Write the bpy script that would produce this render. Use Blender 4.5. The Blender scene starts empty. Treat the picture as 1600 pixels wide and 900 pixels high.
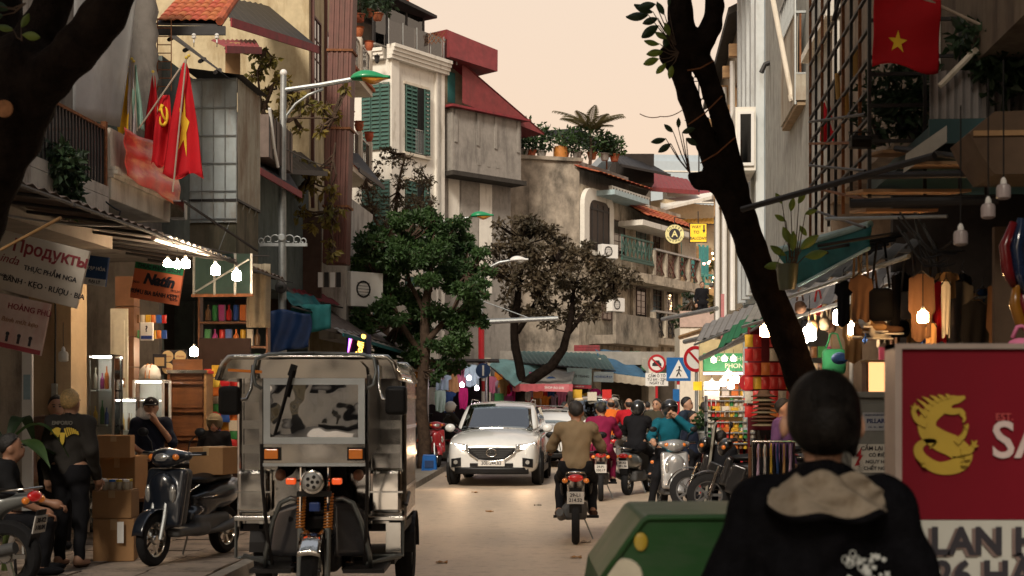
import bpy, bmesh, math, random
import numpy as np
from mathutils import Vector, Matrix, Euler, noise as mnoise
R = math.radians
PI = math.pi
random.seed(7); rng = np.random.default_rng(7)
scene = bpy.context.scene
COL = scene.collection
# ------------------------------------------------------------------ camera
F = 2222.2; HY = 632.0; CH = 1.6          # focal length in photo pixels, horizon row, eye height
cd = bpy.data.cameras.new('camera'); cam = bpy.data.objects.new('camera', cd); COL.objects.link(cam)
cd.sensor_width = 36; cd.lens = 50; cd.shift_y = (HY-450)/1600
cd.clip_start = .05; cd.clip_end = 2000
cam.location = (0, 0, CH); cam.rotation_euler = (PI/2, 0, 0)
cd.dof.use_dof = True; cd.dof.focus_distance = 21; cd.dof.aperture_fstop = 4.0
scene.camera = cam
# ------------------------------------------------------------------ world
SUN_EL, SUN_AZ = R(38), R(-164)           # azimuth measured from +Y towards +X
w = bpy.data.worlds.new('World'); scene.world = w; w.use_nodes = True
nt = w.node_tree; nt.nodes.clear()
wo = nt.nodes.new('ShaderNodeOutputWorld'); bg = nt.nodes.new('ShaderNodeBackground')
sk = nt.nodes.new('ShaderNodeTexSky'); sk.sky_type = 'NISHITA'; sk.sun_disc = False
sk.sun_elevation = SUN_EL; sk.sun_rotation = SUN_AZ; sk.air_density = 1.6; sk.dust_density = 6; sk.ozone_density = .6
hz = nt.nodes.new('ShaderNodeMix'); hz.data_type = 'RGBA'; hz.inputs[0].default_value = .82
tc = nt.nodes.new('ShaderNodeTexCoord'); sx = nt.nodes.new('ShaderNodeSeparateXYZ')
cr = nt.nodes.new('ShaderNodeValToRGB')   # evening haze: pinker near the horizon, cream above
cr.color_ramp.elements[0].position = .0; cr.color_ramp.elements[0].color = (8.0, 4.9, 3.35, 1)
cr.color_ramp.elements[1].position = .75; cr.color_ramp.elements[1].color = (2.7, 2.8, 3.0, 1)
e = cr.color_ramp.elements.new(.28); e.color = (7.5, 5.7, 4.2, 1)
e = cr.color_ramp.elements.new(.13); e.color = (7.6, 5.4, 3.8, 1)
nt.links.new(tc.outputs['Generated'], sx.inputs[0]); nt.links.new(sx.outputs['Z'], cr.inputs[0])
nt.links.new(sk.outputs[0], hz.inputs[6]); nt.links.new(cr.outputs[0], hz.inputs[7])
nt.links.new(hz.outputs[2], bg.inputs[0]); bg.inputs[1].default_value = .1
nt.links.new(bg.outputs[0], wo.inputs[0])
sl = bpy.data.lights.new('sun', 'SUN'); sun = bpy.data.objects.new('sun', sl); COL.objects.link(sun)
sl.energy = 2.4; sl.angle = R(14); sl.color = (1, .89, .75)
sd = Vector((math.sin(SUN_AZ)*math.cos(SUN_EL), math.cos(SUN_AZ)*math.cos(SUN_EL), math.sin(SUN_EL)))
sun.rotation_euler = sd.to_track_quat('Z', 'Y').to_euler()
vs = scene.view_settings; vs.view_transform = 'Standard'; vs.look = 'None'; vs.exposure = 0.5; vs.gamma = 1; vs.use_curve_mapping = False
scene.render.engine = 'CYCLES'
scene.cycles.use_denoising = True
scene.cycles.max_bounces = 6; scene.cycles.transparent_max_bounces = 12
scene.cycles.sample_clamp_indirect = 6
# ------------------------------------------------------------------ picture measurements
def at(px, py, Y): return Vector(((px-800)/F*Y, Y, CH+(HY-py)/F*Y))
def ground_at(px, py, z=0.):
    Y = F*(CH-z)/(py-HY); return Vector(((px-800)/F*Y, Y, z))
def xx(px, Y): return (px-800)/F*Y
def zz(py, Y): return CH+(HY-py)/F*Y
TS = .08                                   # street direction: x grows .08 per metre of depth
SR = -math.atan(TS)
def LX(Y): return -7.04+TS*Y               # line of the house fronts on the one side
def RX(Y): return 2.35+TS*Y                # and on the other
def lv(px, u=0.): return (7.04-u)/(TS-(px-800)/F)      # depth where column px meets the plane u metres out from the fronts
def rv(px, u=0.): return (2.35-u)/((px-800)/F-TS)
# ------------------------------------------------------------------ materials
MATS = {}
def nodes_of(name):
    m = bpy.data.materials.new(name); m.use_nodes = True
    t = m.node_tree; b = t.nodes['Principled BSDF']; return m, t, b
def mat(name, col=None, rough=.75, metal=0., var=.18, scale=5., bump=0., bscale=30., dirt_or_sheen=None, damt=.5, dscale=(2, 2, .5), spec=.5, coat=0., emit=0., ecol=None, trans=0., hue=0., wave=None, alpha=1., sub=0.):
    if name in MATS: return MATS[name]
    m, t, b = nodes_of(name); L = t.links.new; N = t.nodes.new
    tc = N('ShaderNodeTexCoord')
    nz = N('ShaderNodeTexNoise'); nz.inputs['Scale'].default_value = scale; nz.inputs['Detail'].default_value = 7; nz.inputs['Roughness'].default_value = .62
    L(tc.outputs['Object'], nz.inputs['Vector'])
    mx = N('ShaderNodeMix'); mx.data_type = 'RGBA'
    mx.inputs[6].default_value = (*[c*(1-var) for c in col], 1); mx.inputs[7].default_value = (*[min(c*(1+var), .95) for c in col], 1)
    mr = N('ShaderNodeMapRange'); mr.inputs[1].default_value = .3; mr.inputs[2].default_value = .7
    L(nz.outputs[0], mr.inputs[0]); L(mr.outputs[0], mx.inputs[0]); out = mx.outputs[2]
    if dirt_or_sheen:
        mp = N('ShaderNodeMapping'); mp.inputs['Scale'].default_value = dscale; L(tc.outputs['Object'], mp.inputs[0])
        n2 = N('ShaderNodeTexNoise'); n2.inputs['Scale'].default_value = 1.6; n2.inputs['Detail'].default_value = 9; n2.inputs['Roughness'].default_value = .68
        L(mp.outputs[0], n2.inputs['Vector'])
        r2 = N('ShaderNodeMapRange'); r2.inputs[1].default_value = .62-damt*.28; r2.inputs[2].default_value = .74-damt*.12; r2.inputs[4].default_value = .85
        L(n2.outputs[0], r2.inputs[0])
        m2 = N('ShaderNodeMix'); m2.data_type = 'RGBA'; m2.inputs[7].default_value = (*dirt_or_sheen, 1); L(r2.outputs[0], m2.inputs[0]); L(out, m2.inputs[6]); out = m2.outputs[2]
    if hue:
        oi = N('ShaderNodeObjectInfo'); hs = N('ShaderNodeHueSaturation'); h2 = N('ShaderNodeMapRange')
        h2.inputs[3].default_value = .5-hue; h2.inputs[4].default_value = .5+hue; L(oi.outputs['Random'], h2.inputs[0]); L(h2.outputs[0], hs.inputs['Hue'])
        L(out, hs.inputs['Color']); out = hs.outputs[0]
    L(out, b.inputs['Base Color'])
    b.inputs['Roughness'].default_value = rough; b.inputs['Metallic'].default_value = metal; b.inputs['Specular IOR Level'].default_value = spec if rough < .7 else spec*.35
    b.inputs['Coat Weight'].default_value = coat; b.inputs['Transmission Weight'].default_value = trans; b.inputs['Alpha'].default_value = alpha
    b.inputs['Coat Roughness'].default_value = .06
    if sub:
        b.inputs['Subsurface Weight'].default_value = sub; b.inputs['Subsurface Radius'].default_value = (.02, .008, .004)
    hsrc = None
    if bump:
        n3 = N('ShaderNodeTexNoise'); n3.inputs['Scale'].default_value = bscale; n3.inputs['Detail'].default_value = 1.2 if metal >= 1 else 6
        L(tc.outputs['Object'], n3.inputs['Vector']); hsrc = n3.outputs[0]
        bp = N('ShaderNodeBump'); bp.inputs['Strength'].default_value = bump; bp.inputs['Distance'].default_value = .02
        L(hsrc, bp.inputs['Height']); L(bp.outputs[0], b.inputs['Normal'])
        rr = N('ShaderNodeMapRange'); rr.inputs[3].default_value = max(rough-.12, .02); rr.inputs[4].default_value = min(rough+.12, 1)
        L(nz.outputs[0], rr.inputs[0]); L(rr.outputs[0], b.inputs['Roughness'])
    if emit:
        b.inputs['Emission Color'].default_value = (*(ecol or col), 1); b.inputs['Emission Strength'].default_value = emit
    MATS[name] = m; return m
def mix_glass(name, tint, refl=.12, rough=.03):
    if name in MATS: return MATS[name]
    m, t, b = nodes_of(name); L = t.links.new; N = t.nodes.new
    tr = N('ShaderNodeBsdfTransparent'); tr.inputs[0].default_value = (*tint, 1)
    gl = N('ShaderNodeBsdfGlossy'); gl.inputs['Roughness'].default_value = rough; gl.inputs[0].default_value = (1, 1, 1, 1)
    fr = N('ShaderNodeFresnel'); fr.inputs[0].default_value = 1.5
    ad = N('ShaderNodeMath'); ad.operation = 'ADD'; ad.inputs[1].default_value = refl; L(fr.outputs[0], ad.inputs[0])
    ms = N('ShaderNodeMixShader'); L(ad.outputs[0], ms.inputs[0]); L(tr.outputs[0], ms.inputs[1]); L(gl.outputs[0], ms.inputs[2])
    L(ms.outputs[0], t.nodes['Material Output'].inputs[0]); MATS[name] = m; return m
def leaf_mat(name, c1, c2, rough=.55):
    if name in MATS: return MATS[name]
    m, t, b = nodes_of(name); L = t.links.new; N = t.nodes.new
    tc = N('ShaderNodeTexCoord'); nz = N('ShaderNodeTexNoise'); nz.inputs['Scale'].default_value = 3.1; nz.inputs['Detail'].default_value = 8; nz.inputs['Roughness'].default_value = .8
    L(tc.outputs['Object'], nz.inputs['Vector'])
    cr = N('ShaderNodeValToRGB'); cr.color_ramp.elements[0].position = .36; cr.color_ramp.elements[0].color = (*c1, 1); cr.color_ramp.elements[1].position = .66; cr.color_ramp.elements[1].color = (*c2, 1)
    n2 = N('ShaderNodeTexNoise'); n2.inputs['Scale'].default_value = .9; n2.inputs['Detail'].default_value = 2; L(tc.outputs['Object'], n2.inputs['Vector'])
    av = N('ShaderNodeMath'); av.operation = 'MULTIPLY_ADD'; av.inputs[1].default_value = .55; mm = N('ShaderNodeMath'); mm.operation = 'MULTIPLY'; mm.inputs[1].default_value = .47; L(n2.outputs[0], mm.inputs[0]); L(nz.outputs[0], av.inputs[0]); L(mm.outputs[0], av.inputs[2])
    L(av.outputs[0], cr.inputs[0]); L(cr.outputs[0], b.inputs['Base Color']); b.inputs['Roughness'].default_value = rough
    tl = N('ShaderNodeBsdfTranslucent'); L(cr.outputs[0], tl.inputs[0])
    ms = N('ShaderNodeMixShader'); ms.inputs[0].default_value = .3
    L(b.outputs[0], ms.inputs[1]); L(tl.outputs[0], ms.inputs[2]); L(ms.outputs[0], t.nodes['Material Output'].inputs[0])
    MATS[name] = m; return m
def glow(name, col, s):
    if name in MATS: return MATS[name]
    m, t, b = nodes_of(name); b.inputs['Base Color'].default_value = (*col, 1); b.inputs['Emission Color'].default_value = (*col, 1); b.inputs['Emission Strength'].default_value = s
    MATS[name] = m; return m
# ------------------------------------------------------------------ mesh builder
class MB:
    def __init__(s, M=None): s.v = []; s.f = []; s.M = M
    def add(s, vs, fs):
        o = len(s.v)
        if s.M is not None: vs = [s.M @ Vector(p) for p in vs]
        s.v.extend(tuple(p) for p in vs); s.f.extend(tuple(i+o for i in f) for f in fs); return s
    def box(s, x0, x1, y0, y1, z0, z1):
        if x0 > x1: x0, x1 = x1, x0
        if y0 > y1: y0, y1 = y1, y0
        if z0 > z1: z0, z1 = z1, z0
        return s.add([(x0,y0,z0),(x1,y0,z0),(x1,y1,z0),(x0,y1,z0),(x0,y0,z1),(x1,y0,z1),(x1,y1,z1),(x0,y1,z1)],
            [(0,3,2,1),(4,5,6,7),(0,1,5,4),(1,2,6,5),(2,3,7,6),(3,0,4,7)])
    def obox(s, c, size, rot=(0,0,0)):
        m = Matrix.Translation(c) @ Euler(rot).to_matrix().to_4x4(); h = [q/2 for q in size]
        vs = [m @ Vector((a*h[0], b*h[1], d*h[2])) for d in (-1,1) for a,b in ((-1,-1),(1,-1),(1,1),(-1,1))]
        return s.add(vs, [(0,3,2,1),(4,5,6,7),(0,1,5,4),(1,2,6,5),(2,3,7,6),(3,0,4,7)])
    def tube(s, pts, r, n=8, caps=True, closed=False):
        pts = [Vector(p) for p in pts]; k = len(pts)
        rs = r if isinstance(r, (list, tuple)) else [r]*k
        vs = []; fs = []; up = None
        for i, p in enumerate(pts):
            if closed: t = pts[(i+1) % k]-pts[i-1]
            else: t = pts[min(i+1, k-1)]-pts[max(i-1, 0)]
            if t.length < 1e-9: t = Vector((0,0,1))
            t.normalize()
            if up is None: up = t.orthogonal().normalized()
            up = (up-t*up.dot(t)); up = up.normalized() if up.length > 1e-6 else t.orthogonal().normalized()
            b = t.cross(up)
            for j in range(n):
                a = 2*PI*j/n; vs.append(p+(up*math.cos(a)+b*math.sin(a))*rs[i])
        for i in range(k if closed else k-1):
            i2 = (i+1) % k
            for j in range(n): fs.append((i*n+j, i*n+(j+1) % n, i2*n+(j+1) % n, i2*n+j))
        if caps and not closed: fs.append(tuple(range(n-1,-1,-1))); fs.append(tuple((k-1)*n+j for j in range(n)))
        return s.add(vs, fs)
    def cyl(s, p0, p1, r0, r1=None, n=12): return s.tube([p0, p1], [r0, r0 if r1 is None else r1], n)
    def lathe(s, prof, c=(0,0,0), axis='Z', n=16, ring=False):
        vs = []; fs = []; k = len(prof)
        for r, h in prof:
            for j in range(n):
                a = 2*PI*j/n; x, y = r*math.cos(a), r*math.sin(a)
                q = (x,y,h) if axis == 'Z' else ((h,x,y) if axis == 'X' else (y,h,x))
                vs.append((c[0]+q[0], c[1]+q[1], c[2]+q[2]))
        for i in range(k-1):
            for j in range(n): fs.append((i*n+j, i*n+(j+1) % n, (i+1)*n+(j+1) % n, (i+1)*n+j))
        if ring:
            for j in range(n): fs.append(((k-1)*n+j, (k-1)*n+(j+1) % n, (j+1) % n, j))
            return s.add(vs, fs)
        if prof[0][0] > 1e-5: fs.append(tuple(range(n-1,-1,-1)))
        if prof[-1][0] > 1e-5: fs.append(tuple((k-1)*n+j for j in range(n)))
        return s.add(vs, fs)
    def ball(s, c, r, n=12, m=7):
        r = r if isinstance(r, (tuple, list)) else (r,r,r); vs = []; fs = []
        for i in range(m+1):
            th = PI*i/m
            for j in range(n):
                a = 2*PI*j/n; vs.append((c[0]+r[0]*math.sin(th)*math.cos(a), c[1]+r[1]*math.sin(th)*math.sin(a), c[2]+r[2]*math.cos(th)))
        for i in range(m):
            for j in range(n): fs.append((i*n+j, (i+1)*n+j, (i+1)*n+(j+1) % n, i*n+(j+1) % n))
        return s.add(vs, fs)
    def prism(s, poly, d0, d1, axis='Y'):
        """2-D outline (a, b) pushed along an axis: Y -> (a, d, b), X -> (d, a, b), Z -> (a, b, d)"""
        q = {'Y': lambda a,b,d: (a,d,b), 'X': lambda a,b,d: (d,a,b), 'Z': lambda a,b,d: (a,b,d)}[axis]; n = len(poly)
        vs = [q(a,b,d0) for a,b in poly]+[q(a,b,d1) for a,b in poly]
        return s.add(vs, [tuple(range(n-1,-1,-1)), tuple(range(n, 2*n))]+[(i,(i+1) % n, n+(i+1) % n, n+i) for i in range(n)])
    def sheet(s, fn, nu, nv, thick=0.):
        vs = [Vector(fn(i/nu, j/nv)) for j in range(nv+1) for i in range(nu+1)]; W = nu+1
        fs = [(j*W+i, j*W+i+1, (j+1)*W+i+1, (j+1)*W+i) for j in range(nv) for i in range(nu)]
        if thick:
            nn = (vs[1]-vs[0]).cross(vs[W]-vs[0]).normalized()*thick; m = len(vs); vs = vs+[p+nn for p in vs]
            fs = fs+[tuple(q+m for q in reversed(f)) for f in fs]
            rim = [i for i in range(W)]+[j*W+nu for j in range(1, nv+1)]+[nv*W+i for i in range(nu-1,-1,-1)]+[j*W for j in range(nv-1,0,-1)]
            fs += [(rim[i], rim[i]+m, rim[(i+1) % len(rim)]+m, rim[(i+1) % len(rim)]) for i in range(len(rim))]
        return s.add(vs, fs)
    def mesh(s, name='mesh', smooth=False):
        me = bpy.data.meshes.new(name); me.from_pydata(s.v, [], s.f); me.update()
        bm = bmesh.new(); bm.from_mesh(me); bmesh.ops.recalc_face_normals(bm, faces=bm.faces); bm.to_mesh(me); bm.free()
        if smooth:
            me.polygons.foreach_set('use_smooth', [True]*len(me.polygons))
        return me
    def b(s, name, m, parent=None, smooth=False, bevel=0., **kw):
        return link(name, s.mesh(name, smooth), m, parent, bevel=bevel, smooth=smooth, **kw)
def link(name, me, m, parent=None, bevel=0., smooth=False, label=None, cat=None, group=None, kind=None, loc=None, rot=None):
    o = bpy.data.objects.new(name, me); COL.objects.link(o)
    if m is not None and not me.materials: me.materials.append(m)
    if parent is not None: o.parent = parent
    if loc is not None: o.location = loc
    if rot is not None: o.rotation_euler = rot
    if bevel:
        b = o.modifiers.new('bevel', 'BEVEL'); b.width = bevel; b.segments = 2; b.limit_method = 'ANGLE'; b.angle_limit = R(40)
    if smooth == 'auto': smooth_by_angle(me)
    return tag(o, label, cat, group, kind)
def smooth_by_angle(me, ang=42):
    me.polygons.foreach_set('use_smooth', [True]*len(me.polygons))
    bm = bmesh.new(); bm.from_mesh(me); c = R(ang)
    for e in bm.edges: e.smooth = not (len(e.link_faces) == 2 and e.calc_face_angle(0) > c)
    bm.to_mesh(me); bm.free()
def tag(o, label=None, cat=None, group=None, kind=None):
    if label: o['label'] = label
    if cat: o['category'] = cat
    if group: o['group'] = group
    if kind: o['kind'] = kind
    return o
def thing(name, label, cat, loc=(0,0,0), rotz=0., group=None, rot=None, kind=None, scale=None):
    o = bpy.data.objects.new(name, None); COL.objects.link(o); o.empty_display_size = .2
    o.location = loc; o.rotation_euler = rot if rot is not None else (0,0,rotz)
    if scale: o.scale = scale if isinstance(scale, (tuple, list)) else (scale,)*3
    return tag(o, label, cat, group, kind)
def copy_tree(o, parent=None):
    c = o.copy(); COL.objects.link(c); c.parent = parent
    for ch in KIDS(o): copy_tree(ch, c)
    return c
def KIDS(o): return [x for x in bpy.data.objects if x.parent == o]
def noise3(p, s=1.): return mnoise.noise(Vector(p)*s)
# ------------------------------------------------------------------ lettering
FNT = {}
def text_mesh(s, size, ext=.002, bold=0., shear=0., sx=1., align='CENTER'):
    c = bpy.data.curves.new('lettering', 'FONT'); c.body = s; c.size = size; c.extrude = ext; c.offset = bold*size; c.shear = shear
    c.align_x = align; c.align_y = 'CENTER'; c.resolution_u = 3
    o = bpy.data.objects.new('lettering', c); COL.objects.link(o)
    me = bpy.data.meshes.new_from_object(o); bpy.data.objects.remove(o); bpy.data.curves.remove(c)
    # lie in the XZ plane, reading from the -Y side
    me.transform(Matrix(((sx,0,0,0),(0,0,-1,0),(0,1,0,0),(0,0,0,1)))); me.update()
    return me
def lettering(s, size, m, parent, loc, rot=None, **kw):
    me = text_mesh(s, size, **kw); me.materials.clear(); me.materials.append(m)
    return link('lettering', me, None, parent, loc=loc, rot=rot)
# ------------------------------------------------------------------ smooth solids (distance field -> surface net)
def cap(a, b, ra, rb=None): return ('cap', np.array(a, float), np.array(b, float), ra, ra if rb is None else rb)
def ell(c, r, rot=None): return ('ell', np.array(c, float), np.array(r, float), None if rot is None else np.array(Euler(rot).to_matrix()))
def rbx(c, h, rd=.02, rot=None): return ('box', np.array(c, float), np.array(h, float), None if rot is None else np.array(Euler(rot).to_matrix()), rd)
def prim_d(q, P):
    if q[0] == 'cap':
        a, b, ra, rb = q[1:]; ab = b-a; t = np.clip(((P-a)@ab)/max(ab@ab, 1e-9), 0, 1)
        return np.linalg.norm(P-a-t[..., None]*ab, axis=-1)-(ra+(rb-ra)*t)
    X = P-q[1]
    if q[3] is not None: X = X@q[3]
    if q[0] == 'ell':
        r = q[2]; k0 = np.linalg.norm(X/r, axis=-1); k1 = np.linalg.norm(X/(r*r), axis=-1); return k0*(k0-1)/np.maximum(k1, 1e-6)
    d = np.abs(X)-(q[2]-q[4]); return np.linalg.norm(np.maximum(d, 0), axis=-1)+np.minimum(d.max(-1), 0)-q[4]
def prim_bb(q):
    if q[0] == 'cap': return np.minimum(q[1]-q[3], q[2]-q[4]), np.maximum(q[1]+q[3], q[2]+q[4])
    r = q[2] if q[3] is None else np.abs(q[3])@q[2]
    return q[1]-r, q[1]+r
def sdf_mesh(prims, res=.02, k=.03, cut=(), hollow=(), grow=0., wrinkle=None):
    bb = [prim_bb(q) for q in prims]; lo = np.min([b[0] for b in bb], 0)-3*res-grow-.01; hi = np.max([b[1] for b in bb], 0)+3*res+grow+.01
    n = np.ceil((hi-lo)/res).astype(int)+1
    g = np.stack(np.meshgrid(*[lo[i]+res*np.arange(n[i]) for i in range(3)], indexing='ij'), -1)
    D = np.full(g.shape[:3], 9.)
    for q in prims:
        b = prim_bb(q); i0 = np.maximum(((b[0]-lo-k*2-grow)/res).astype(int)-2, 0); i1 = np.minimum(((b[1]-lo+k*2+grow)/res).astype(int)+3, n)
        sl = tuple(slice(a, c) for a, c in zip(i0, i1)); d = prim_d(q, g[sl]); o = D[sl]
        h = np.maximum(k-np.abs(d-o), 0)/k; D[sl] = np.minimum(d, o)-h*h*k*.25
    D -= grow
    if wrinkle: D += wrinkle*np.sin(g[..., 2]*31+3*np.sin(g[..., 0]*17)+g[..., 1]*9)*np.sin(g[..., 0]*13+g[..., 2]*7+g[..., 1]*21)
    for q in hollow: D = np.maximum(D, -prim_d(q, g))
    for nx, d0 in cut: D = np.maximum(D, g@np.array(nx, float)-d0)
    return surface_net(D, lo, res)
def surface_net(D, lo, res):
    S = D < 0; n = D.shape
    c = [S[a:n[0]-1+a, b:n[1]-1+b, d:n[2]-1+d] for a in (0,1) for b in (0,1) for d in (0,1)]
    cnt = sum(x.astype(np.int8) for x in c); act = (cnt > 0) & (cnt < 8); idx = np.full(act.shape, -1); I = np.argwhere(act); idx[act] = np.arange(len(I))
    acc = np.zeros((len(I), 3)); wt = np.zeros(len(I)); cor = [np.array((a,b,d)) for a in (0,1) for b in (0,1) for d in (0,1)]
    dv = [D[I[:,0]+o[0], I[:,1]+o[1], I[:,2]+o[2]] for o in cor]
    for a in range(8):
        for b in range(a+1, 8):
            if np.abs(cor[a]-cor[b]).sum() == 1:
                m = (dv[a] < 0) != (dv[b] < 0); t = np.where(m, dv[a]/np.where(m, dv[a]-dv[b], 1), 0)
                acc += np.where(m[:,None], cor[a]+t[:,None]*(cor[b]-cor[a]), 0); wt += m
    V = lo+res*(I+acc/wt[:,None]); Q = []
    for ax in range(3):
        u, v = (ax+1) % 3, (ax+2) % 3
        s0 = [slice(None)]*3; s1 = [slice(None)]*3; s0[ax] = slice(0, n[ax]-1); s1[ax] = slice(1, n[ax])
        A = S[tuple(s0)]; B = S[tuple(s1)]; E = np.argwhere(A != B)
        E = E[(E[:,u] > 0) & (E[:,v] > 0) & (E[:,u] < n[u]-1) & (E[:,v] < n[v]-1)]
        fl = A[tuple(E.T)]; du = np.zeros(3, int); du[u] = 1; dw = np.zeros(3, int); dw[v] = 1
        q = np.stack([idx[tuple((E-du-dw).T)], idx[tuple((E-dw).T)], idx[tuple(E.T)], idx[tuple((E-du).T)]], 1); q[~fl] = q[~fl][:, ::-1]; Q.append(q)
    return V, np.concatenate(Q)
def sdf_obj(name, prims, m, parent=None, res=.02, k=.03, extra=None, **kw):
    lk = {a: kw.pop(a) for a in list(kw) if a in ('label','cat','group','kind','loc','rot')}
    V, Q = sdf_mesh(prims, res, k, **kw); vs = V.tolist(); fs = Q.tolist()
    if extra is not None: o = len(vs); vs += extra.v; fs += [[i+o for i in f] for f in extra.f]
    me = bpy.data.meshes.new(name); me.from_pydata(vs, [], fs); me.update(); me.polygons.foreach_set('use_smooth', [True]*len(me.polygons))
    return link(name, me, m, parent, **lk)
# ------------------------------------------------------------------ leaves
def leaf_cloud(blobs, size, seed=0, curl=.25, shell=.55, droop=0., aspect=.5):
    """blobs: (centre, radii, count); every leaf is a folded pointed blade of four faces"""
    r = np.random.default_rng(seed); V = []; Fc = []; o = 0
    for c, rad, n in blobs:
        d = r.normal(size=(n,3)); d /= np.linalg.norm(d, axis=1)[:,None]
        rr = shell+(1-shell)*r.random(n)**.6; rr = np.where(r.random(n) < .25, r.random(n)**.5, rr)
        p = np.array(c)+d*rr[:,None]*np.array(rad)*(1+.18*np.sin(d[:,0:1]*7+d[:,2:3]*9+seed))
        t = d*.5+r.normal(size=(n,3))*.7; t[:,2] -= droop; t /= np.linalg.norm(t, axis=1)[:,None]
        s = np.cross(t, r.normal(size=(n,3))); s /= np.linalg.norm(s, axis=1)[:,None]; nn = np.cross(s, t)
        L = size*(.6+.8*r.random(n))[:,None]; W = L*aspect
        q = np.stack([p, p+t*L*.5+s*W*.5+nn*W*curl, p+t*L, p+t*L*.5-s*W*.5+nn*W*curl, p+t*L*.5], 1).reshape(-1,3); V.append(q)
        b = o+5*np.arange(n)[:,None]; Fc.append(np.concatenate([b+[0,1,4], b+[1,2,4], b+[2,3,4], b+[3,0,4]])); o += 5*n
    me = bpy.data.meshes.new('leaves'); me.from_pydata(np.concatenate(V).tolist(), [], np.concatenate(Fc).tolist()); me.update(); return me
# ------------------------------------------------------------------ palette
plaster = mat('grey_plaster', (.50,.47,.42), .9, var=.12, bump=.25, dirt_or_sheen=(.16,.13,.11), damt=.5)
cream = mat('cream_plaster', (.66,.60,.50), .9, var=.08, bump=.15, dirt_or_sheen=(.34,.28,.2), damt=.3)
whitew = mat('white_render', (.74,.71,.64), .88, var=.06, bump=.12, dirt_or_sheen=(.42,.38,.31), damt=.28)
yellow_wall = mat('ochre_plaster', (.50,.42,.27), .9, var=.12, bump=.2, dirt_or_sheen=(.30,.22,.12), damt=.5)
concrete = mat('bare_concrete', (.29,.27,.245), .92, var=.14, bump=.3, dirt_or_sheen=(.13,.12,.11), damt=.45)
mold = mat('moldy_concrete', (.36,.31,.25), .95, var=.3, scale=2.2, bump=.5, dirt_or_sheen=(.035,.032,.028), damt=.6, dscale=(.7,.7,.4))
bluegrey = mat('blue_grey_render', (.40,.47,.51), .85, var=.1, bump=.15, dirt_or_sheen=(.3,.28,.25), damt=.45)
dark = mat('dark_metal', (.022,.02,.02), .55, metal=.3, var=.4)
black = mat('black_plastic', (.009,.009,.010), .45, var=.3, spec=.25)
rubber = mat('black_rubber', (.016,.016,.017), .85, var=.25, bump=.3)
steel = mat('galvanised_steel', (.36,.38,.38), .42, metal=.75, var=.18, scale=9)
chrome = mat('polished_steel', (.82,.80,.76), .09, metal=1., var=.06, bump=.05, bscale=5)
chrome_dull = mat('brushed_steel', (.62,.61,.58), .16, metal=1., var=.12, bump=.06, bscale=8)
rust = mat('rusty_steel', (.20,.085,.04), .8, metal=.2, var=.45, scale=14, bump=.3)
brownpaint = mat('red_brown_sheet', (.125,.045,.033), .62, var=.2, dirt_or_sheen=(.07,.035,.02), damt=.4)
maroon = mat('maroon_sheet', (.22,.022,.03), .6, var=.22, dirt_or_sheen=(.08,.02,.02), damt=.45)
redroof = mat('red_roof_sheet', (.20,.032,.034), .6, var=.2, dirt_or_sheen=(.13,.03,.03), damt=.4)
tile_m = mat('terracotta', (.42,.12,.055), .8, var=.32, scale=8, bump=.3, dirt_or_sheen=(.12,.05,.035), damt=.5, hue=.015)
teal = mat('teal_paint', (.04,.105,.085), .6, var=.22, scale=9, dirt_or_sheen=(.09,.12,.09), damt=.3)
turq = mat('turquoise_paint', (.06,.26,.26), .6, var=.2)
tealcloth = mat('teal_canvas', (.018,.11,.115), .8, var=.25, bump=.2, bscale=12)
bluecloth = mat('blue_canvas', (.05,.12,.2), .8, var=.25, bump=.2, bscale=12)
greycloth = mat('grey_canvas', (.22,.21,.19), .85, var=.22, bump=.2, bscale=10)
beigecloth = mat('beige_canvas', (.33,.28,.2), .85, var=.22, bump=.3, bscale=8)
greencloth = mat('green_canvas', (.02,.13,.06), .8, var=.25)
wood = mat('brown_wood', (.19,.075,.026), .5, var=.35, scale=3, bump=.15, dirt_or_sheen=(.09,.035,.015), damt=.5, dscale=(1,1,7), coat=.2)
wood_l = mat('pale_wood', (.36,.21,.09), .6, var=.25, dscale=(1,1,6), dirt_or_sheen=(.22,.12,.05))
bark = mat('dark_bark', (.014,.010,.008), .95, spec=.1, var=.5, scale=9, bump=1., bscale=24)
bark2 = mat('brown_bark', (.075,.05,.035), .95, var=.45, scale=9, bump=1., bscale=24)
card = mat('cardboard', (.33,.185,.085), .85, var=.1, bump=.1)
white = mat('white_paint', (.72,.71,.68), .5, var=.06)
whitep = mat('white_plastic', (.75,.74,.71), .4, var=.05)
cloth_red = mat('red_flag_cloth', (.43,.010,.016), .75, var=.1, bump=.15, bscale=20)
cloth_yel = mat('yellow_flag_cloth', (.8,.52,.04), .75, var=.1)
red_p = mat('red_paint', (.42,.012,.02), .45, var=.12)
blue_p = mat('blue_plastic', (.01,.12,.42), .4, var=.1)
navy_p = mat('navy_paint', (.01,.04,.13), .5, var=.1)
greenp = mat('green_paint', (.02,.2,.07), .5, var=.15)
gold = mat('gold_print', (.6,.42,.05), .5, var=.1)
ink = mat('black_ink', (.015,.013,.02), .6, var=.05)
glass = mix_glass('window_glass', (.35,.38,.38), .08)
glassd = mix_glass('dark_glass', (.06,.07,.07), .10)
glassc = mix_glass('clear_glass', (.85,.88,.87), .03)
LEAF_G = leaf_mat('green_leaf', (.012,.036,.012), (.07,.14,.035))
LEAF_D = leaf_mat('dark_leaf', (.012,.026,.012), (.035,.07,.025))
LEAF_B = leaf_mat('bronze_leaf', (.032,.03,.016), (.15,.11,.065))
LEAF_Y = leaf_mat('yellowing_leaf', (.06,.085,.02), (.30,.20,.035))
LEAF_P = leaf_mat('palm_leaf', (.05,.06,.02), (.16,.12,.045))
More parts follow.
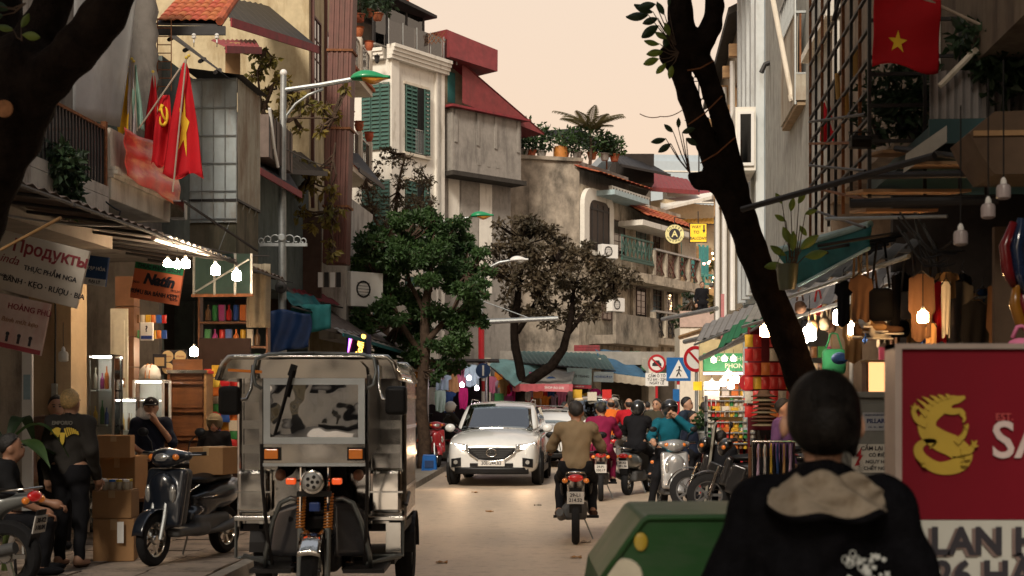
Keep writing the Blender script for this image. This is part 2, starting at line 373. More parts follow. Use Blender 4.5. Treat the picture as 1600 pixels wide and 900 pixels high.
LEAF_F = leaf_mat('fresh_leaf', (.07,.12,.02), (.2,.26,.04))
# ------------------------------------------------------------------ ground
def road_material():
    m, t, b = nodes_of('worn_road'); L = t.links.new; N = t.nodes.new
    tc = N('ShaderNodeTexCoord')
    def nz(sc, det, v=None, ro=.6):
        n = N('ShaderNodeTexNoise'); n.inputs['Scale'].default_value = sc; n.inputs['Detail'].default_value = det; n.inputs['Roughness'].default_value = ro
        L(v or tc.outputs['Object'], n.inputs['Vector']); return n.outputs[0]
    mp = N('ShaderNodeMapping'); mp.inputs['Scale'].default_value = (1.1,.12,1); mp.inputs['Rotation'].default_value = (0,0,.08); L(tc.outputs['Object'], mp.inputs[0])
    tracks = nz(1.6, 5, mp.outputs[0]); big = nz(.5, 6); fine = nz(55, 4); mid = nz(6, 8, None, .7)
    cr = N('ShaderNodeValToRGB'); cr.color_ramp.elements[0].position = .3; cr.color_ramp.elements[0].color = (.37,.295,.22,1); cr.color_ramp.elements[1].position = .72; cr.color_ramp.elements[1].color = (.62,.495,.37,1)
    ad = N('ShaderNodeMath'); ad.operation = 'ADD'; L(tracks, ad.inputs[0]); L(big, ad.inputs[1]); ml = N('ShaderNodeMath'); ml.operation = 'MULTIPLY'; ml.inputs[1].default_value = .5; L(ad.outputs[0], ml.inputs[0]); fm = N('ShaderNodeMath'); fm.operation = 'MULTIPLY_ADD'; fm.inputs[1].default_value = .35; L(nz(38, 6, None, .8), fm.inputs[0]); sb = N('ShaderNodeMath'); sb.operation = 'SUBTRACT'; sb.inputs[1].default_value = .175; L(ml.outputs[0], sb.inputs[0]); L(sb.outputs[0], fm.inputs[2]); L(fm.outputs[0], cr.inputs[0])
    st = N('ShaderNodeMapRange'); st.inputs[1].default_value = .52; st.inputs[2].default_value = .74; L(mid, st.inputs[0])
    mx = N('ShaderNodeMix'); mx.data_type = 'RGBA'; mx.blend_type = 'MULTIPLY'; L(cr.outputs[0], mx.inputs[6]); mx.inputs[7].default_value = (.55,.52,.50,1); L(st.outputs[0], mx.inputs[0])
    L(mx.outputs[2], b.inputs['Base Color'])
    rr = N('ShaderNodeMapRange'); rr.inputs[3].default_value = .38; rr.inputs[4].default_value = .6; L(big, rr.inputs[0]); L(rr.outputs[0], b.inputs['Roughness'])
    bp = N('ShaderNodeBump'); bp.inputs['Strength'].default_value = .6; bp.inputs['Distance'].default_value = .01; L(fine, bp.inputs['Height']); L(bp.outputs[0], b.inputs['Normal'])
    return m
road_m = road_material()
pave_m = mat('paving_stone', (.30,.24,.19), .8, var=.2, scale=4, bump=.35, dirt_or_sheen=(.09,.075,.06), damt=.55, dscale=(1.5,1.5,1.5))
kerb_m = mat('kerb_concrete', (.27,.24,.2), .85, var=.2, bump=.3)
g = MB().box(-400,400,-60,1200,-.5,-.012).b('ground', mat('earth', (.14,.12,.1), .95), kind='structure')
MB().add([(-3.5,-6,0),(3.2,-6,0),(4.6,30,0),(6.5,46,0),(12,60,0),(60,130,0),(40,150,0),(2,78,0),(-3.6,50,0),(-3.6,40,0),(-2.9,28,0)], [(0,1,2,3,4,5,6,7,8,9,10)]).b('road', road_m, kind='structure')
def LKERB(Y): return -3.05+.045*Y if Y < 28 else -1.79+.03*(Y-28)
lp = tag(thing('pavement', None, None, (0,0,0)), kind='structure')
ys = [2,8,14,20,28,40,52]
MB().add([(LX(y)-4,y,.092) for y in ys]+[(LKERB(y)-.15,y,.092) for y in ys], [(i,i+7,i+8,i+1) for i in range(6)]).b('mortar_bed', kerb_m, lp)
for i in range(11, 40):                      # kerb stones
    y0, y1 = i*.95, i*.95+.93
    o = MB().add([(LKERB(y0)-.15,y0,-.01),(LKERB(y0),y0,-.01),(LKERB(y1),y1,-.01),(LKERB(y1)-.15,y1,-.01),(LKERB(y0)-.15,y0,.11),(LKERB(y0)-.02,y0,.11),(LKERB(y1)-.02,y1,.11),(LKERB(y1)-.15,y1,.11)],
        [(0,3,2,1),(4,5,6,7),(0,1,5,4),(1,2,6,5),(2,3,7,6),(3,0,4,7)]).b('kerb_stone', kerb_m, lp)
slab = MB().box(-.292,.292,-.292,.292,-.03,.012).mesh('paving_slab')
for j in range(14):
    for i in range(6):
        y = 10.6+j*.6; x = LKERB(y)-.48-i*.6
        if x < LX(y)+.1: continue
        link('paving_slab', slab, pave_m, lp, loc=(x,y,.1+random.uniform(-.006,.006)), rot=(random.uniform(-.008,.008), random.uniform(-.008,.008), SR*.6))
rp = tag(thing('pavement', None, None), kind='structure')
MB().add([(RX(2)-.9,2,.1),(RX(2)+5,2,.1),(RX(24)+5,24,.1),(RX(24)-.9,24,.1),(9,46,.1),(14,46,.1)], [(0,1,2,3),(3,2,5,4)]).b('paved_surface', pave_m, rp)
for i in range(4, 24):
    y0, y1 = i*.95, i*.95+.93
    MB().box(RX(y0)-1.04,RX(y0)-.9,y0,y1,-.01,.115).b('kerb_stone', kerb_m, rp)
# bits of litter on the road
for i,(px,py) in enumerate(((900,872),(822,730),(765,800),(915,848),(700,745),(840,790),(690,880),(965,815),(742,770))):
    p = ground_at(px,py); MB().sheet(lambda u,v: (p.x+(u-.5)*.12,p.y+(v-.5)*.09,.012+.02*math.sin(u*5+i)*math.sin(v*4)),3,3).b('litter_scrap', mat('litter_paper', (.3,.25,.2)) if i % 2 else card, label='small scrap of litter lying on the road surface', cat='litter', group='litter scraps on the road')
# ------------------------------------------------------------------ house kit
def corrugated(mb, p00, p10, p01, p11, n, amp=.015, sub=4, rows=1):
    """sheet between four corners, ribs run from the p00-p10 side to the p01-p11 side"""
    a, b, c, d = map(Vector, (p00,p10,p01,p11)); nn = (b-a).cross(c-a).normalized()
    def fn(u, v): return (a*(1-u)+b*u)*(1-v)+(c*(1-u)+d*u)*v+nn*(amp*math.cos(u*n*2*PI))
    return mb.sheet(fn, n*sub, rows, .004)
def shutter(parent, c, w, h, m, axis='Y', slats=14, name='shutter', depth=.04):
    """louvred leaf centred at c, facing -Y (axis Y) or +X (axis X)"""
    f = thing(name, None, None, c, rotz=0 if axis == 'Y' else PI/2); f.parent = parent
    t = .055*max(w,.5)
    fr = MB().box(-w/2,-w/2+t,-depth/2,depth/2,-h/2,h/2).box(w/2-t,w/2,-depth/2,depth/2,-h/2,h/2)
    for z in (-h/2, -.04*h, h/2-t): fr.box(-w/2+t,w/2-t,-depth/2+.003,depth/2-.003,z,z+t)
    fr.b('frame', m, f)
    s = MB().obox((0,0,0),(w-2*t,.012,h/slats*.95),(R(-28),0,0)).mesh('slat')
    for i in range(slats):
        z = -h/2+t+(i+.5)*(h-2*t)/slats
        link('slat', s, m, f, loc=(0,.0,z))
    return f
def railing(parent, p0, p1, h, n, m_bar, m_rail, r=.012, name='baluster', top=.03, square=True):
    p0, p1 = Vector(p0), Vector(p1); d = p1-p0; ang = math.atan2(d.y, d.x)
    for z, t in ((0,.022),(h,top)): MB().obox((p0+p1)/2+Vector((0,0,z)),(d.length,t*1.4,t),(0,0,ang)).b('rail', m_rail, parent)
    me = MB().box(-r,r,-r,r,0.012,h-.015).mesh(name) if square else MB().cyl((0,0,.01),(0,0,h-.015),r,n=6).mesh(name)
    for i in range(n): link(name, me, m_bar, parent, loc=p0+d*((i+.5)/n), rot=(0,0,ang))
def window(parent, c, w, h, m_fr, axis='Y', cols=2, rows=3, gl=None, name='window', depth=.06):
    f = thing(name, None, None, c, rotz=0 if axis == 'Y' else PI/2); f.parent = parent; t = .05
    fr = MB().box(-w/2,-w/2+t,-depth/2,depth/2,-h/2,h/2).box(w/2-t,w/2,-depth/2,depth/2,-h/2,h/2).box(-w/2+t,w/2-t,-depth/2,depth/2,-h/2,-h/2+t).box(-w/2+t,w/2-t,-depth/2,depth/2,h/2-t,h/2)
    for i in range(1, cols): x = -w/2+t+(w-2*t)*i/cols; fr.box(x-.014,x+.014,-depth/2+.01,depth/2-.01,-h/2+t,h/2-t)
    for i in range(1, rows): z = -h/2+t+(h-2*t)*i/rows; fr.box(-w/2+t,w/2-t,-depth/2+.012,depth/2-.012,z-.012,z+.012)
    fr.b('frame', m_fr, f)
    MB().box(-w/2+t,w/2-t,-.004,.004,-h/2+t,h/2-t).b('pane', gl or glassd, f)
    return f
def potted(label, loc, r=.13, h=.22, m=None, leaf=None, lr=.3, n=160, size=.12, seed=1, group='potted plants', up=.3):
    t = thing('potted_plant', label, 'plant', loc, group=group)
    MB().lathe([(r*.7,0),(r,h*.85),(r*1.12,h*.86),(r*1.12,h),(r*.92,h),(r*.9,h*.9)],n=14).b('pot', m or tile_m, t, smooth='auto')
    b = MB(); rr = random.Random(seed)
    for i in range(7):
        a = rr.random()*6.28; q = lr*.5*rr.random(); b.tube([(0,0,h*.8),(q*.5*math.cos(a),q*.5*math.sin(a),h+up*.5),(q*math.cos(a),q*math.sin(a),h+up*1.2)],[.008,.006,.003],5)
    b.b('stem', bark2, t)
    link('foliage', leaf_cloud([((0,0,h+up),(lr,lr,up+.05),n)], size, seed), leaf or LEAF_G, t)
    return t
def ac_unit(label, loc, rotz=0, w=.8, h=.55, d=.3):
    t = thing('air_conditioner', label, 'air conditioner', loc, rotz)
    MB().box(-w/2,w/2,-d/2,d/2,0,h).b('casing', whitep, t, bevel=.015)
    MB().lathe([(.2,-d/2-.006),(.2,-d/2-.012),(.16,-d/2-.012),(.16,-d/2-.006)],(w*-.12,0,h/2),'Y',20,ring=True).b('fan_ring', dark, t)
    for i in range(5): MB().box(-w*.12-.17,-w*.12+.17,-d/2-.016,-d/2-.012,h/2-.14+i*.07,h/2-.13+i*.07).b('grille_bar', dark, t)
    for s in (-1,1): MB().box(s*w*.35-.02,s*w*.35+.02,-d/2,d/2+.1,-.04,0).b('bracket', steel, t)
    return t
# ------------------------------------------------------------------ houses on the side of the flags
def lhouse(label, v0, v1, z0, z1, m, depth=7., name='town_house', z_shop=True, cat='house'):
    """upper storeys as a solid block from z0 to z1, an open shop room below"""
    t = thing(name, label, cat, (LX(v0), v0, 0), SR); ln = v1-v0
    MB().box(-depth,0,0,ln,z0,z1).b('wall', m, t)
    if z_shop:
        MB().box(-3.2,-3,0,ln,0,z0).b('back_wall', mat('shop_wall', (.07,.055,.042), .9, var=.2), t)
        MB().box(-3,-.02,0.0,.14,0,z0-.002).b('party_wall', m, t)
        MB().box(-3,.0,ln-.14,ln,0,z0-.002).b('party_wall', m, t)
    return t
# --- house with the dark barred balcony
A = lhouse('weathered grey house with a dark barred balcony beside the big tree', 9.5, 17.2, 3.45, 9.5, plaster)
a0 = 9.5
MB().box(0.002,1.1,14.0-a0,16.45-a0,3.66,3.98).b('balcony_slab', plaster, A, bevel=.012)
MB().box(1.02,1.1,14.0-a0,16.45-a0,3.982,4.1).box(.002,1.018,14.0-a0,14.08-a0,3.982,4.1).box(.002,1.018,16.37-a0,16.45-a0,3.982,4.1).b('parapet', plaster, A)
railing(A, (1.06,14.04-a0,4.1), (1.06,16.4-a0,4.1), .66, 26, dark, rust)
railing(A, (.05,14.04-a0,4.1), (1.03,14.04-a0,4.1), .66, 9, dark, rust)
railing(A, (.05,16.4-a0,4.1), (1.03,16.4-a0,4.1), .66, 9, dark, rust)
for q in (14.04,16.4): MB().box(1.03,1.09,q-a0-.03,q-a0+.03,4.1,4.84).b('post', rust, A)
for i in range(2): MB().box(.003,.05,14.5-a0+i*.62,15.08-a0+i*.62,4.0,6.1).b('door_leaf', mat('pale_blue_door', (.38,.47,.5), .6, var=.1), A)
MB().box(.003,.06,15.9-a0,16.35-a0,4.9,6.0).b('shutter_board', mat('pale_blue_door', (.38,.47,.5)), A)
for i in range(6): MB().box(.004,.03,12-a0+i*.35,12.3-a0+i*.35,4.2,6.2).b('wall_board', mat('weathered_board', (.3,.22,.14), .8, var=.3), A)
MB().box(.01,.7,16.2-a0,17.0-a0,6.9,7.05).b('upper_ledge', cream, A)
MB().box(.003,.9,12.2-a0,17.1-a0,3.46,3.64).b('lintel_beam', mat('stained_beam', (.13,.11,.09), .9), A)
p = at(100,262,lv(100,1.16)); t = thing('hanging_plant', 'leafy green plant hanging on the dark balcony bars', 'plant', p)
link('foliage', leaf_cloud([((0,0,0),(.2,.28,.2),420),((.02,.08,-.2),(.14,.16,.16),220),((.02,.14,-.38),(.07,.08,.1),70),((0,-.15,.12),(.12,.14,.12),120)], .1, 4, droop=.5), LEAF_D, t)
MB().tube([(-.05,0,.3),(0,0,.1),(.04,.1,-.2),(.03,.14,-.4)],[.01,.012,.008,.004],6).tube([(-.05,-.1,.25),(0,-.2,.1)],[.008,.004],6).b('stem', bark2, t)
# grey tarpaulin hung between the houses
c = [at(216,-20,17.3), at(120,-20,16.6), at(185,197,17.4), at(116,186,16.5)]
MB().sheet(lambda u,v: (c[0]*(1-u)+c[1]*u)*(1-v)+(c[2]*(1-u)+c[3]*u)*v+Vector((0,.07*math.sin(u*4+v*2)+.03*math.sin(u*11),0)), 14, 10, .006).b('tarpaulin', mat('pale_tarpaulin', (.40,.41,.41), .7, var=.08, bump=.1, bscale=4, dirt_or_sheen=(.3,.29,.27), damt=.4), smooth=True, label='pale grey tarpaulin hanging taut between two houses above the balcony', cat='tarpaulin')
# --- house with the red banner
B = lhouse('cream house with a banner draped balcony and terracotta roof edge', 17.2, 21.6, 3.75, 6.8, mat('dark_grey_plaster', (.22,.20,.18), .9, dirt_or_sheen=(.1,.09,.08)))  # wall plaster in its own dark grey
b0 = 17.2
MB().box(.002,1.1,16.5-b0,18.62-b0,3.97,4.22).b('balcony_slab', cream, B, bevel=.01)
for i,(u0,z0) in enumerate(((1.13,4.222),(1.18,4.265),(1.15,4.31))): MB().box(.003,u0,16.49-b0,18.66-b0,z0,z0+.041).b('moulding', cream, B)
MB().box(1.0,1.08,16.52-b0,18.6-b0,4.352,4.8).b('parapet', cream, B)
MB().box(.003,.02,18.9-b0,19.9-b0,4.0,6.2).b('door', mat('dark_green_door', (.012,.05,.045), .6, var=.3), B)
pr = [(.185+.02*math.cos(i*PI), .15*i) for i in range(17)]
pc = at(224,190,19.2); MB().lathe(pr,(0,0,0),'Z',18).b('ringed_column', concrete, smooth='auto', loc=pc, label='grey concrete column with stacked ring courses behind the flags', cat='column')
# banner
def ban(u, v):
    y = 16.55+2.05*u; z = 4.83-.56*v-.02*math.sin(u*9); x = LX(y)+1.2+.012*math.sin(v*15+u*5)+.01*math.sin(u*17)+.03*v
    return (x, y, z-.10*u*v)
MB().sheet(ban, 30, 14, .004).b('banner', mat('red_satin', (.5,.035,.025), .38, var=.3, scale=3, dirt_or_sheen=(.72,.36,.15), damt=.5, dscale=(.5,.7,4)), smooth=True, label='satin red banner with gold sheen in its colour draped over the cream balcony', cat='banner')  # gold streaks put the sheen of the folds into the cloth colour
# flags on the balcony
def flag(label, top, bot, w0, w1, m, pole=None, folds=3., emblem=None, name='flag', amp=.05, group=None, seed=0, sweep=0.):
    """cloth hanging from top to bottom, its width growing from w0 to w1; pole: (p, q)"""
    top, bot = Vector(top), Vector(bot); t = thing(name, label, 'flag', bot, group=group)
    def fn(u, v):
        p = top+(bot-top)*v; wd = w0+(w1-w0)*v**.7
        return p-bot+Vector((wd*(u-.5)+sweep*(u-.5)*v, amp*v**.5*math.sin(u*folds*2*PI+seed+v*1.3)+amp*.4*math.sin(v*9+u*3), .04*math.sin(u*folds*2*PI+seed)*v))
    MB().sheet(fn, 28, 20, .003).b('cloth', m, t, smooth=True)
    if emblem: emblem(t, fn)
    if pole:
        a, b = [Vector(q)-bot for q in pole]; MB().tube([a,b],.011,8).b('pole', mat('flag_pole', (.35,.28,.22), .5), t)
        MB().ball(b,.02,8,5).b('finial', gold, t)
    return t
def star_emblem(u0, v0, r, sq=1., arms=5, tilt=0.):
    def f(t, fn):
        pts = []
        for k in range(2*arms):
            rr = r*(1 if k % 2 == 0 else .4); a = k*PI/arms+tilt; pts.append((u0+rr*math.sin(a)*sq, v0-rr*math.cos(a)))
        b = MB(); vs = []; fs = []
        N = 5
        for k in range(2*arms):           # fan subdivided so that it follows the cloth
            (ua,va),(ub,vb) = pts[k], pts[(k+1) % (2*arms)]
            o = len(vs); idx = {}
            for i in range(N+1):
                for j in range(N+1-i):
                    l1, l2 = i/N, j/N; l0 = 1-l1-l2
                    q = Vector(fn(min(max(u0*l0+ua*l1+ub*l2,0),1), min(max(v0*l0+va*l1+vb*l2,0),1)))
                    idx[(i,j)] = len(vs); vs.append(q)
            for i in range(N):
                for j in range(N-i):
                    fs.append((idx[(i,j)],idx[(i+1,j)],idx[(i,j+1)]))
                    if i+j < N-1: fs.append((idx[(i+1,j)],idx[(i+1,j+1)],idx[(i,j+1)]))
        for s in (-1,1): b.add([p+Vector((0,s*.009,0)) for p in vs], fs)
        b.b('star', cloth_yel, t, smooth=True)
    return f
def sickle_emblem(t, fn):
    b = MB(); pts = [(.52+.20*math.sin(a),.30-.13*math.cos(a)) for a in np.linspace(.3,4.6,18)]
    b.tube([Vector(fn(u,v))+Vector((0,-.012,0)) for u,v in pts],[.006+.016*math.sin(i/17*PI) for i in range(18)],6)
    b.tube([Vector(fn(.3+.4*q,.18+.24*q))+Vector((0,-.016,0)) for q in np.linspace(0,1,8)],.014,6)
    b.tube([Vector(fn(.22+.16*q,.24-.1*q))+Vector((0,-.016,0)) for q in np.linspace(0,1,5)],.024,6)
    b.b('hammer_and_sickle', cloth_yel, t, smooth=True)
Yf = 17.6
flag('folded yellow flag hanging beside the grey tarpaulin', at(197,112,Yf), at(192,206,Yf), .05,.17, mat('yellow_flag_cloth2',(.72,.42,.03),.75), folds=1.5, seed=1, pole=(at(186,210,Yf),at(199,104,Yf)))
flag('folded pale grey flag hanging between the yellow and green ones', at(205,97,Yf), at(206,215,Yf), .05,.13, mat('pale_flag_cloth',(.46,.40,.40),.75), folds=1.5, seed=2, pole=(at(204,220,Yf),at(206,92,Yf)))
flag('narrow pale green flag hanging beside the grey one', at(211,101,Yf), at(218,200,Yf), .03,.13, mat('mint_flag_cloth',(.28,.45,.37),.75), folds=1.2, seed=4, pole=(at(214,205,Yf),at(209,96,Yf)))
flag('small plain red flag half hidden behind the larger red flags', at(240,118,18.0), at(238,236,18.0), .03,.22, cloth_red, folds=1.5, seed=3, pole=(at(252,225,18.),at(239,112,18.)))
flag('red flag with a yellow hammer and sickle above the banner', at(258,148,17.3), at(252,258,17.3), .10,.40, cloth_red, folds=1.6, seed=.4, emblem=sickle_emblem, pole=(at(217,201,17.25),at(295,87,17.25)), sweep=-.12)
flag('tall red flag with a yellow star drooping beside the cage balcony', at(289,98,17.1), at(287,276,17.1), .04,.40, cloth_red, folds=1.3, seed=2.2, emblem=star_emblem(.48,.55,.3,.62,tilt=.25), pole=(at(270,300,17.05),at(291,90,17.05)), sweep=.10)
# terracotta eave
te = thing('tiled_eave', 'terracotta tiled eave above the ladder and the dark lean-to', 'roof', at(246,36,20.0))
MB().add([(-.02,0,-.03),(.9,.05,-.03),(.9,1.2,.62),(-.02,1.2,.62),(-.02,0,.0),(.9,.05,.0),(.9,1.2,.65),(-.02,1.2,.65)],[(0,3,2,1),(4,5,6,7),(0,1,5,4),(1,2,6,5),(2,3,7,6),(3,0,4,7)]).b('deck', dark, te)
tl = MB(); tl.sheet(lambda u,v: (.115*u,.25*v,.022*math.sin(u*PI)+.012*(1-v)),5,1,.014); tlm = tl.mesh('tile')
for r_ in range(5):
    for c_ in range(8): link('tile', tlm, tile_m, te, loc=(.0+c_*.113+random.uniform(-.006,.006), r_*.215, .02+r_*.118), rot=(R(29),0,random.uniform(-.03,.03)))
MB().tube([(.88,-.02,.02),(.9,.5,.36),(.92,1.2,.78)],.06,8).b('verge_tile', tile_m, te)
MB().box(-.05,.95,.02,.06,-.16,-.035).b('fascia', dark, te)
ld = thing('steel_ladder', 'thin steel ladder fixed below the terracotta eave', 'ladder', at(246,142,19.6))
for x in (0,.19): MB().cyl((x,0,0),(x,0,1.0),.008,n=6).b('stile', rust, ld)
for i in range(9): MB().cyl((-.005,-.001,.06+i*.115),(.195,-.001,.06+i*.115),.007,n=6).b('rung', rust, ld)
# dark lean-to above the cage
lt = thing('lean_to_roof', 'dark sagging lean-to roof above the metal cage balcony', 'roof', (0,0,0))
MB().add([at(262,55,20.2),at(275,55,22.),at(368,128,21.6),at(358,122,20.4)],[(0,1,2,3)]).b('sheet', dark, lt)
for i in range(4): MB().tube([at(264+i*24,62+i*17,20.2),at(272+i*24,58+i*17,21.9)],.03,6).b('rafter', dark, lt)
for px in (303,339): 
    q = at(px,60,19.9); s_ = thing('insulator', 'small white ceramic insulator under the roof edge', 'insulator', q, group='ceramic insulators')
    MB().lathe([(.012,-.06),(.012,0),(.03,.0),(.034,.02),(.02,.03),(.03,.04),(.03,.055),(.012,.07)],n=10).b('ceramic', whitep, s_, smooth='auto'); MB().cyl((0,0,-.12),(0,0,-.05),.006,n=6).b('pin', dark, s_)
# --- house with the metal cage
Cc = lhouse('house with a pale metal cage balcony over the shops', 21.6, 31.6, 3.9, 6.9, mat('dark_teal_plaster', (.12,.14,.13), .9, dirt_or_sheen=(.06,.07,.06)))  # wall plaster in its own dark teal grey
cg = thing('cage_balcony', 'pale blue sheet metal cage balcony with a steel grid', 'balcony', at(370,310,21.0), SR)
Hc = 1.78
panel_m = mat('pale_metal_sheet', (.36,.41,.42), .55, metal=.1, var=.12, dirt_or_sheen=(.24,.19,.14), damt=.45)
rustpanel = mat('beige_metal_sheet', (.38,.35,.28), .65, var=.15, dirt_or_sheen=(.2,.12,.07), damt=.6)
for i in range(4): MB().box(-.70+i*.175+.004,-.70+(i+1)*.175-.004,0,.015,-.35,Hc).b('front_panel', panel_m, cg)
for i in range(6): corrugated(MB(),(0,.02+i*.215,0),(0,.02+(i+1)*.215-.004,0),(0,.02+i*.215,Hc),(0,.02+(i+1)*.215-.004,Hc),2,.008).b('side_panel', rustpanel, cg)
for i in range(5): MB().cyl((-.70+i*.175,-.012,-.36),(-.70+i*.175,-.012,Hc),.009,n=6).b('grid_bar', steel, cg)
for i in range(6): MB().cyl((-.71,-.022,-.3+i*.41),(.0,-.022,-.3+i*.41),.009,n=6).b('grid_bar', steel, cg)
MB().box(-.72,.02,-.02,1.32,-.04,-.005).b('floor_sheet', dark, cg)
for y in (.05,.4,.75,1.1): MB().tube([(0,y,-.04),(-.28,y,-.75)],.014,6).b('strut', steel, cg)
MB().add([(-.8,-.1,Hc+.15),(.12,-.1,Hc+.02),(.12,1.4,Hc+.02),(-.8,1.4,Hc+.15)],[(0,1,2,3)]).b('roof_sheet', dark, cg)
MB().box(-.72,-.02,.04,1.3,-.85,-.042).b('corbel', mat('mossy_plaster', (.16,.14,.1), .95, dirt_or_sheen=(.05,.05,.035), damt=.7), cg)
# a second, smaller balcony box further on
cb = thing('balcony_box', 'brown metal balcony box beyond the pale cage', 'balcony', at(420,245,25.), SR)
MB().box(-.8,.0,0,1.8,0,.75).b('panel', mat('grey_brown_sheet', (.17,.13,.11), .7, dirt_or_sheen=(.08,.06,.05)), cg and cb)
for i in range(7): MB().box(-.0,.012,.02+i*.26,.04+i*.26,0,.8).b('rib', dark, cb)
MB().tube([(.02,-.02,.85),(.02,.3,.2),(.04,.5,-.1)],.03,8).b('drain_pipe', whitep, cb)
# awnings with maroon fascia
def awning(label, p_in0, p_in1, p_out0, p_out1, m, fascia=None, fh=.15, n=10, name='awning', ribs=0, m_f=None, valance=None, sag=0.):
    o = (Vector(p_out0)+Vector(p_out1))/2; t = thing(name, label, 'awning', o)
    a, b, c_, d = [Vector(q)-o for q in (p_in0,p_in1,p_out0,p_out1)]
    if sag: MB().sheet(lambda u,v: (a*(1-u)+b*u)*(1-v)+(c_*(1-u)+d*u)*v+Vector((0,0,-sag*math.sin(u*PI*3)**2*math.sin(v*PI)-.015*math.sin(u*23))),24,8,.006).b('canopy', m, t, smooth=True)
    else: corrugated(MB(), a, b, c_, d, n).b('canopy', m, t)
    if fascia: MB().add([c_,d,d-Vector((0,0,fh)),c_-Vector((0,0,fh)),c_+Vector((.03,-.02,0)),d+Vector((.03,-.02,0)),d+Vector((.03,-.02,-fh)),c_+Vector((.03,-.02,-fh))],[(0,1,2,3),(4,7,6,5),(0,4,5,1),(3,2,6,7),(0,3,7,4),(1,5,6,2)]).b('fascia', fascia, t)
    if valance: MB().sheet(lambda u,v: c_*(1-u)+d*u+Vector((.02+.02*math.sin(u*40),-.03,-v*(fh+.03*abs(math.sin(u*20))))),60,2,.003).b('valance', valance, t)
    for i in range(ribs):
        q = (i+.5)/ribs; MB().tube([a+(b-a)*q-Vector((0,0,.05)),c_+(d-c_)*q-Vector((0,0,.05))],.018,6).b('rafter', m_f or dark, t)
    MB().tube([c_-Vector((0,0,.04)),d-Vector((0,0,.04))],.02,6).b('edge_bar', m_f or dark, t)
    return t
awning('dark awning with a maroon edge high on the ochre house', at(330,-8,28.6), at(420,8,32.), at(360,28,26.), at(497,72,29.5), dark, maroon, .16, ribs=4)
awning('small maroon edged awning above the metal cage', at(330,62,26.), at(400,62,28.5), at(352,72,24.), at(407,74,25.5), maroon, maroon, .12)
MB().box(0,.26,0,.06,0,.6).b('roof_board', mat('tan_board', (.33,.2,.1), .8), loc=at(352,118,25.6), label='tan boarded panel under the small maroon awning', cat='panel')
# --- ochre house
Dd = lhouse('tall ochre plastered house behind the brown duct', 31.6, 36.5, 3.9, 14, yellow_wall)
for i in range(3): window(Dd, (.02,.7+i*1.4,9.4), .8, 1.9, brownpaint, 'X', 2, 4)
for i in range(3): MB().box(.002,.07,.2+i*1.4,.28+i*1.4,6.,12.).b('pipe', brownpaint, Dd)
dk = thing('metal_duct', 'tall red brown ribbed sheet metal duct on the ochre house', 'duct', at(522,410,31.0), 0)
for i in range(9):
    x = -.26+i*.058; MB().box(x,x+.052,-.02 if i % 2 else 0.,.5,0,6.4).b('rib', brownpaint, dk)
MB().box(-.255,.255,.03,.48,-.02,6.4).b('core', brownpaint, dk)
for z in (1.2,2.9,4.6): MB().box(-.29,.29,-.04,.52,z,z+.05).b('band', rust, dk)
dk.rotation_euler = (0,R(1.6),SR)
awning('dark canopy jutting from behind the brown duct', at(535,236,36.), at(560,240,39), at(560,262,33.5), at(600,291,36.5), dark, dark, .1, ribs=3)
awning('dark tin canopy below the yellowing branches', at(395,232,29), at(470,236,32), at(420,262,26.5), at(510,268,29.5), dark, dark, .1, ribs=3)
awning('maroon edged tin canopy over the dark first floor', at(398,246,26), at(440,250,28), at(405,262,24.5), at(470,300,26.5), dark, maroon, .12, ribs=2)
# --- cream house with urns on its balcony
Ee = lhouse('cream corner house with an urn topped balcony in front of the white building', 37.5, 43.2, 3.9, 9.5, cream)
e0 = 37.5; Ee.location.x -= 1.55
for zb in (8.1, 10.8):
    MB().box(.0,1.0,.4,5.2,zb,zb+.16).b('balcony_slab', cream, Ee); MB().box(.0,1.08,.35,5.25,zb+.162,zb+.24).b('moulding', tile_m, Ee)
    railing(Ee, (.95,.5,zb+.24), (.95,5.1,zb+.24), .95, 22, dark, white)
    for y in (.5,1.9,3.3,4.9):
        MB().box(.86,1.04,y-.09,y+.09,zb+.24,zb+1.3).b('pier', cream, Ee)
        MB().lathe([(.05,0),(.1,.06),(.14,.2),(.12,.26),(.16,.3),(.12,.3)],(.95,y,zb+1.3),n=12).b('urn', tile_m, Ee, smooth='auto')
MB().box(-7,0,0,5.7,9.502,13.5).b('upper_wall', cream, Ee)
window(Ee, (.02,1.5,9.3), 1.0, 2.0, dark, 'X', 2, 4); window(Ee, (.02,3.6,9.3), 1.0, 2.0, dark, 'X', 2, 4)
for i,(px,py,Y) in enumerate(((562,20,39),(575,12,40),(590,18,41.5))): 
    potted(('leafy shrub above the nearest urn of the balcony','leafy shrub in the middle of the urn topped balcony','leafy shrub nearest the white house on the urn topped balcony')[i], at(px,py+14,Y), .16,.2, tile_m, LEAF_D, .5, 260, .2, i+3, 'shrubs on the urn topped balcony', .45)
# ------------------------------------------------------------------ houses where the street bends
class Front:
    """a house front from one picture column and depth to another; x runs along it, -y faces the street"""
    def __init__(s, px0, Y0, px1, Y1):
        s.p = Vector((xx(px0,Y0),Y0,0)); q = Vector((xx(px1,Y1),Y1,0)); s.d = (q-s.p); s.len = s.d.length; s.d.normalize(); s.ang = math.atan2(s.d.y,s.d.x)
    def x(s, px):
        k = (px-800)/F; return (k*s.p.y-s.p.x)/(s.d.x-k*s.d.y)
    def Y(s, px): return s.p.y+s.d.y*s.x(px)
    def z(s, px, py): return zz(py, s.Y(px))
    def thing(s, name, label, cat='house'): return thing(name, label, cat, s.p, s.ang)
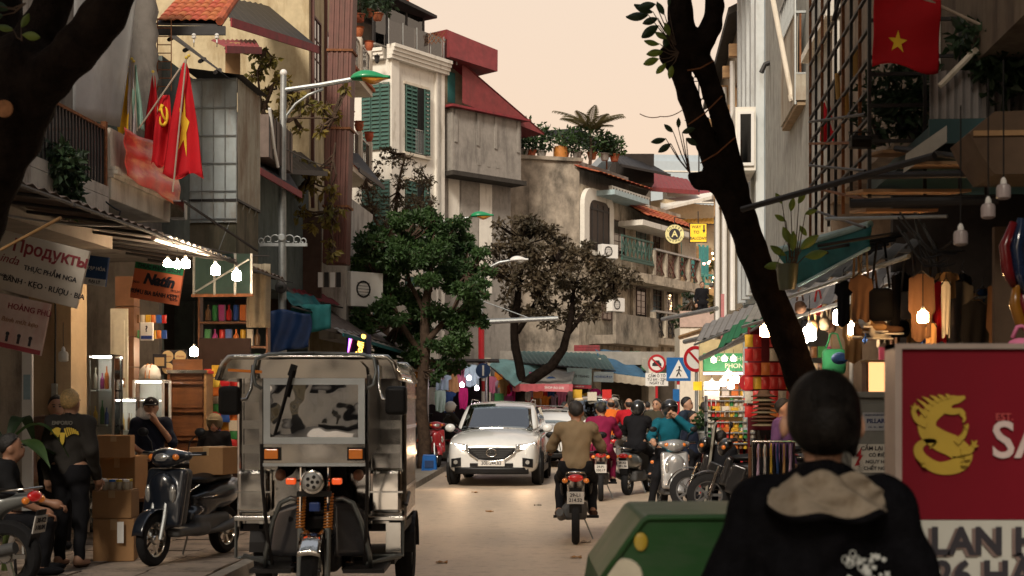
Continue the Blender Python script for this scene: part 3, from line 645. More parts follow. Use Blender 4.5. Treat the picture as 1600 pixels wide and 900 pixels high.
# --- white rounded house with green shutters
W1 = Front(556,48.7,608,48.2); W2 = Front(608,48.2,692,50.6)
Wt = W2.thing('white_house', 'tall white corner house with green louvred shutters and a glazed penthouse')
Wl = W2.len; zc = W2.z(650,105)
MB().box(0,Wl,0,6,0,zc).b('wall', whitew, Wt)
m1 = Matrix.Rotation(W1.ang-W2.ang,4,'Z')
b = MB(); l1 = W1.len; ca, sa = math.cos(W1.ang-W2.ang), math.sin(W1.ang-W2.ang)
def w1(x, y, z): return (x*ca-y*sa-l1*ca, x*sa+y*ca-l1*sa, z)
def w1box(x0,x1,y0,y1,z0,z1): return [w1(x,y,z) for z in (z0,z1) for x,y in ((x0,y0),(x1,y0),(x1,y1),(x0,y1))]
BF = [(0,3,2,1),(4,5,6,7),(0,1,5,4),(1,2,6,5),(2,3,7,6),(3,0,4,7)]
MB().add(w1box(0,l1-.01,0.02,6,0,zc-.01),BF).b('side_wall', whitew, Wt)
for i,(x0,x1) in enumerate(((0.02,.42),(Wl*.52+.92,Wl*.52+1.2),(Wl-.4,Wl-.02))): MB().box(x0,x1,-.1,0,0,zc).b('pilaster', whitew, Wt)
for i in range(4): MB().box(-.12,Wl+.1,-.22-.05*i,.0,zc+.001+.12*i,zc+.118+.12*i).b('cornice', whitew, Wt)
for i in range(3): MB().add(w1box(-.1,l1-.12,-.2-.05*i,.1,zc+.002+.12*i,zc+.119+.12*i),BF).b('cornice', whitew, Wt)
for fl in range(4):
    z1 = W2.z(650,136)-fl*3.3; h = 2.35; cx = W2.x(650)
    MB().box(cx-.68,cx+.68,-.05,-.002,z1,z1+.09).b('lintel', cream, Wt); MB().box(cx-.72,cx+.72,-.12,-.002,z1-h-.1,z1-h).b('sill', cream, Wt)
    MB().box(cx-.6,cx+.6,-.004,.02,z1-h,z1).b('window', mat('dark_room', (.01,.012,.012), .6), Wt)
    for k in range(4):
        if k == 2: continue
        shutter(Wt, (cx-.45+k*.3,-.05 if k < 3 else -.14,z1-h/2), .29, h-.06, teal, slats=16)
    railing(Wt, (cx-.15,-.08,z1-h+.05), (cx+.6,-.08,z1-h+.05), .8, 7, steel, steel)
    sx_ = l1*.62
    for k in range(3):
        q = w1(sx_-.36+k*.36,-.06,z1-h/2-.05); s_ = shutter(Wt, q, .34, h-.1, teal, slats=16); s_.rotation_euler = (0,0,W1.ang-W2.ang)
# penthouse
zt = zc+.5; MB().box(-.3,Wl-.1,.35,5,zt,zt+.05).b('roof_deck', concrete, Wt)
for x in (-.2,.45,1.5,Wl-.5): MB().box(x,x+.09,.5,.59,zt+.05,zt+1.5).b('mullion', dark, Wt)
MB().box(-.2,Wl-.42,.52,.535,zt+.05,zt+1.5).b('pane', glass, Wt); MB().box(-.2,Wl-.42,2.6,2.7,zt+.05,zt+1.5).b('penthouse_wall', concrete, Wt)
MB().add([(-.6,.1,zt+1.75),(Wl-.2,.1,zt+1.5),(Wl-.2,4,zt+1.5),(-.6,4,zt+1.75),(-.6,.1,zt+1.9),(Wl-.2,.1,zt+1.6),(Wl-.2,4,zt+1.6),(-.6,4,zt+1.9)],BF).b('penthouse_roof', dark, Wt)
for i in range(5): MB().box(-.25+i*.75,.45+i*.75-.02,-.2,-.19,zt-.05,zt+.75).b('balustrade_pane', mix_glass('balustrade_glass', (.6,.62,.6), .1), Wt)
for i in range(6): MB().cyl((-.25+i*.75,-.195,zt-.05),(-.25+i*.75,-.195,zt+.8),.018,n=6).b('balustrade_post', steel, Wt)
MB().box(-.4,1.2,1,3.5,zt+1.9,zt+3.6).b('stair_tower', brownpaint, Wt); MB().box(-.6,1.5,.7,3.8,zt+3.6,zt+3.75).b('stair_tower_roof', maroon, Wt)
MB().add([(1.0,.4,zt+1.7),(1.8,.5,zt+1.7),(1.5,.8,zt+3.0),(.9,.8,zt+3.0)],[(0,1,2,3)]).b('roof_slope', tile_m, Wt)
an = thing('drying_rack', 'rusty folding lattice rack sticking out above the white house', 'rack', at(655,62,49.6))
for i in range(5):
    x = i*.15; z = i*.02
    MB().tube([(x,0,z-.18),(x+.3,0,z+.2)],.014,5).b('lattice_bar', rust, an); MB().tube([(x,.02,z+.2),(x+.3,.02,z-.18)],.014,5).b('lattice_bar', rust, an)
lan = thing('wall_lantern', 'small black lantern under the white house cornice', 'lantern', at(590,90,47.9))
MB().tube([(0,0,0),(0,-.12,.1),(0,-.2,0)],.015,6).b('arm', dark, lan); MB().lathe([(.02,-.25),(.07,-.2),(.09,-.05),(.11,-.02),(.03,.05)],(0,-.2,0),n=8).b('head', dark, lan)
# --- bare concrete house with a red sheet roof
K = Front(691,51.0,798,53.4); Kt = K.thing('concrete_house', 'narrow bare concrete house under a red sheet roof')
kz = K.z(745,182); kb = K.z(745,278); kl = K.len
MB().box(0,kl,-.55,5,kb,kz).b('wall', concrete, Kt); MB().box(.1,kl,0,5,0,kb).b('lower_wall', concrete, Kt)
for px in (694,728,756,791): x = K.x(px); MB().box(x,x+.12,-.6,-.551,kb+1.05,kz-.05).b('rib', concrete, Kt)
for px in (730,745,759): x = K.x(px); MB().box(x,x+.16,-.565,-.551,kb+.35,kb+.62).b('vent_block', concrete, Kt)
MB().box(-.15,kl+.1,-.75,.1,kb-.16,kb-.002).b('ledge', mat('black_ledge', (.05,.045,.04), .9), Kt)
MB().add([(-.2,-.8,kz+.0),(kl+.25,-.8,kz-.02),(kl+.25,5,kz+.2),(-.2,5,kz+.2),(-.2,-.8,kz+.08),(kl+.25,-.8,kz+.06),(kl+.25,5,kz+.28),(-.2,5,kz+.28)],BF).b('eave', maroon, Kt)
for px0,px1 in ((700,717),(749,768)): MB().box(K.x(px0),K.x(px1),-.03,-.001,kb-4.2,kb-.18).b('door_panel', whitew, Kt)
MB().box(K.x(720),K.x(747),-.02,-.001,kb-4.2,kb-.18).b('roller_door', mat('grey_sheet', (.32,.3,.27), .7), Kt)
x0, x1 = K.x(690), K.x(757)
MB().box(x0+.1,x1-.4,.3,4,kz+.25,kz+1.9).b('attic_wall', mat('attic_wall', (.3,.27,.2), .9), Kt)
MB().box(K.x(708),K.x(719),.27,.299,kz+.4,kz+1.5).b('attic_door', turq, Kt)
MB().add([(x0-.2,-.7,kz+1.75),(x1,-.7,kz+1.6),(x1,3.8,kz+1.6),(x0-.2,3.8,kz+1.75),(x0-.2,-.5,kz+2.75),(x1+.2,-.5,kz+2.45),(x1+.2,3.8,kz+2.6),(x0-.2,3.8,kz+2.9)],BF).b('red_canopy', redroof, Kt)
xe = K.x(842)
corrugated(MB(), (x1-1.4,2.5,kz+1.75), (x1-1.4,-.3,kz+1.75), (xe,2.5,kz-.25), (xe,-.3,kz-.25), 16, .03).b('red_roof_slope', redroof, Kt)
MB().add([(x1-1.4,-.32,kz+1.7),(xe,-.32,kz-.3),(x1-1.4,-.32,kz+.3)],[(0,1,2)]).b('gable_sheet', redroof, Kt)
# --- mouldy house with balconies
P1 = Front(797,55.2,906,56.0); Q = Front(906,56.0,1064,65.2)
Mt = Q.thing('mouldy_house', 'mould streaked old house with terraces and balconies along the bend'); ql = Q.len
ztp = P1.z(850,250)
pw = P1.thing('party_wall_house', 'blank black stained concrete flank wall with a planted roof')
MB().box(0,P1.len-.02,0,7,0,ztp).b('wall', mold, pw)
MB().box(-.05,P1.len+.1,-.12,.4,ztp,ztp+.14).b('coping', mold, pw)
for i in range(5): MB().box(.2+i*.55,.2+i*.55+.02,-.012,0,0,ztp-.5).b('formwork_seam', mold, pw)
qz = lambda px,py: Q.z(px,py); qx = Q.x
cream, cream0 = mat('aged_cream_plaster', (.50,.44,.35), .9, var=.2, bump=.35, dirt_or_sheen=(.10,.085,.07), damt=.62, dscale=(1.1,1.1,.5)), cream
MB().box(.0,ql,0.02,6,0,qz(950,300)).b('wall', cream, Mt)
MB().box(.02,qx(985),.1,5.9,qz(950,300)-.001,qz(920,255)).b('attic_wall', concrete, Mt)
# roofs of red sheet and tile
def troof(xa, xb, za, zb, y0, y1, parent, rows=4):
    MB().add([(xa,y0,za-.05),(xb,y0,za-.05),(xb,y1,zb-.05),(xa,y1,zb-.05)],[(0,1,2,3)]).b('roof_deck', dark, parent)
    n = max(2,int((xb-xa)/.42)); wv = (xb-xa)/n; L_ = math.hypot(y1-y0,zb-za)/rows; an = math.atan2(zb-za,y1-y0)
    tm = MB().sheet(lambda u,v: (wv*.98*u,L_*1.12*v,.04*math.sin(u*PI)+.03*(1-v)),4,1,.02).mesh('roof_tile')
    for r_ in range(rows):
        for c_ in range(n): link('roof_tile', tm, tile_m, parent, loc=(xa+c_*wv,y0+(y1-y0)*r_/rows,za+(zb-za)*r_/rows), rot=(an,0,random.uniform(-.01,.01)))
troof(qx(903),qx(990), qz(945,286), qz(945,263), -.9, .9, Mt)
MB().box(qx(930),qx(990),-.75,-.6,qz(950,300)-.35,qz(950,300)+.05).b('parapet', whitew, Mt)
for i in range(14): MB().box(qx(930)+.1+i*.28,qx(930)+.2+i*.28,-.76,-.751,qz(950,300)-.28,qz(950,300)-.02).b('parapet_slot', dark, Mt)
MB().box(qx(925),qx(980),-1.0,0,qz(950,306)-.2,qz(950,306)).b('awning_strip', mat('pale_blue_sheet', (.36,.47,.5), .6), Mt)
troof(qx(975),qx(1058), qz(1010,350), qz(1010,318), -1.1, .4, Mt, 5)
MB().box(qx(965),qx(1060),-1.15,0,qz(1010,362)-.1,qz(1010,362)+.12).b('eave_moulding', whitew, Mt)
# framed arched window bay
def archpoly(x0, x1, z0, z1, r, n=6):
    pts = [(x0,z0),(x1,z0)]
    for i in range(n+1): a = PI/2*i/n; pts.append((x1-r+r*math.cos(a),z1-r+r*math.sin(a)))
    for i in range(n+1): a = PI/2+PI/2*i/n; pts.append((x0+r+r*math.cos(a),z1-r+r*math.sin(a)))
    return pts
z_b, z_t = qz(925,392), qz(925,312); xa, xb = qx(908), qx(950)
MB().prism(archpoly(xa-.1,xb+.15,z_b-.2,z_t+.4,.7),-.2,.0).b('bay_surround', whitew, Mt)
MB().prism(archpoly(xa+.35,xb-.3,z_b,z_t-.05,.45),-.215,-.201).b('arched_window', mat('dark_brown_wood', (.035,.022,.016), .6), Mt)
for k in range(4): MB().box(xa+.5+k*(xb-xa-.9)/3,xa+.55+k*(xb-xa-.9)/3,-.24,-.216,z_b,z_t-.2).b('muntin', dark, Mt)
MB().box(xa+.4,xb-.35,-.24,-.216,z_b+1.6,z_b+1.68).b('muntin', dark, Mt)
# storeys
z2f, z1f = qz(1020,437), qz(1020,530)
MB().box(qx(935),ql-.1,-1.0,0,z2f-.3,z2f-.02).b('balcony_slab', cream, Mt); MB().box(qx(935)-.1,ql,-1.1,.0,z2f-.42,z2f-.31).b('balcony_moulding', cream, Mt)
MB().box(qx(985),ql-.1,-1.0,0,z1f-.3,z1f-.02).b('balcony_slab', cream, Mt)
MB().box(qx(920),qx(988),-1.2,0,z1f-.45,z1f-.1).box(qx(920),qx(988),-1.2,-1.05,z1f-.1,z1f+.75).b('balcony_parapet', mold, Mt)
for (xA,xB,zf,mm,mr) in ((qx(990),ql-.15,z2f,brownpaint,cream),(qx(990),ql-.3,z1f,dark,cream)):
    n = 4
    for k in range(n+1): x = xA+(xB-xA)*k/n; MB().box(x-.1,x+.1,-1.0,-.8,zf,zf+1.05).b('pier', cream, Mt)
    MB().box(xA,xB,-1.02,-.78,zf+1.05,zf+1.13).b('handrail', steel, Mt)
    for k in range(n):
        x0_, x1_ = xA+(xB-xA)*k/n+.12, xA+(xB-xA)*(k+1)/n-.12; mid = (x0_+x1_)/2
        for s in (-1,1):
            MB().tube([(mid-s*(x1_-x0_)/2,-.9,zf+.1),(mid+s*(x1_-x0_)/2,-.9,zf+1.0)],.03,5).b('lattice_bar', mm, Mt)
            MB().box(mid+s*(x1_-x0_)*.25-.02,mid+s*(x1_-x0_)*.25+.02,-.92,-.88,zf+.05,zf+1.05).b('baluster', mm, Mt)
        MB().tube([(mid+.3*math.cos(a),-.9,zf+.52+.32*math.sin(a)) for a in np.linspace(0,2*PI,13)],.025,5).b('ring', mm, Mt)
gx0, gx1, gz = qx(938), qx(988), qz(960,412)
MB().box(gx0,gx1,-1.0,-.9,gz,gz+.1).b('balcony_beam', teal, Mt)
for z in (.12,.95): MB().box(gx0,gx1,-.98,-.92,gz+z,gz+z+.07).b('rail', teal, Mt)
n = 8
for k in range(n):
    x0_, x1_ = gx0+(gx1-gx0)*k/n, gx0+(gx1-gx0)*(k+1)/n
    MB().box(x0_,x0_+.04,-.97,-.93,gz+.1,gz+.95).b('baluster', teal, Mt)
    for s in (0,1): MB().tube([(x0_ if s else x1_,-.95,gz+.19),(x1_ if s else x0_,-.95,gz+.95)],.02,4).b('lattice_bar', teal, Mt)
brownw = mat('brown_door_wood', (.06,.03,.022), .6, var=.3)
for (pxa,pxb,pya,pyb,mm) in ((957,975,345,400,brownw),(993,1008,352,395,teal),(1016,1030,352,400,brownw),(993,1008,450,500,brownw),(1018,1032,450,500,brownw),(940,955,455,500,brownw),(1036,1050,455,500,brownw)):
    a_, b_ = qx(pxa), qx(pxb); za, zb_ = qz((pxa+pxb)/2,pyb), qz((pxa+pxb)/2,pya)
    window(Mt, ((a_+b_)/2,-.03,(za+zb_)/2), b_-a_, zb_-za, mm, 'Y', 2, 5)
for px in (985,1012,1034,1056): MB().box(qx(px),qx(px)+.3,-.12,-.001,0,qz(1020,352)).b('pilaster', cream, Mt)
for i in range(10): MB().box(qx(1036)+i*.17,qx(1036)+i*.17+.15,-.9,-.88,qz(1045,405),qz(1045,362)).b('sunblind_slat', mat('faded_blind', (.42,.36,.28), .8, var=.2), Mt)
MB().box(ql-1.3,ql-.9,-1.0,-.6,z1f,z2f-.45).b('white_pillar', mat('pale_blue_paint', (.5,.56,.58), .7), Mt)
cream = cream0
ac_unit('air conditioner on the stained wall beside the bronze leaved tree', at(962,487,57.3), .8)
ac_unit('air conditioner standing on the green lattice balcony', at(950,404,56.8), .6)
# roof garden
for i,(px,py,r_,lf) in enumerate(((812,240,.5,LEAF_D),(830,236,.6,LEAF_G),(846,238,.45,LEAF_D),(882,236,.5,LEAF_G),(902,240,.5,LEAF_D),(925,250,.55,LEAF_G),(945,252,.4,LEAF_D),(960,244,.4,LEAF_G),(818,258,.35,LEAF_D))):
    pp = at(px,248,55.4+(px-797)*.012); pp.z = max(pp.z, ztp+.14) if px < 905 else qz(950,300)-.2+1.3
    potted(('bushy pot plant at the end of the planted roof beside the concrete house','tall green pot plant beside the end plant of the roof garden','dark pot plant just before the orange tank','green pot plant just past the orange tank','dark pot plant beside the roof palm','green pot plant on the tiled attic before the palm','dark pot plant on the tiled attic','last green pot plant under the dark shelter','low dark pot plant in front on the planted roof')[i], pp, .2,.28, tile_m if i % 2 else concrete, lf, r_*1.1, 240, .2, 20+i, 'potted plants on the roof garden', r_*.9)
pl = thing('palm', 'feathery palm growing on the roof garden against the sky', 'palm', Vector((xx(922,56.6),56.6,ztp)), scale=.8)
MB().tube([(0,0,0),(.05,0,.8),(0,0,1.6)],[.09,.07,.06],8).b('trunk', bark2, pl)
fr = random.Random(5)
for i in range(15):
    a = i*2.4; L_ = 1.2+fr.random()*.8; el = fr.uniform(.75,1.45); b = MB(); rib = []
    for k in range(13):
        q = k/12; rib.append(Vector((math.cos(a)*L_*q*math.cos(el*(1-q*.7)), math.sin(a)*L_*q*math.cos(el*(1-q*.7)), 1.6+L_*(math.sin(el)*q-.42*q*q))))
    b.tube(rib,[.02*(1-k/13)+.004 for k in range(13)],5)
    for k in range(2,13):
        t_ = (rib[k]-rib[k-1]).normalized(); s_ = t_.cross(Vector((0,0,1))).normalized(); ln = .38*math.sin(PI*(k/13)**.8)+.08
        for sg in (-1,1):
            for o_ in (0,.5):
                p0 = rib[k]*(1-o_)+rib[k-1]*o_; p1 = p0+(s_*sg*.8+t_*.6)*ln+Vector((0,0,-.12)); b.add([p0-t_*.02,p0+t_*.02,(p0+p1)/2+t_*.03+Vector((0,0,.03)),p1],[(0,1,2),(0,2,3)])
    b.b('frond', LEAF_P, pl)
MB().lathe([(.26,0),(.28,.1),(.28,.6),(.2,.66)],n=16).b('water_tank', mat('orange_plastic', (.45,.17,.03), .6), smooth='auto', loc=Vector((xx(876,56),56.3,ztp)), label='orange plastic water tank among the roof plants', cat='tank')
rs = thing('roof_shelter', 'dark sheet shelter over the roof garden', 'roof', at(800,250,58))
o = rs.location
MB().add([at(835,205,58)-o,at(905,200,60)-o,at(975,243,60)-o,at(955,243,57)-o],[(0,1,2,3)]).b('sheet', dark, rs)
for px,py in ((846,208),(878,212),(905,218),(948,238)): MB().tube([at(px,py,57.8)-o, Vector((xx(px,57.8),57.8,ztp))-o],.035,5).b('post', rust, rs)
awning('dark lean-to roof reaching past the mouldy house', at(960,243,62), at(1000,246,64), at(968,256,59.5), at(1047,272,63), dark, dark, .1, ribs=6)
MB().box(0,1.7,0,4,0,1.3).b('roof_room', mat('dark_boards', (.03,.025,.022), .8), loc=at(962,286,63), label='dark boarded roof room under the lean-to', cat='hut')
awning('red tin roof at the far end of the mouldy house', at(1010,268,68), at(1075,280,70), at(1015,292,65.5), at(1092,298,67), redroof, redroof, .2)
awning('faded red tin roof behind the leaning tree', at(1030,286,70), at(1110,290,72), at(1042,300,68), at(1120,305,69), maroon, whitew, .2)
# pale building far behind
bk = thing('pale_blue_building', 'pale blue grey building rising behind the roofs', 'building', (xx(962,92),92,0), R(6))
bz = zz(238,92); MB().box(0,12,0,8,0,bz-.5).b('wall', mat('pale_blue_wall', (.40,.47,.52), .8, var=.05), bk); MB().box(-.8,6,.5,8,bz-.5,bz).b('upper_wall', mat('pale_blue_wall', (.4,.47,.52)), bk)
for i in range(4): MB().box(.5+i*2.6,2.3+i*2.6,-.03,0,bz-3.2,bz-2.4).b('window', glassd, bk)
for i in range(3): MB().box(0,12,-.05,0,bz-1.2-i*2,bz-1.12-i*2).b('band', whitew, bk)
# --- café with a yellow awning
Cf = Front(1050,66.5,1140,69.5); ct = Cf.thing('corner_cafe', 'café house with turquoise shutters and fairy lights beyond the mouldy house')
cz = Cf.z(1090,345); cl = Cf.len
MB().box(-.5,cl+2,0,6,0,cz+.8).b('wall', mat('cafe_wall', (.52,.42,.28), .85, var=.1), ct)
for k in range(7):
    x = Cf.x(1064)+k*(Cf.x(1110)-Cf.x(1064))/7; w_ = (Cf.x(1110)-Cf.x(1064))/7
    MB().box(x+.03,x+w_-.03,-.08,-.01,Cf.z(1090,432),Cf.z(1090,385)).b('shutter_leaf', turq if k % 3 else wood_l, ct)
    MB().box(x,x+.03,-.12,-.0,Cf.z(1090,435),Cf.z(1090,382)).b('mullion', turq, ct)
MB().box(Cf.x(1062),Cf.x(1112),-.9,0,Cf.z(1090,462),Cf.z(1090,455)).b('balcony_slab', cream, ct)
for k in range(3): MB().box(Cf.x(1062),Cf.x(1112),-.9,-.84,Cf.z(1090,434)-.42*k,Cf.z(1090,434)-.42*k+.1).b('rail', turq, ct)
for k in range(6): x = Cf.x(1062)+k*.33*2; MB().box(x,x+.08,-.92,-.82,Cf.z(1090,455),Cf.z(1090,433)).b('post', turq, ct)
ya = awning('yellow striped café awning behind the leaning tree', at(1048,316,69), at(1130,322,71), at(1040,346,66), at(1125,350,68), mat('yellow_canvas', (.5,.27,.05), .8), None, n=14)
MB().add([at(1032,326,65),at(1112,306,67),at(1115,300,69),at(1032,312,67),at(1032,330,65),at(1112,311,67),at(1115,304,69),at(1032,316,67)],BF).b('eave_board', whitew, label='long white eave board above the yellow awning', cat='board')
bulb_w = glow('warm_bulb', (1,.62,.3), 14)
fl = thing('fairy_lights', 'strings of warm fairy lights hanging down the café wall', 'lights', at(1115,400,66))
for i in range(22):
    q = at(1113+4*math.sin(i*1.7)+random.uniform(-2,8),396+i*4.2,65.8)-fl.location; MB().ball(q,.05,6,4).b('bulb', bulb_w, fl)
for i in range(5): MB().ball(at(1100+i*7,412-i,65.5)-fl.location,.06,6,4).b('bulb', glow('pink_bulb', (1,.35,.25), 12), fl)
MB().tube([at(1113+4*math.sin(i*1.7),394+i*4.2,65.85)-fl.location for i in range(23)],.01,4).b('cable', dark, fl)
# round and square café signs
s1 = thing('round_sign', 'round black and pale yellow coffee sign hanging by the mouldy house', 'sign', at(1054,366,58))
py_ = mat('pale_yellow_paint', (.75,.68,.32), .5)
MB().lathe([(.40,-.03),(.40,.06)],axis='Y',n=32).b('board', ink, s1)
MB().lathe([(.36,-.032),(.385,-.034),(.385,-.04),(.36,-.04)],axis='Y',n=32,ring=True).b('ring', py_, s1); MB().lathe([(.36,-.033),(.36,-.037)],axis='Y',n=32).b('face', py_, s1)
MB().lathe([(.23,-.038),(.23,-.041)],axis='Y',n=32).b('disc', ink, s1)
lettering('A', .36, py_, s1, (0,-.044,0), bold=.02)
for wd, up in (('COFFEE',1),('COFFEE',-1)):
    for i,ch in enumerate(wd):
        a = (i-2.5)*.42*up; lettering(ch, .13, ink, s1, (.295*math.sin(a),-.041,.295*math.cos(a)*up), rot=(0,a if up > 0 else a,0), bold=.02)
MB().tube([(0,.02,.4),(0,.02,.7),(.5,.6,.7)],.02,6).b('bracket', dark, s1)
s2 = thing('square_sign', 'square yellow balcony sign with black letters and arrow', 'sign', at(1091,364,58.5))
ys_ = mat('glowing_yellow_paint', (.85,.50,.02), .5, emit=.35)  # sign face given a weak glow of its own, no lamp inside
MB().box(-.36,.36,-.03,.08,-.40,.40).b('board', ink, s2); MB().box(-.33,.33,-.036,-.031,-.37,.37).b('face', ys_, s2)
lettering('WAY', .17, ink, s2, (-.08,-.04,.24), bold=.02); lettering('TO', .17, ink, s2, (-.08,-.04,.02), bold=.02); lettering('BALCONY', .165, ink, s2, (0,-.04,-.23), bold=.02, sx=.88)
MB().prism([(.2,.33),(.26,.33),(.26,.12),(.30,.12),(.23,-.02),(.16,.12),(.2,.12)],-.041,-.038).b('arrow', ink, s2)
MB().tube([(0,.03,.4),(0,.03,.9)],.02,6).b('bracket', dark, s2)
# ------------------------------------------------------------------ the street goes on behind the camera
for i,(x,y,a,w_,h_,m_) in enumerate(((-8.2,-8,SR,10,9.5,plaster),(-8.6,-19,SR,10,11,yellow_wall),(5.2,-8,SR,10,10,cream),(4.4,-19,SR,10,12,bluegrey),(-1.5,-31,PI/2,18,9,whitew))):
    t = thing('town_house', ('grey plastered house behind the camera beside the flags','ochre house farther behind the camera','cream house behind the camera beside the beer sign','blue grey house farther behind the camera','unseen pale house added to close the street behind the camera for reflections')[i], 'house', (x,y,0), a)  # closing house added unseen, lowered and whitened so polished steel mirrors more sky
    MB().box(-3 if i < 2 else 0,0 if i < 2 else 3,-1,w_,0,h_).b('wall', m_, t) if i < 4 else MB().box(-1,3,-9,9,0,h_).b('wall', m_, t)
    MB().box(-.06,.06,-.8,9.5,0,2.7).b('reflection_strip', mat('dark_reflection_strip', (.012,.012,.014), .5), t, loc=(.02 if i < 2 else (-.02 if i < 4 else 3.02),-5 if i == 4 else 0,0))  # near-black strips added unseen to darken the lower reflections in the steel
    for k in range(8):
        q = MB().box(-.03,.03,0,.9,0,1.5); xo = (.03 if i < 2 else -.03) if i < 4 else 3.03
        q.b('window', glassd, t, loc=(xo,.4+(k % 4)*2.4-(6 if i == 4 else 0),3.4+(k//4)*2.9))
# ------------------------------------------------------------------ houses on the side of the leaning tree
def rhouse(label, v0, v1, z0, z1, m, depth=7., shop=True):
    t = thing('town_house', label, 'house', (RX(v0), v0, 0), SR); ln = v1-v0
    MB().box(0,depth,0,ln,z0,z1).b('wall', m, t)
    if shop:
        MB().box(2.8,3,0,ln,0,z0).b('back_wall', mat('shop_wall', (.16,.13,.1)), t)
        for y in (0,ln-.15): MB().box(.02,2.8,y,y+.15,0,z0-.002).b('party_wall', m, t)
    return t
R1 = rhouse('tall blue grey rendered house with white window strips', 24.0, 28.7, 3.6, 14, bluegrey)
for i in range(5):
    y = .15+i*.95; MB().box(-.14,-.002,y,y+.3,3.6,14).b('pilaster', mat('pale_grey_render', (.55,.58,.58), .85, var=.06, dirt_or_sheen=(.36,.36,.34), damt=.4), R1)
    if i < 4:
        for f in range(4): window(R1, (-.03,y+.62,5.2+f*2.5), .6, 2.0, dark, 'X', 1, 3)
MB().box(-.5,-.16,-.05,1.2,zz(262,24)-.05,zz(172,24)+.05).b('bay_box', whitew, R1)
window(R1, (-.33,-.06,(zz(262,24)+zz(172,24))/2), .28, .92, white, 'Y', 1, 1)
for z in (10.2,12.8): MB().box(-.55,-.14,0,4.7,z,z+.2).b('balcony_slab', whitew, R1)
railing(R1, (-.5,0.05,10.4), (-.5,4.6,10.4), .9, 14, dark, dark)
R2 = rhouse('beige gabled house half hidden behind the leaning tree', 28.7, 38, 3.6, zz(110,34), mat('beige_wall', (.42,.36,.27), .9, dirt_or_sheen=(.25,.2,.14)))
zr = zz(110,34)
MB().add([(-.3,-.3,zr-.2),(3.2,-.3,zr+1.5),(3.2,9,zr+1.5),(-.3,9,zr-.2),(-.3,-.3,zr-.05),(3.2,-.3,zr+1.65),(3.2,9,zr+1.65),(-.3,9,zr-.05)],BF).b('roof', mat('dark_roof_sheet', (.06,.055,.05), .8), R2)
for i in range(5): MB().box(-.25,0,.2+i*1.9,.35+i*1.9,zr-.9,zr-.65).b('eave_beam', wood_l, R2)
for i in range(6): window(R2, (-.02,.8+i*1.45,zr-2.2), .9, 1.9, wood_l, 'X', 2, 4)
for i in range(3): MB().cyl((-.08,1.5+i*2.5,3.6),(-.08,1.5+i*2.5,zr-.7),.06,n=8).b('down_pipe', whitep, R2)
ant = thing('roof_aerial', 'thin aerial mast with crossbars beside the leaning tree', 'aerial', at(1092,300,40))
MB().cyl((0,0,0),(0,0,4.6),.02,n=6).b('mast', dark, ant)
for i,z in enumerate((2.0,2.6,3.1,3.5)): MB().box(-.4,.45,-.012,.012,z,z+.024).b('crossbar', dark, ant)
# nearer house with the iron balcony
R0 = rhouse('cluttered dark house with shuttered balcony above the market stalls', 3.0, 16.5, 3.9, 10, mat('brown_stained_wall', (.20,.16,.12), .9, dirt_or_sheen=(.08,.06,.05), damt=.6))
r0 = 3.0
RM = rhouse('grey house with a steel balcony between the stalls and the tall house', 16.5, 23.98, 3.6, 10, mat('grey_wall', (.36,.36,.33), .9, dirt_or_sheen=(.2,.19,.17), damt=.5))
# metal balcony px 1243-1310
mb_ = thing('steel_balcony', 'beige steel balcony with a planked underside high on the grey house', 'balcony', at(1243,157,18.6), SR)
for i in range(6): MB().box(.02,.95,i*.3,i*.3+.28,-.06,-.01).b('plank', mat('weathered_board', (.3,.22,.14), .8, var=.3), mb_)
MB().box(0,.03,0,1.8,0,1.15).b('side_panel', rustpanel, mb_); MB().box(0,.95,-.03,-.005,0,.35).b('front_panel', rustpanel, mb_)
railing(mb_, (.0,-.02,.35), (.95,-.02,.35), .8, 8, rust, steel); railing(mb_, (.0,.0,1.15), (.0,1.8,1.15), .5, 10, steel, steel)
for x in (.0,.95): MB().cyl((x,0,-.05),(x,0,2.6),.02,n=6).b('post', steel, mb_)
dp = thing('drain_pipe', 'long beige drain pipe running down beside the steel balcony', 'pipe', at(1205,0,19))
MB().tube([at(1204,-20,19)-dp.location,at(1237,152,19)-dp.location,at(1243,157,18.9)-dp.location,at(1262,157,18.6)-dp.location],.035,10).b('pipe', cream, dp, smooth=True)
MB().tube([at(1236,148,19)-dp.location,at(1238,158,19)-dp.location],.045,10).b('collar', cream, dp)
av = thing('hood_box', 'dark brown sheet hood with a pipe on the blue grey wall', 'hood', at(1224,75,23.2))
MB().prism([(-.16,-.26),(.2,-.22),(.2,.3),(.05,.32)],-.25,.25).b('shell', brownpaint, av); MB().tube([(-.1,0,-.2),(-.3,0,-.27),(-.36,0,-.4)],.04,8).b('spout', dark, av)
# white trim balconies higher up on the nearer house (stepped mouldings)
mo = thing('moulded_balcony', 'white moulded balcony edge beside the iron cage', 'balcony', at(1290,110,15.6), SR)
for i in range(4): MB().box(.0+.06*i,1.2,0,2.2,.1*i+.6,.1*i+.699).b('moulding', whitew, mo)
MB().box(.1,.22,.05,.2,-.1,.6).b('corbel', whitew, mo); MB().box(.2,1.2,.1,2.2,1.01,2.4).b('wall_panel', cream, mo)
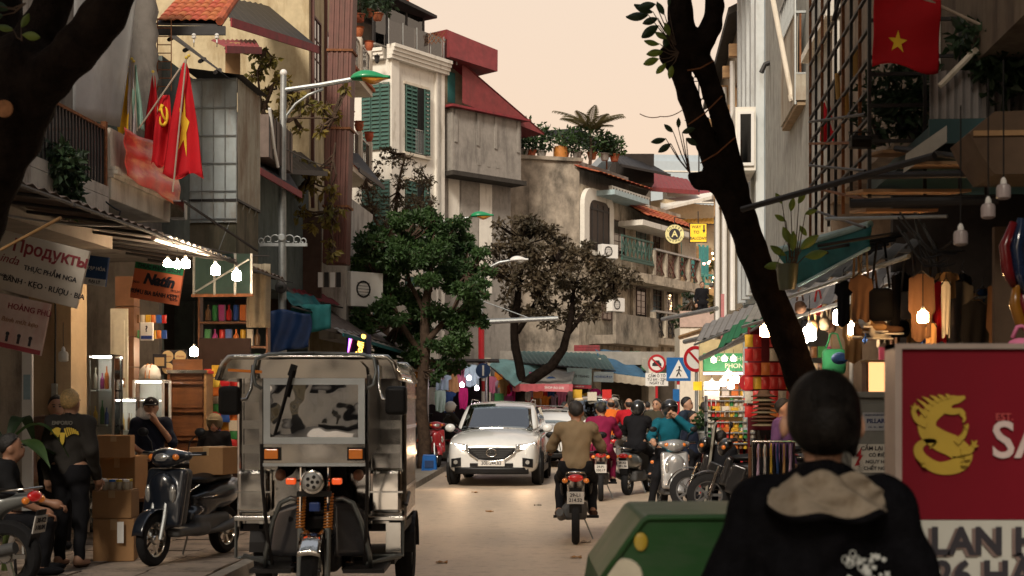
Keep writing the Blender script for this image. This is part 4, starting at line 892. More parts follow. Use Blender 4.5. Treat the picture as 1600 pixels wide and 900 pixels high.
# iron cage with slanting bars
X0 = xx(1358,10); 
ic = thing('iron_cage', 'black iron cage of bars round the balcony with plants', 'cage', (X0,10,3.2), SR)
for z in (.18,.42,.62,.83,1.05,1.3,1.55,1.8,2.05): MB().box(-.012,.012,0,3.2,z-.01,z+.01).b('side_bar', dark, ic)
for y in np.linspace(0,3.2,9): MB().box(-.012,.012,y-.009,y+.009,-.1,2.2).b('side_upright', rust if int(y*3) % 2 else dark, ic)
for z in (.25,.5,.72,.84,1.1,1.7): MB().box(0.013,1.25,-.012,.012,z-.012,z+.012).b('front_bar', dark, ic)
for x in (.0,.38,.62,.8,1.2): MB().box(x-.012,x+.012,-.025,-.0125,-.15,1.75 if x == 0 else 1.1).b('front_upright', dark, ic)
MB().tube([(-.62,-.02,1.62),(.02,-.02,1.42)],.014,6).b('stay', dark, ic); MB().tube([(-.25,0,1.1),(.0,-.03,2.0)],.014,6).b('stay', dark, ic)
for k in range(5): MB().tube([(-.02,3.1,.2+.2*k),(-.02,.05,-.35+.2*k)],.012,5).b('slanting_bar', rust if k % 2 else dark, ic)
for k in range(6): MB().tube([(-.2+.05*k,1.2+.3*k,-.35),(.5,1.1+.3*k,-.25)],.014,5).b('lower_bar', dark, ic)
for i,(px,py,r_) in enumerate(((1385,160,.16),(1410,185,.18),(1440,150,.14),(1370,210,.14),(1430,205,.16))):
    t = potted(('dark plant behind the flag in the iron cage','dark plant in the middle of the iron cage','dark plant under the red flag in the iron cage','lowest dark plant by the cage corner','low dark plant beside the boards of the iron cage')[i], at(px,py+18,10.6), .06,.08, dark, LEAF_D, r_, 130, .09, 40+i, 'plants in the iron cage', r_*.9)
bx = thing('flood_light', 'black flood light hung on the iron cage', 'lamp', at(1344,220,9.9))
MB().box(-.07,.07,-.05,.05,-.05,.03).b('housing', black, bx, bevel=.008); MB().box(-.065,.065,-.056,-.051,-.045,.0).b('lens', glassd, bx); MB().tube([(-.07,0,0),(-.08,0,.06),(.08,0,.06),(.07,0,0)],.006,5).b('bracket', dark, bx)
# yellowish junk in the cage
for i,(px,py,c_) in enumerate(((1308,115,'a'),(1320,140,'b'),(1335,78,'c'))):
    MB().tube([at(px,py,11.4),at(px+2,py+40,11.4)],.02+.01*i,7).b('rolled_mat', mat('ochre_roll', (.42,.25,.08), .8), label=('thin ochre rolled mat in the iron cage','thicker ochre rolled mat in the iron cage','thickest ochre rolled mat, highest in the iron cage')[i], cat='mat', group='rolled mats in the iron cage')
# balcony deck, shutters, boards
dk2 = thing('balcony_deck', 'dark teal edged balcony deck above the hanging light bulbs', 'balcony', at(1455,195,9.3), SR)
MB().box(0,2.2,0,2.5,-.1,0).b('deck', mat('dark_teal_paint', (.012,.05,.055), .6), dk2); MB().box(-.02,2.2,-.04,-.005,-.13,.03).b('edge_beam', mat('dark_teal_paint', (.012,.05,.055)), dk2)
corrugated(MB(), (.05,.3,0),(1.0,.3,0),(.05,.3,.42),(1.0,.3,.42), 18, .012).b('sheet_screen', mat('grey_corrugated', (.22,.2,.19), .6), dk2)
for k in range(7): MB().box(.3+k*.115,.3+k*.115+.08,1.35,1.4,.15,2.2).b('shutter_leaf', (whitew,rust,whitew,dark,cream,rust,cream)[k], dk2)
for k in range(4): MB().tube([(.6,-.02,.05+k*.07),(1.5,-.05,.38+k*.09)],.012,5).b('sloping_bar', (dark,cream,rust,cream)[k], dk2)
MB().add([at(1414,270,9.2)-dk2.location,at(1418,240,9.2)-dk2.location,at(1481,196,9.2)-dk2.location,at(1481,222,9.2)-dk2.location],[(0,1,2,3)]).b('propped_board', mat('pale_board', (.42,.4,.36), .7), dk2)
MB().tube([at(1464,135,9.5)-dk2.location,at(1520,78,9.5)-dk2.location],.022,6).b('propped_board', cream, dk2)
for i,(px,py,r_) in enumerate(((1530,60,.3),(1570,40,.35),(1560,110,.3),(1590,85,.3),(1545,95,.2))):
    t = thing('climbing_plant', ('dark climber beside the flag pole','topmost dark climber near the picture edge','dark climber trailing below the flag pole','dark climber at the picture edge above the deck','small dark climber next to the corrugated screen')[i], 'plant', at(px,py,9.6), group='climbers over the upper balcony')
    link('foliage', leaf_cloud([((0,0,0),(r_*.5,.3,r_*.45),170),((0,0,-r_*.5),(r_*.3,.2,r_*.35),70)], .1, 60+i, droop=.5), LEAF_D, t); MB().tube([(0,.1,.3),(0,0,0),(.03,0,-r_*.8)],[.012,.01,.004],5).b('stem', bark2, t)
bi = thing('boarded_soffit', 'tan boarded bay underside at the picture edge above the bulbs', 'bay', at(1515,240,8.2), SR)
MB().prism([(0,.12),(.06,.0),(.14,-.12),(1.2,-.12),(1.2,.26),(.14,.24)],0,.5).b('soffit', mat('tan_board2', (.10,.065,.042), .7, var=.2), bi)
MB().box(.02,1.2,-.012,-.002,.1,.13).b('trim', mat('tan_board', (.33,.2,.1)), bi)
# beams and undersides below the deck
for i,(a,b_,r_,m_) in enumerate((((1160,327,9.6),(1460,243,8.2),.022,dark),((1330,318,9.2),(1560,312,8.8),.03,dark),((1340,275,9.6),(1600,270,8.6),.025,dark),((1290,342,9.8),(1480,338,9.2),.012,steel),((1400,232,9.8),(1540,250,8.6),.02,dark))):
    MB().tube([at(*a),at(*b_)],r_,8).b('iron_pole', m_, label=('long black pole slanting across the front of the iron cage','thick dark beam under the balcony deck','upper dark beam crossing to the picture edge','thin steel bar below the cage','short dark beam under the cage floor')[i], cat='pole')
for i,(px0,px1,py,Y) in enumerate(((1335,1500,300,9.9),(1400,1560,258,9.5),(1365,1470,240,10.2),(1340,1450,330,10.4))):
    MB().obox(at((px0+px1)/2,py,Y),((px1-px0)/F*Y,.5,.02),(R(6),0,0)).b('ceiling_board', mat('warm_board', (.36,.22,.12), .8, var=.25), label=('wide warm brown board over the stalls, middle of the set','warm brown board nearest the bulbs','narrow brown board just below the iron cage','lowest brown board above the teal awning')[i], cat='board')
# loose cables
cb_ = random.Random(3)
def cable(label, pts, r=.007, m=None, sag=.15):
    pts = [Vector(p) for p in pts]; out = []
    for a, b_ in zip(pts, pts[1:]):
        for k in range(9): q = k/9; p = a.lerp(b_,q); p.z -= sag*4*q*(1-q)*(b_-a).length*.12; out.append(p)
    out.append(pts[-1]); return MB().tube(out,r,5).b('cable', m or black, label=label, cat='cable')
for i in range(9):
    a = at(1395+cb_.uniform(-10,60),330+cb_.uniform(0,40),9.4); b_ = at(1470+cb_.uniform(-20,40),370+cb_.uniform(0,45),9.2)
    tag(cable('tangled black cable looping under the balcony deck', [a, (a+b_)/2+Vector((0,0,-.12)), b_], .006, sag=.4), group='tangled cables under the deck')
# teal rolled awning, then tin awnings further along
ta = thing('teal_awning', 'rolled dark teal canvas awning above the bag stall', 'awning', at(1290,400,12))
o = ta.location
ca = [at(1212,392,12.6)-o, at(1360,350,11.2)-o, at(1248,446,12.4)-o, at(1358,388,11.1)-o]
MB().sheet(lambda u,v: (ca[0]*(1-u)+ca[1]*u)*(1-v)+(ca[2]*(1-u)+ca[3]*u)*v+Vector((0,.03*math.sin(v*8+u*2),.012*math.sin(u*15))), 16, 8, .01).b('canvas', tealcloth, ta, smooth=True)
MB().tube([ca[0],ca[1]],.03,8).b('roller', mat('pale_teal', (.25,.4,.42), .5), ta); MB().tube([ca[2],ca[3]],.014,6).b('lower_bar', mat('pale_teal', (.25,.4,.42)), ta)
for i,(a,b_,c_,d_,m_) in enumerate((((1250,420,14),(1440,372,12),(1220,462,13),(1420,392,10.8),greycloth),((1230,455,16),(1420,400,14.),(1210,500,15),(1400,440,12.5),mat('tin_sheet',(.24,.23,.22),.5,metal=.5)),((1130,520,24),(1230,452,20),(1118,548,22.5),(1222,482,18.5),greencloth),((1180,470,20),(1290,430,17),(1160,506,19),(1275,470,16),greycloth),((1098,508,26),(1190,470,24),(1085,535,24.5),(1175,500,22.5),mat('tin_sheet',(.24,.23,.22))))):
    awning(('low grey canvas awning over the bag stall','tin awning behind the bag stall','green canvas awning hanging before the phone shop','grey canvas awning beside the leaning trunk','far tin awning above the road signs')[i], at(*a),at(*b_),at(*c_),at(*d_), m_, None, n=8, ribs=3, m_f=steel)
for i,(a,b_) in enumerate((((1035,499,34),(1120,482,30)),((1063,527,30),(1150,500,26)),((1070,534,29),(1165,512,25)),((1095,560,27),(1215,505,20)))):
    MB().tube([at(*a),at(*b_)],.05,8).b('awning_rail', steel if i != 1 else wood_l, label=('long grey steel rail slanting over the road signs','pale wooden rail among the awning poles','lower steel awning rail','lowest awning rail beside the phone shop')[i], cat='rail')
# ------------------------------------------------------------------ trees
def limb_tree(name, label, loc, limbs, bk, blobs, size, leaf, seed, res=None, twigs=None, cat='tree', droop=0., aspect=.5, shell=.55):
    t = thing(name, label, cat, loc)
    if res:
        pr = []
        for pts, rs in limbs:
            for a, b_, ra, rb in zip(pts, pts[1:], rs, rs[1:]): pr.append(cap(a,b_,ra,rb))
        V, Qd = sdf_mesh(pr, res, .035)
        V = V+.006*np.stack([np.sin(V[:,2]*9+V[:,0]*40),np.sin(V[:,2]*7+V[:,1]*35),np.sin(V[:,0]*13)],1)
        me = bpy.data.meshes.new('trunk'); me.from_pydata(V.tolist(),[],Qd.tolist()); me.update(); me.polygons.foreach_set('use_smooth',[True]*len(me.polygons)); link('trunk', me, bk, t)
    else:
        for i,(pts,rs) in enumerate(limbs):
            P_ = []; S_ = []
            for k in range(len(pts)-1):
                for j in range(4):
                    q = j/4; p = Vector(pts[k]).lerp(Vector(pts[k+1]),q); p += Vector((math.sin(p.z*3+i),math.cos(p.z*2.3+i),0))*.03; P_.append(p); S_.append(rs[k]*(1-q)+rs[k+1]*q)
            P_.append(Vector(pts[-1])); S_.append(rs[-1]); MB().tube(P_,S_,9).b('trunk' if i == 0 else 'limb', bk, t, smooth=True)
    if twigs:
        b = MB(); r = random.Random(seed)
        for c, rad, n in blobs:
            src = min((Vector(p) for pts,_ in limbs for p in pts), key=lambda p: (p-Vector(c)).length)
            b.tube([src,(src+Vector(c))/2+Vector((r.uniform(-.1,.1),r.uniform(-.1,.1),-.05)),Vector(c)],[.03,.02,.012],5)
            for k in range(twigs):
                d = Vector((r.gauss(0,1),r.gauss(0,1),r.gauss(0,1))).normalized(); e_ = Vector(c)+Vector((d.x*rad[0],d.y*rad[1],d.z*rad[2])); m_ = (Vector(c)+e_)/2+Vector((0,0,.05))
                b.tube([Vector(c),m_,e_],[.012,.008,.003],4)
        b.b('twigs', bk, t)
    if blobs: link('crown', leaf_cloud(blobs, size, seed, droop=droop, aspect=aspect, shell=shell), leaf, t)
    return t
def blobs_px(o, lst, Y, n, seed, jit=.5):
    """clumps measured in the picture, each broken into small uneven sprays with gaps between them"""
    r = random.Random(seed); out = []
    for px,py,rp in lst:
        rr = rp/F*Y; c = at(px,py,Y+r.uniform(-jit,jit))-o; m = 5 if rp < 18 else 9
        for k in range(m):
            d = Vector((r.gauss(0,1),r.gauss(0,1),r.gauss(0,1))).normalized()*rr*r.uniform(.35,1.05); q = rr*r.uniform(.2,.48); fl = r.uniform(.45,.8)
            out.append((c+d, (q*1.15,q,q*fl), max(5,int(n*(rp/30.)**2*r.uniform(.5,1.5)/m))))
    return out
# leaning dark tree
o = Vector((xx(1275,11),11,0)); A_ = lambda px,py,Y=11: at(px,py,Y)-o
limb_tree('leaning_tree', 'dark forked street tree leaning over the road behind the woman', o,
  [([(.32,.1,-.1),(.2,.05,.6),(.08,0,1.2),A_(1252,590),A_(1232,530),A_(1198,450),A_(1175,390),A_(1160,345),A_(1142,300),A_(1130,280)],[.2,.16,.14,.125,.122,.118,.115,.112,.118,.115]),
   ([A_(1128,285),A_(1114,255),A_(1092,200),A_(1076,150),A_(1062,105),A_(1060,70),A_(1063,20),A_(1060,-60)],[.10,.084,.082,.076,.078,.10,.098,.09]),
   ([A_(1148,295),A_(1142,260,11.04),A_(1130,200,11.06),A_(1114,150,11.06),A_(1099,105,11.04),A_(1080,70,11.),A_(1066,40)],[.10,.086,.08,.078,.08,.09,.09]),
   ([A_(1060,85),A_(1048,90),A_(1040,86)],[.085,.075,.06]),
   ([A_(1094,75),A_(1112,42,11.05),A_(1116,10,11.05),A_(1108,-60,11.1)],[.085,.08,.07,.07]),
   ([A_(1126,283),A_(1095,284),A_(1080,276)],[.10,.065,.035])], bark, [], .1, LEAF_D, 1, res=.028)
def sprig(label, lst, Y, size, leaf, stem_from, seed=0, r=.006):
    """few large leaves, each set by hand: (px, py, angle in the picture, length factor)"""
    base = at(*stem_from,Y); t = thing('leaf_sprig', label, 'leaves', base); b = MB()
    for i,(px,py,ang,k) in enumerate(lst):
        p = at(px,py,Y+.05*math.sin(i*2.1))-base; L_ = size*k; a = R(ang); d = Vector((math.cos(a),.25*math.sin(i*3),math.sin(a))).normalized(); s_ = d.cross(Vector((.2*math.sin(i),-1,.3*math.cos(i*1.7)))).normalized()
        b.tube([Vector((0,0,0)),p*.5+Vector((0,0,-.02)),p],[r,r*.8,r*.5],5)
        m = MB(); N = 6
        def fn(u, v): wv = .42*math.sin(PI*min(v*.96+.02,1))**.8; return p+d*(L_*v)+s_*(L_*wv*(u-.5)*1.1)+d.cross(s_)*(.12*L_*(abs(u-.5)*2)**2-.1*L_*v*v)
        m.sheet(fn,4,N).b('leaf', leaf, t, smooth=True)
    b.b('stem', bark2, t); return t
sprig('large dark leaves hanging off the top of the leaning tree', [(1020,18,160,1.1),(1028,28,200,.9),(1030,40,215,1.2),(1038,22,120,.8),(1044,10,70,.9),(1024,6,190,1.0),(1046,52,250,.9),(1012,22,185,1.2)], 10.9, .14, LEAF_D, (1056,70))
sprig('cluster of green leaves at the cut knot of the leaning tree', [(1030,68,170,.9),(1036,80,190,1.0),(1030,92,200,1.0),(1042,60,150,.8),(1040,98,230,.9),(1050,102,260,.8),(1046,56,110,.8)], 10.85, .13, LEAF_F, (1060,82))
sprig('small sprig of leaves beside the trunk fork', [(1040,216,195,.9),(1052,206,140,.7),(1066,208,20,.8),(1048,224,215,.9),(1060,200,90,.6),(1072,216,330,.8)], 10.9, .13, LEAF_D, (1078,270))
sprig('yellow green leaves growing from the trunk beside the teal awning', [(1236,330,80,1.),(1248,318,60,1.),(1258,335,20,.9),(1228,345,150,.9),(1250,352,300,.9),(1222,318,120,.9)], 11.2, .11, LEAF_F, (1240,430))
sprig('young leaves in the small pot on the leaning trunk', [(1228,398,150,.9),(1240,392,90,1.),(1252,390,40,1.1),(1222,412,190,.9),(1258,400,10,1.1),(1234,380,110,.9)], 10.7, .15, LEAF_F, (1232,418))
hp = thing('hanging_pot', 'small translucent pot hung on the leaning trunk', 'pot', at(1230,438,10.65))
MB().lathe([(.06,-.07),(.075,0),(.085,.12),(.08,.12),(.07,0),(.055,-.06)],n=16).b('vessel', mat('clouded_plastic', (.08,.09,.05), .4), hp, smooth='auto'); MB().tube([(-.08,0,.11),(0,.06,.3),(.08,0,.11)],.004,4).b('wire', dark, hp)
for i,(a,b_) in enumerate((((1075,195,10.88),(1128,150,10.9)),((1094,255,10.86),(1148,215,10.9)),((1074,110,10.88),(1115,95,10.9)))):
    MB().tube([at(*a),at((a[0]+b_[0])/2,(a[1]+b_[1])/2+4,10.84),at(*b_)],.006,5).b('twine', rust, label=('rusty wire tied round both stems above the fork','lowest rusty wire tied round both stems','topmost rusty wire tied round the stems')[i], cat='wire')
cable('thin cable crossing the pale sky beside the leaning tree', [at(1000,178,12),at(1032,182,11.5),at(1066,172,11)], .004, rust, .3)
# unseen crowns of both near trees, added and spread to shade the foreground
o = Vector((xx(1062,11),11,4.6))
bl = [(Vector((.5-.5*i+rr*.6,-1.2-1.9*i+rr,2.2+rr*.5)),(1.5,1.6,.9),330) for i in range(6) for rr in (-1.4,.2,1.6)]
limb_tree('shading_crown_limbs', 'unseen upper limbs of the leaning tree added to shade the street', o, [([(0,0,.2),(.2,-1,1.4),(0,-3,2.2),(-.5,-6,2.6)],[.09,.08,.06,.03]),([(0,0,.5),(1.2,-1.5,2),(2,-4,2.6)],[.07,.05,.02]),([(0,0,.5),(-1.2,-1.5,2),(-2,-4,2.6)],[.07,.05,.02])], bark, bl, .3, LEAF_D, 31, twigs=2)
# big dark tree in the corner
o = Vector((xx(-20,8.6),8.6,0)); A_ = lambda px,py,Y=8.6: at(px,py,Y)-o
limb_tree('big_street_tree', 'big dark forked street tree in front of the barred balcony', o,
  [([A_(-170,1045),A_(-120,560),A_(-82,420),A_(-52,330),A_(-28,260),A_(0,200),A_(18,150),A_(35,110)],[.36,.27,.24,.23,.235,.25,.25,.22]),
   ([A_(20,170),A_(70,125,8.5),A_(120,78,8.4),A_(160,28,8.35),A_(200,-50,8.3)],[.19,.14,.125,.12,.115]),
   ([A_(30,110),A_(60,55,8.7),A_(85,0,8.75),A_(105,-60,8.8)],[.18,.12,.11,.10]),
   ([A_(0,150),A_(-10,60,8.8),A_(-5,-60,8.9)],[.19,.17,.16]),
   ([A_(8,168,8.45),A_(7,170,8.30)],[.06,.056])], bark, [], .1, LEAF_D, 2, res=.03)
MB().lathe([(.052,0),(.05,-.012),(.0,-.014)],axis='Y',n=16).b('branch_scar', mat('cut_wood', (.28,.13,.06), .8, scale=18, var=.4), loc=at(7,170,8.25), label='round pale cut branch scar on the big dark tree', cat='scar')
sprig('three bright leaves sprouting from the big dark tree', [(20,45,170,1.),(33,42,60,.9),(34,54,-10,1.1)], 8.2, .1, LEAF_F, (34,62))
sprig('dark leaf sprig in the top corner above the big tree', [(0,10,200,1.2),(12,14,160,1.),(4,24,190,1.1)], 8.2, .12, LEAF_D, (40,5))
o = Vector((xx(150,8.35),8.35,4.6))
bl = [(Vector((-2.4+1.1*j+rr*.4,-9+1.75*i,2.6+rr*.5)),(1.3,1.5,.9),280) for i in range(6) for j,rr in ((0,.5),(1.6,-.4),(3,.6))]  # leaf clumps placed unseen overhead to keep sun off the foreground
limb_tree('shading_crown_limbs', 'unseen upper limbs of the big dark tree added to shade the street', o, [([(0,0,.2),(.3,-1,1.6),(0,-3,2.4),(-.5,-7,2.8)],[.12,.1,.07,.03]),([(0,0,.5),(-1.6,-1.5,2),(-2,-5,2.6)],[.08,.05,.02])], bark, bl, .3, LEAF_D, 33, twigs=2)
# dense green tree
Y = 33.5; o = Vector((xx(662,Y),Y,.1)); A_ = lambda px,py,Yq=Y: at(px,py,Yq)-o
bl = blobs_px(o, [(600,400,34),(640,372,36),(690,365,34),(720,390,32),(742,410,26),(575,430,30),(560,470,20),(610,450,38),(660,420,42),(700,440,40),(735,455,26),(600,495,30),(650,490,40),(700,500,36),(730,500,22),(580,520,16),(640,535,24),(690,545,26),(720,535,18),(745,430,16),(670,345,20),(625,350,18),(560,400,16),(575,380,20),(590,358,16),(552,432,18),(548,462,16),(562,502,20),(600,542,22),(650,562,22),(700,566,20),(742,482,20),(752,505,12),(615,570,14),(682,584,12),(755,455,12),(655,385,26),(710,420,26)], Y, 1500, 3, .9)
limb_tree('green_street_tree', 'dense green street tree standing on the kerb behind the cargo trike', o,
  [([(0,0,-.1),A_(660,640),A_(660,580),A_(664,520),A_(668,460),A_(672,400)],[.17,.14,.13,.12,.10,.05]),([A_(662,560),A_(625,500),A_(600,440)],[.08,.06,.03]),([A_(664,540),A_(705,490),A_(728,430)],[.08,.06,.03]),([A_(666,500),A_(640,440),A_(635,380)],[.07,.05,.02])], bark2, bl, .115, LEAF_G, 3, twigs=5)
# bronze leaved tree
Y = 46.; o = Vector((xx(815,Y),Y,0)); A_ = lambda px,py,Yq=Y: at(px,py,Yq)-o
bl = blobs_px(o, [(800,370,30),(840,360,28),(790,400,26),(830,400,34),(870,400,34),(905,405,28),(935,420,28),(965,430,22),(985,435,14),(790,440,24),(830,440,32),(870,440,34),(910,445,30),(950,455,24),(800,480,22),(850,480,28),(895,480,26),(930,485,18),(815,345,16),(775,425,14),(870,370,20),(780,350,10)], Y, 430, 9, 1.2)
limb_tree('bronze_street_tree', 'bronze leaved street tree with a slanting second trunk in front of the mouldy house', o,
  [([(.0,0,-.1),A_(813,590),A_(806,540),A_(803,500),A_(812,440),A_(825,380)],[.2,.15,.14,.13,.1,.05]),([A_(808,612),A_(830,592),A_(862,572),A_(882,545),A_(890,500),A_(900,440)],[.2,.19,.17,.14,.1,.04]),([A_(806,520),A_(840,470),A_(870,410)],[.1,.07,.03]),([A_(888,520),A_(930,470),A_(960,435)],[.08,.06,.02])], bark, bl, .17, LEAF_B, 9, twigs=9, droop=.2)
# half bare tree before the white house
Y = 41.; o = Vector((xx(600,Y),Y,.1)); A_ = lambda px,py,Yq=Y: at(px,py,Yq)-o
bl = blobs_px(o, [(600,330,30),(640,320,32),(675,330,22),(590,280,26),(630,270,28),(660,285,24),(610,240,18),(575,310,18),(560,345,22),(600,365,26),(645,355,28)], Y, 230, 12, .8)
limb_tree('thin_street_tree', 'sparse half bare tree in front of the white shuttered house', o,
  [([(0,0,-.1),A_(603,500),A_(608,420),A_(612,360),A_(622,300),A_(632,240)],[.14,.12,.1,.08,.05,.02]),([A_(610,400),A_(650,340),A_(668,280)],[.06,.04,.015]),([A_(610,390),A_(580,330),A_(572,280)],[.06,.04,.015])], bark2, bl, .11, leaf_mat('dry_leaf', (.05,.045,.025), (.2,.16,.09)), 12, twigs=12)
# yellowing branches by the ochre house
Y = 28.; o = at(400,225,Y); 
bl = blobs_px(o, [(400,85,16),(420,100,16),(405,120,14),(440,125,16),(455,150,18),(410,150,14),(430,180,14),(470,170,16),(500,170,14),(520,185,14),(540,140,8),(400,165,12),(400,210,12),(465,200,10),(505,200,10)], Y, 200, 15, .3)
limb_tree('wall_sapling', 'yellowing sapling spreading from the house beside the street lamp', o,
  [([(0,0,0),at(410,170,Y)-o,at(430,130,Y)-o,at(455,140,Y)-o,at(480,150,Y)-o],[.05,.04,.03,.02,.01]),([at(410,170,Y)-o,at(405,110,Y)-o,at(415,80,Y)-o],[.03,.02,.01]),([at(405,200,Y)-o,at(460,185,Y)-o,at(520,185,Y)-o],[.03,.02,.01])], bark2, bl, .15, LEAF_Y, 15, twigs=4, droop=.7)
Y = 30.; o = at(520,250,Y)
bl = blobs_px(o, [(475,260,16),(485,285,14),(500,270,14),(520,300,15),(510,330,14),(525,350,14),(515,380,12),(530,330,10),(520,400,8),(465,300,10),(470,330,10),(488,355,12)], Y, 170, 18, .25)
tv = limb_tree('trailing_vine', 'yellow brown vine trailing over the brown duct', o, [([(0,.2,.4),(0,0,0),at(515,330,Y)-o,at(520,400,Y)-o],[.02,.02,.015,.008]),([(0,.2,.2),at(480,280,Y)-o],[.02,.01])], bark2, bl, .16, LEAF_Y, 18, twigs=3, cat='vine', droop=.9)
o = at(1150,430,40)
bl = blobs_px(o, [(1140,380,22),(1155,410,26),(1135,430,24),(1165,440,24),(1150,460,20),(1130,395,14),(1175,410,18),(1120,470,14)], 40, 260, 21, .8)
limb_tree('balcony_greenery', 'hanging orange tinged creeper beside the leaning tree and café lights', o, [([(0,0,-3),(0,0,0),at(1150,390,40)-o],[.06,.05,.02])], bark2, bl, .2, leaf_mat('autumn_leaf', (.04,.06,.015), (.2,.12,.03)), 21, twigs=3, cat='creeper', droop=.6)
o = at(1080,478,60)
bl = blobs_px(o, [(1075,470,12),(1085,485,14),(1070,490,12),(1095,500,12),(1065,505,14),(1080,515,10)], 60, 420, 22, .6)
limb_tree('terrace_bush', 'green bush on the terrace below the café shutters', o, [([(0,0,-1.5),(0,0,.2)],[.06,.02])], bark2, bl, .2, LEAF_D, 22, twigs=3, cat='bush')
# ------------------------------------------------------------------ street lamps, road signs
amber = mat('amber_lens', (.75,.33,.04), .25, var=.1, coat=.5)
def lamp_head(t, p, d, L_, cap_m, lens_m, r=.13):
    """cobra head starting at p, pointing along d in the picture plane"""
    d = Vector(d).normalized(); ang = math.atan2(d.z, d.x); s_ = L_
    prof = lambda q: (.35+.65*math.sin(PI*min(q*1.15,1)**.8)) if q < .98 else .3
    b = MB(); l = MB()
    def top(u, v): q = u; a = PI*v; w_ = r*prof(q); return p+d*(s_*q)+Vector((0,math.cos(a)*w_*1.0,math.sin(a)*w_*.95))
    b.sheet(top,14,10,.006).b('cap', cap_m, t, smooth=True)
    def bot(u, v): q = .3+.65*u; a = -PI*v; w_ = r*prof(q)*.93; return p+d*(s_*q)+Vector((0,math.cos(a)*w_,math.sin(a)*w_*.75*math.sin(PI*min(max(u,.06),.94))-.004))
    l.sheet(bot,10,8).b('lens', lens_m, t, smooth=True)
greenlamp = mat('green_lamp_paint', (.015,.26,.10), .35, var=.1, coat=.3)
Y = 26.; o = Vector((xx(441,Y),Y,.1)); W_ = lambda px,py,Yq=Y: at(px,py,Yq)-o
l1_ = thing('street_lamp', 'tall grey street lamp with a green hood and scrollwork beside the cargo trike', 'street lamp', o)
MB().tube([(0,0,0),(0,0,.5),(0,0,.52),W_(441,300),W_(443,118)],[.11,.11,.085,.07,.055],12).b('post', steel, l1_, smooth='auto')
MB().ball(W_(443,114),.07,10,6).b('finial', whitep, l1_, smooth=True)
MB().tube([W_(443,141),W_(500,133),W_(550,124)],.045,8).b('arm', steel, l1_); 
MB().tube([W_(443,205),W_(448,180),W_(462,162),W_(482,148),W_(505,139)],.025,8).b('brace', steel, l1_, smooth=True)
lamp_head(l1_, W_(548,124), (1,0,.03), .72, greenlamp, amber, .17)
MB().box(*[W_(406,0).x,W_(480,0).x],-.03,.03,W_(0,385).z,W_(0,380).z).b('crossbar', steel, l1_)
for s in (-1,1):
    for k,(r_,x_) in enumerate(((.12,.12),(.1,.26),(.07,.38))):
        MB().tube([(s*(x_+r_*.8*math.cos(a)*(1-a/9)),0,W_(0,380).z+r_*.6+r_*.8*math.sin(a)*(1-a/9)) for a in np.linspace(-1.4,5.2,18)],.012,6).b('scroll', steel, l1_, smooth=True)
MB().lathe([(.05,-.1),(.07,-.09),(.07,.02)],W_(441,372),'Y',12).b('boss', steel, l1_)
fl_ = thing('spot_light', 'round spotlight clamped on the street lamp post', 'lamp', at(441,450,25.9))
MB().lathe([(.06,.1),(.10,.02),(.11,-.09),(.095,-.1)],(.0,-.06,0),'Y',16).b('housing', dark, fl_, smooth='auto'); MB().lathe([(.093,-.155),(.0,-.165)],axis='Y',n=16).b('lens', glassc, fl_); MB().tube([(0,.0,.12),(.12,.02,.12),(.2,.02,.1)],.012,6).b('arm', dark, fl_)
Y = 38.; o = Vector((xx(665,Y),Y,.1)); W_ = lambda px,py,Yq=Y: at(px,py,Yq)-o
l2 = thing('street_lamp', 'street lamp with a green hood rising out of the dense green tree', 'street lamp', o)
MB().tube([(0,0,0),W_(665,500),W_(664,338)],[.1,.07,.05],10).b('post', steel, l2); MB().tube([W_(664,350),W_(700,345),W_(738,340)],.04,8).b('arm', steel, l2); MB().tube([W_(664,372),W_(680,355),W_(705,346)],.022,6).b('brace', steel, l2)
lamp_head(l2, W_(735,339), (1,0,.05), .62, greenlamp, amber, .15)
Y = 42.; o = Vector((xx(753,Y),Y,.0)); W_ = lambda px,py,Yq=Y: at(px,py,Yq)-o
l3 = thing('street_lamp', 'street lamp with a pale hood in front of the bronze tree', 'street lamp', o)
MB().tube([(0,0,0),W_(753,500),W_(754,440),W_(764,418),W_(780,410),W_(798,407)],[.1,.07,.055,.05,.045,.04],10).b('post', steel, l3, smooth='auto')
lamp_head(l3, W_(796,408), (1,0,.06), .56, whitep, mat('clear_lens', (.5,.5,.45), .2), .15)
MB().tube([(-.0,-.2,0),W_(752,500,41.8)],.09,10).b('red_sleeve', red_p, l3); MB().tube([W_(752,503,41.8),W_(872,497,41.8)],[.09,.06],10).b('mast_arm', steel, l3); MB().tube([W_(753,470,41.8),W_(835,500,41.8)],.015,5).b('stay_wire', steel, l3)
# round blue sign on a banded post
Y = 38.; t = thing('round_road_sign', 'round blue road sign on a red and white post behind the white car', 'road sign', Vector((xx(755,Y),Y,0)))
zt_ = zz(579,Y)
for i in range(9): z0 = i*zt_/9; MB().cyl((0,0,z0),(0,0,z0+zt_/9),.045,n=10).b('red_band' if i % 2 else 'white_band', red_p if i % 2 else white, t)
MB().lathe([(.20,-.05),(.20,-.065)],(0,0,zt_),'Y',28).b('disc', navy_p, t); MB().box(-.025,.025,-.07,-.066,zt_-.14,zt_+.14).b('bar', white, t)
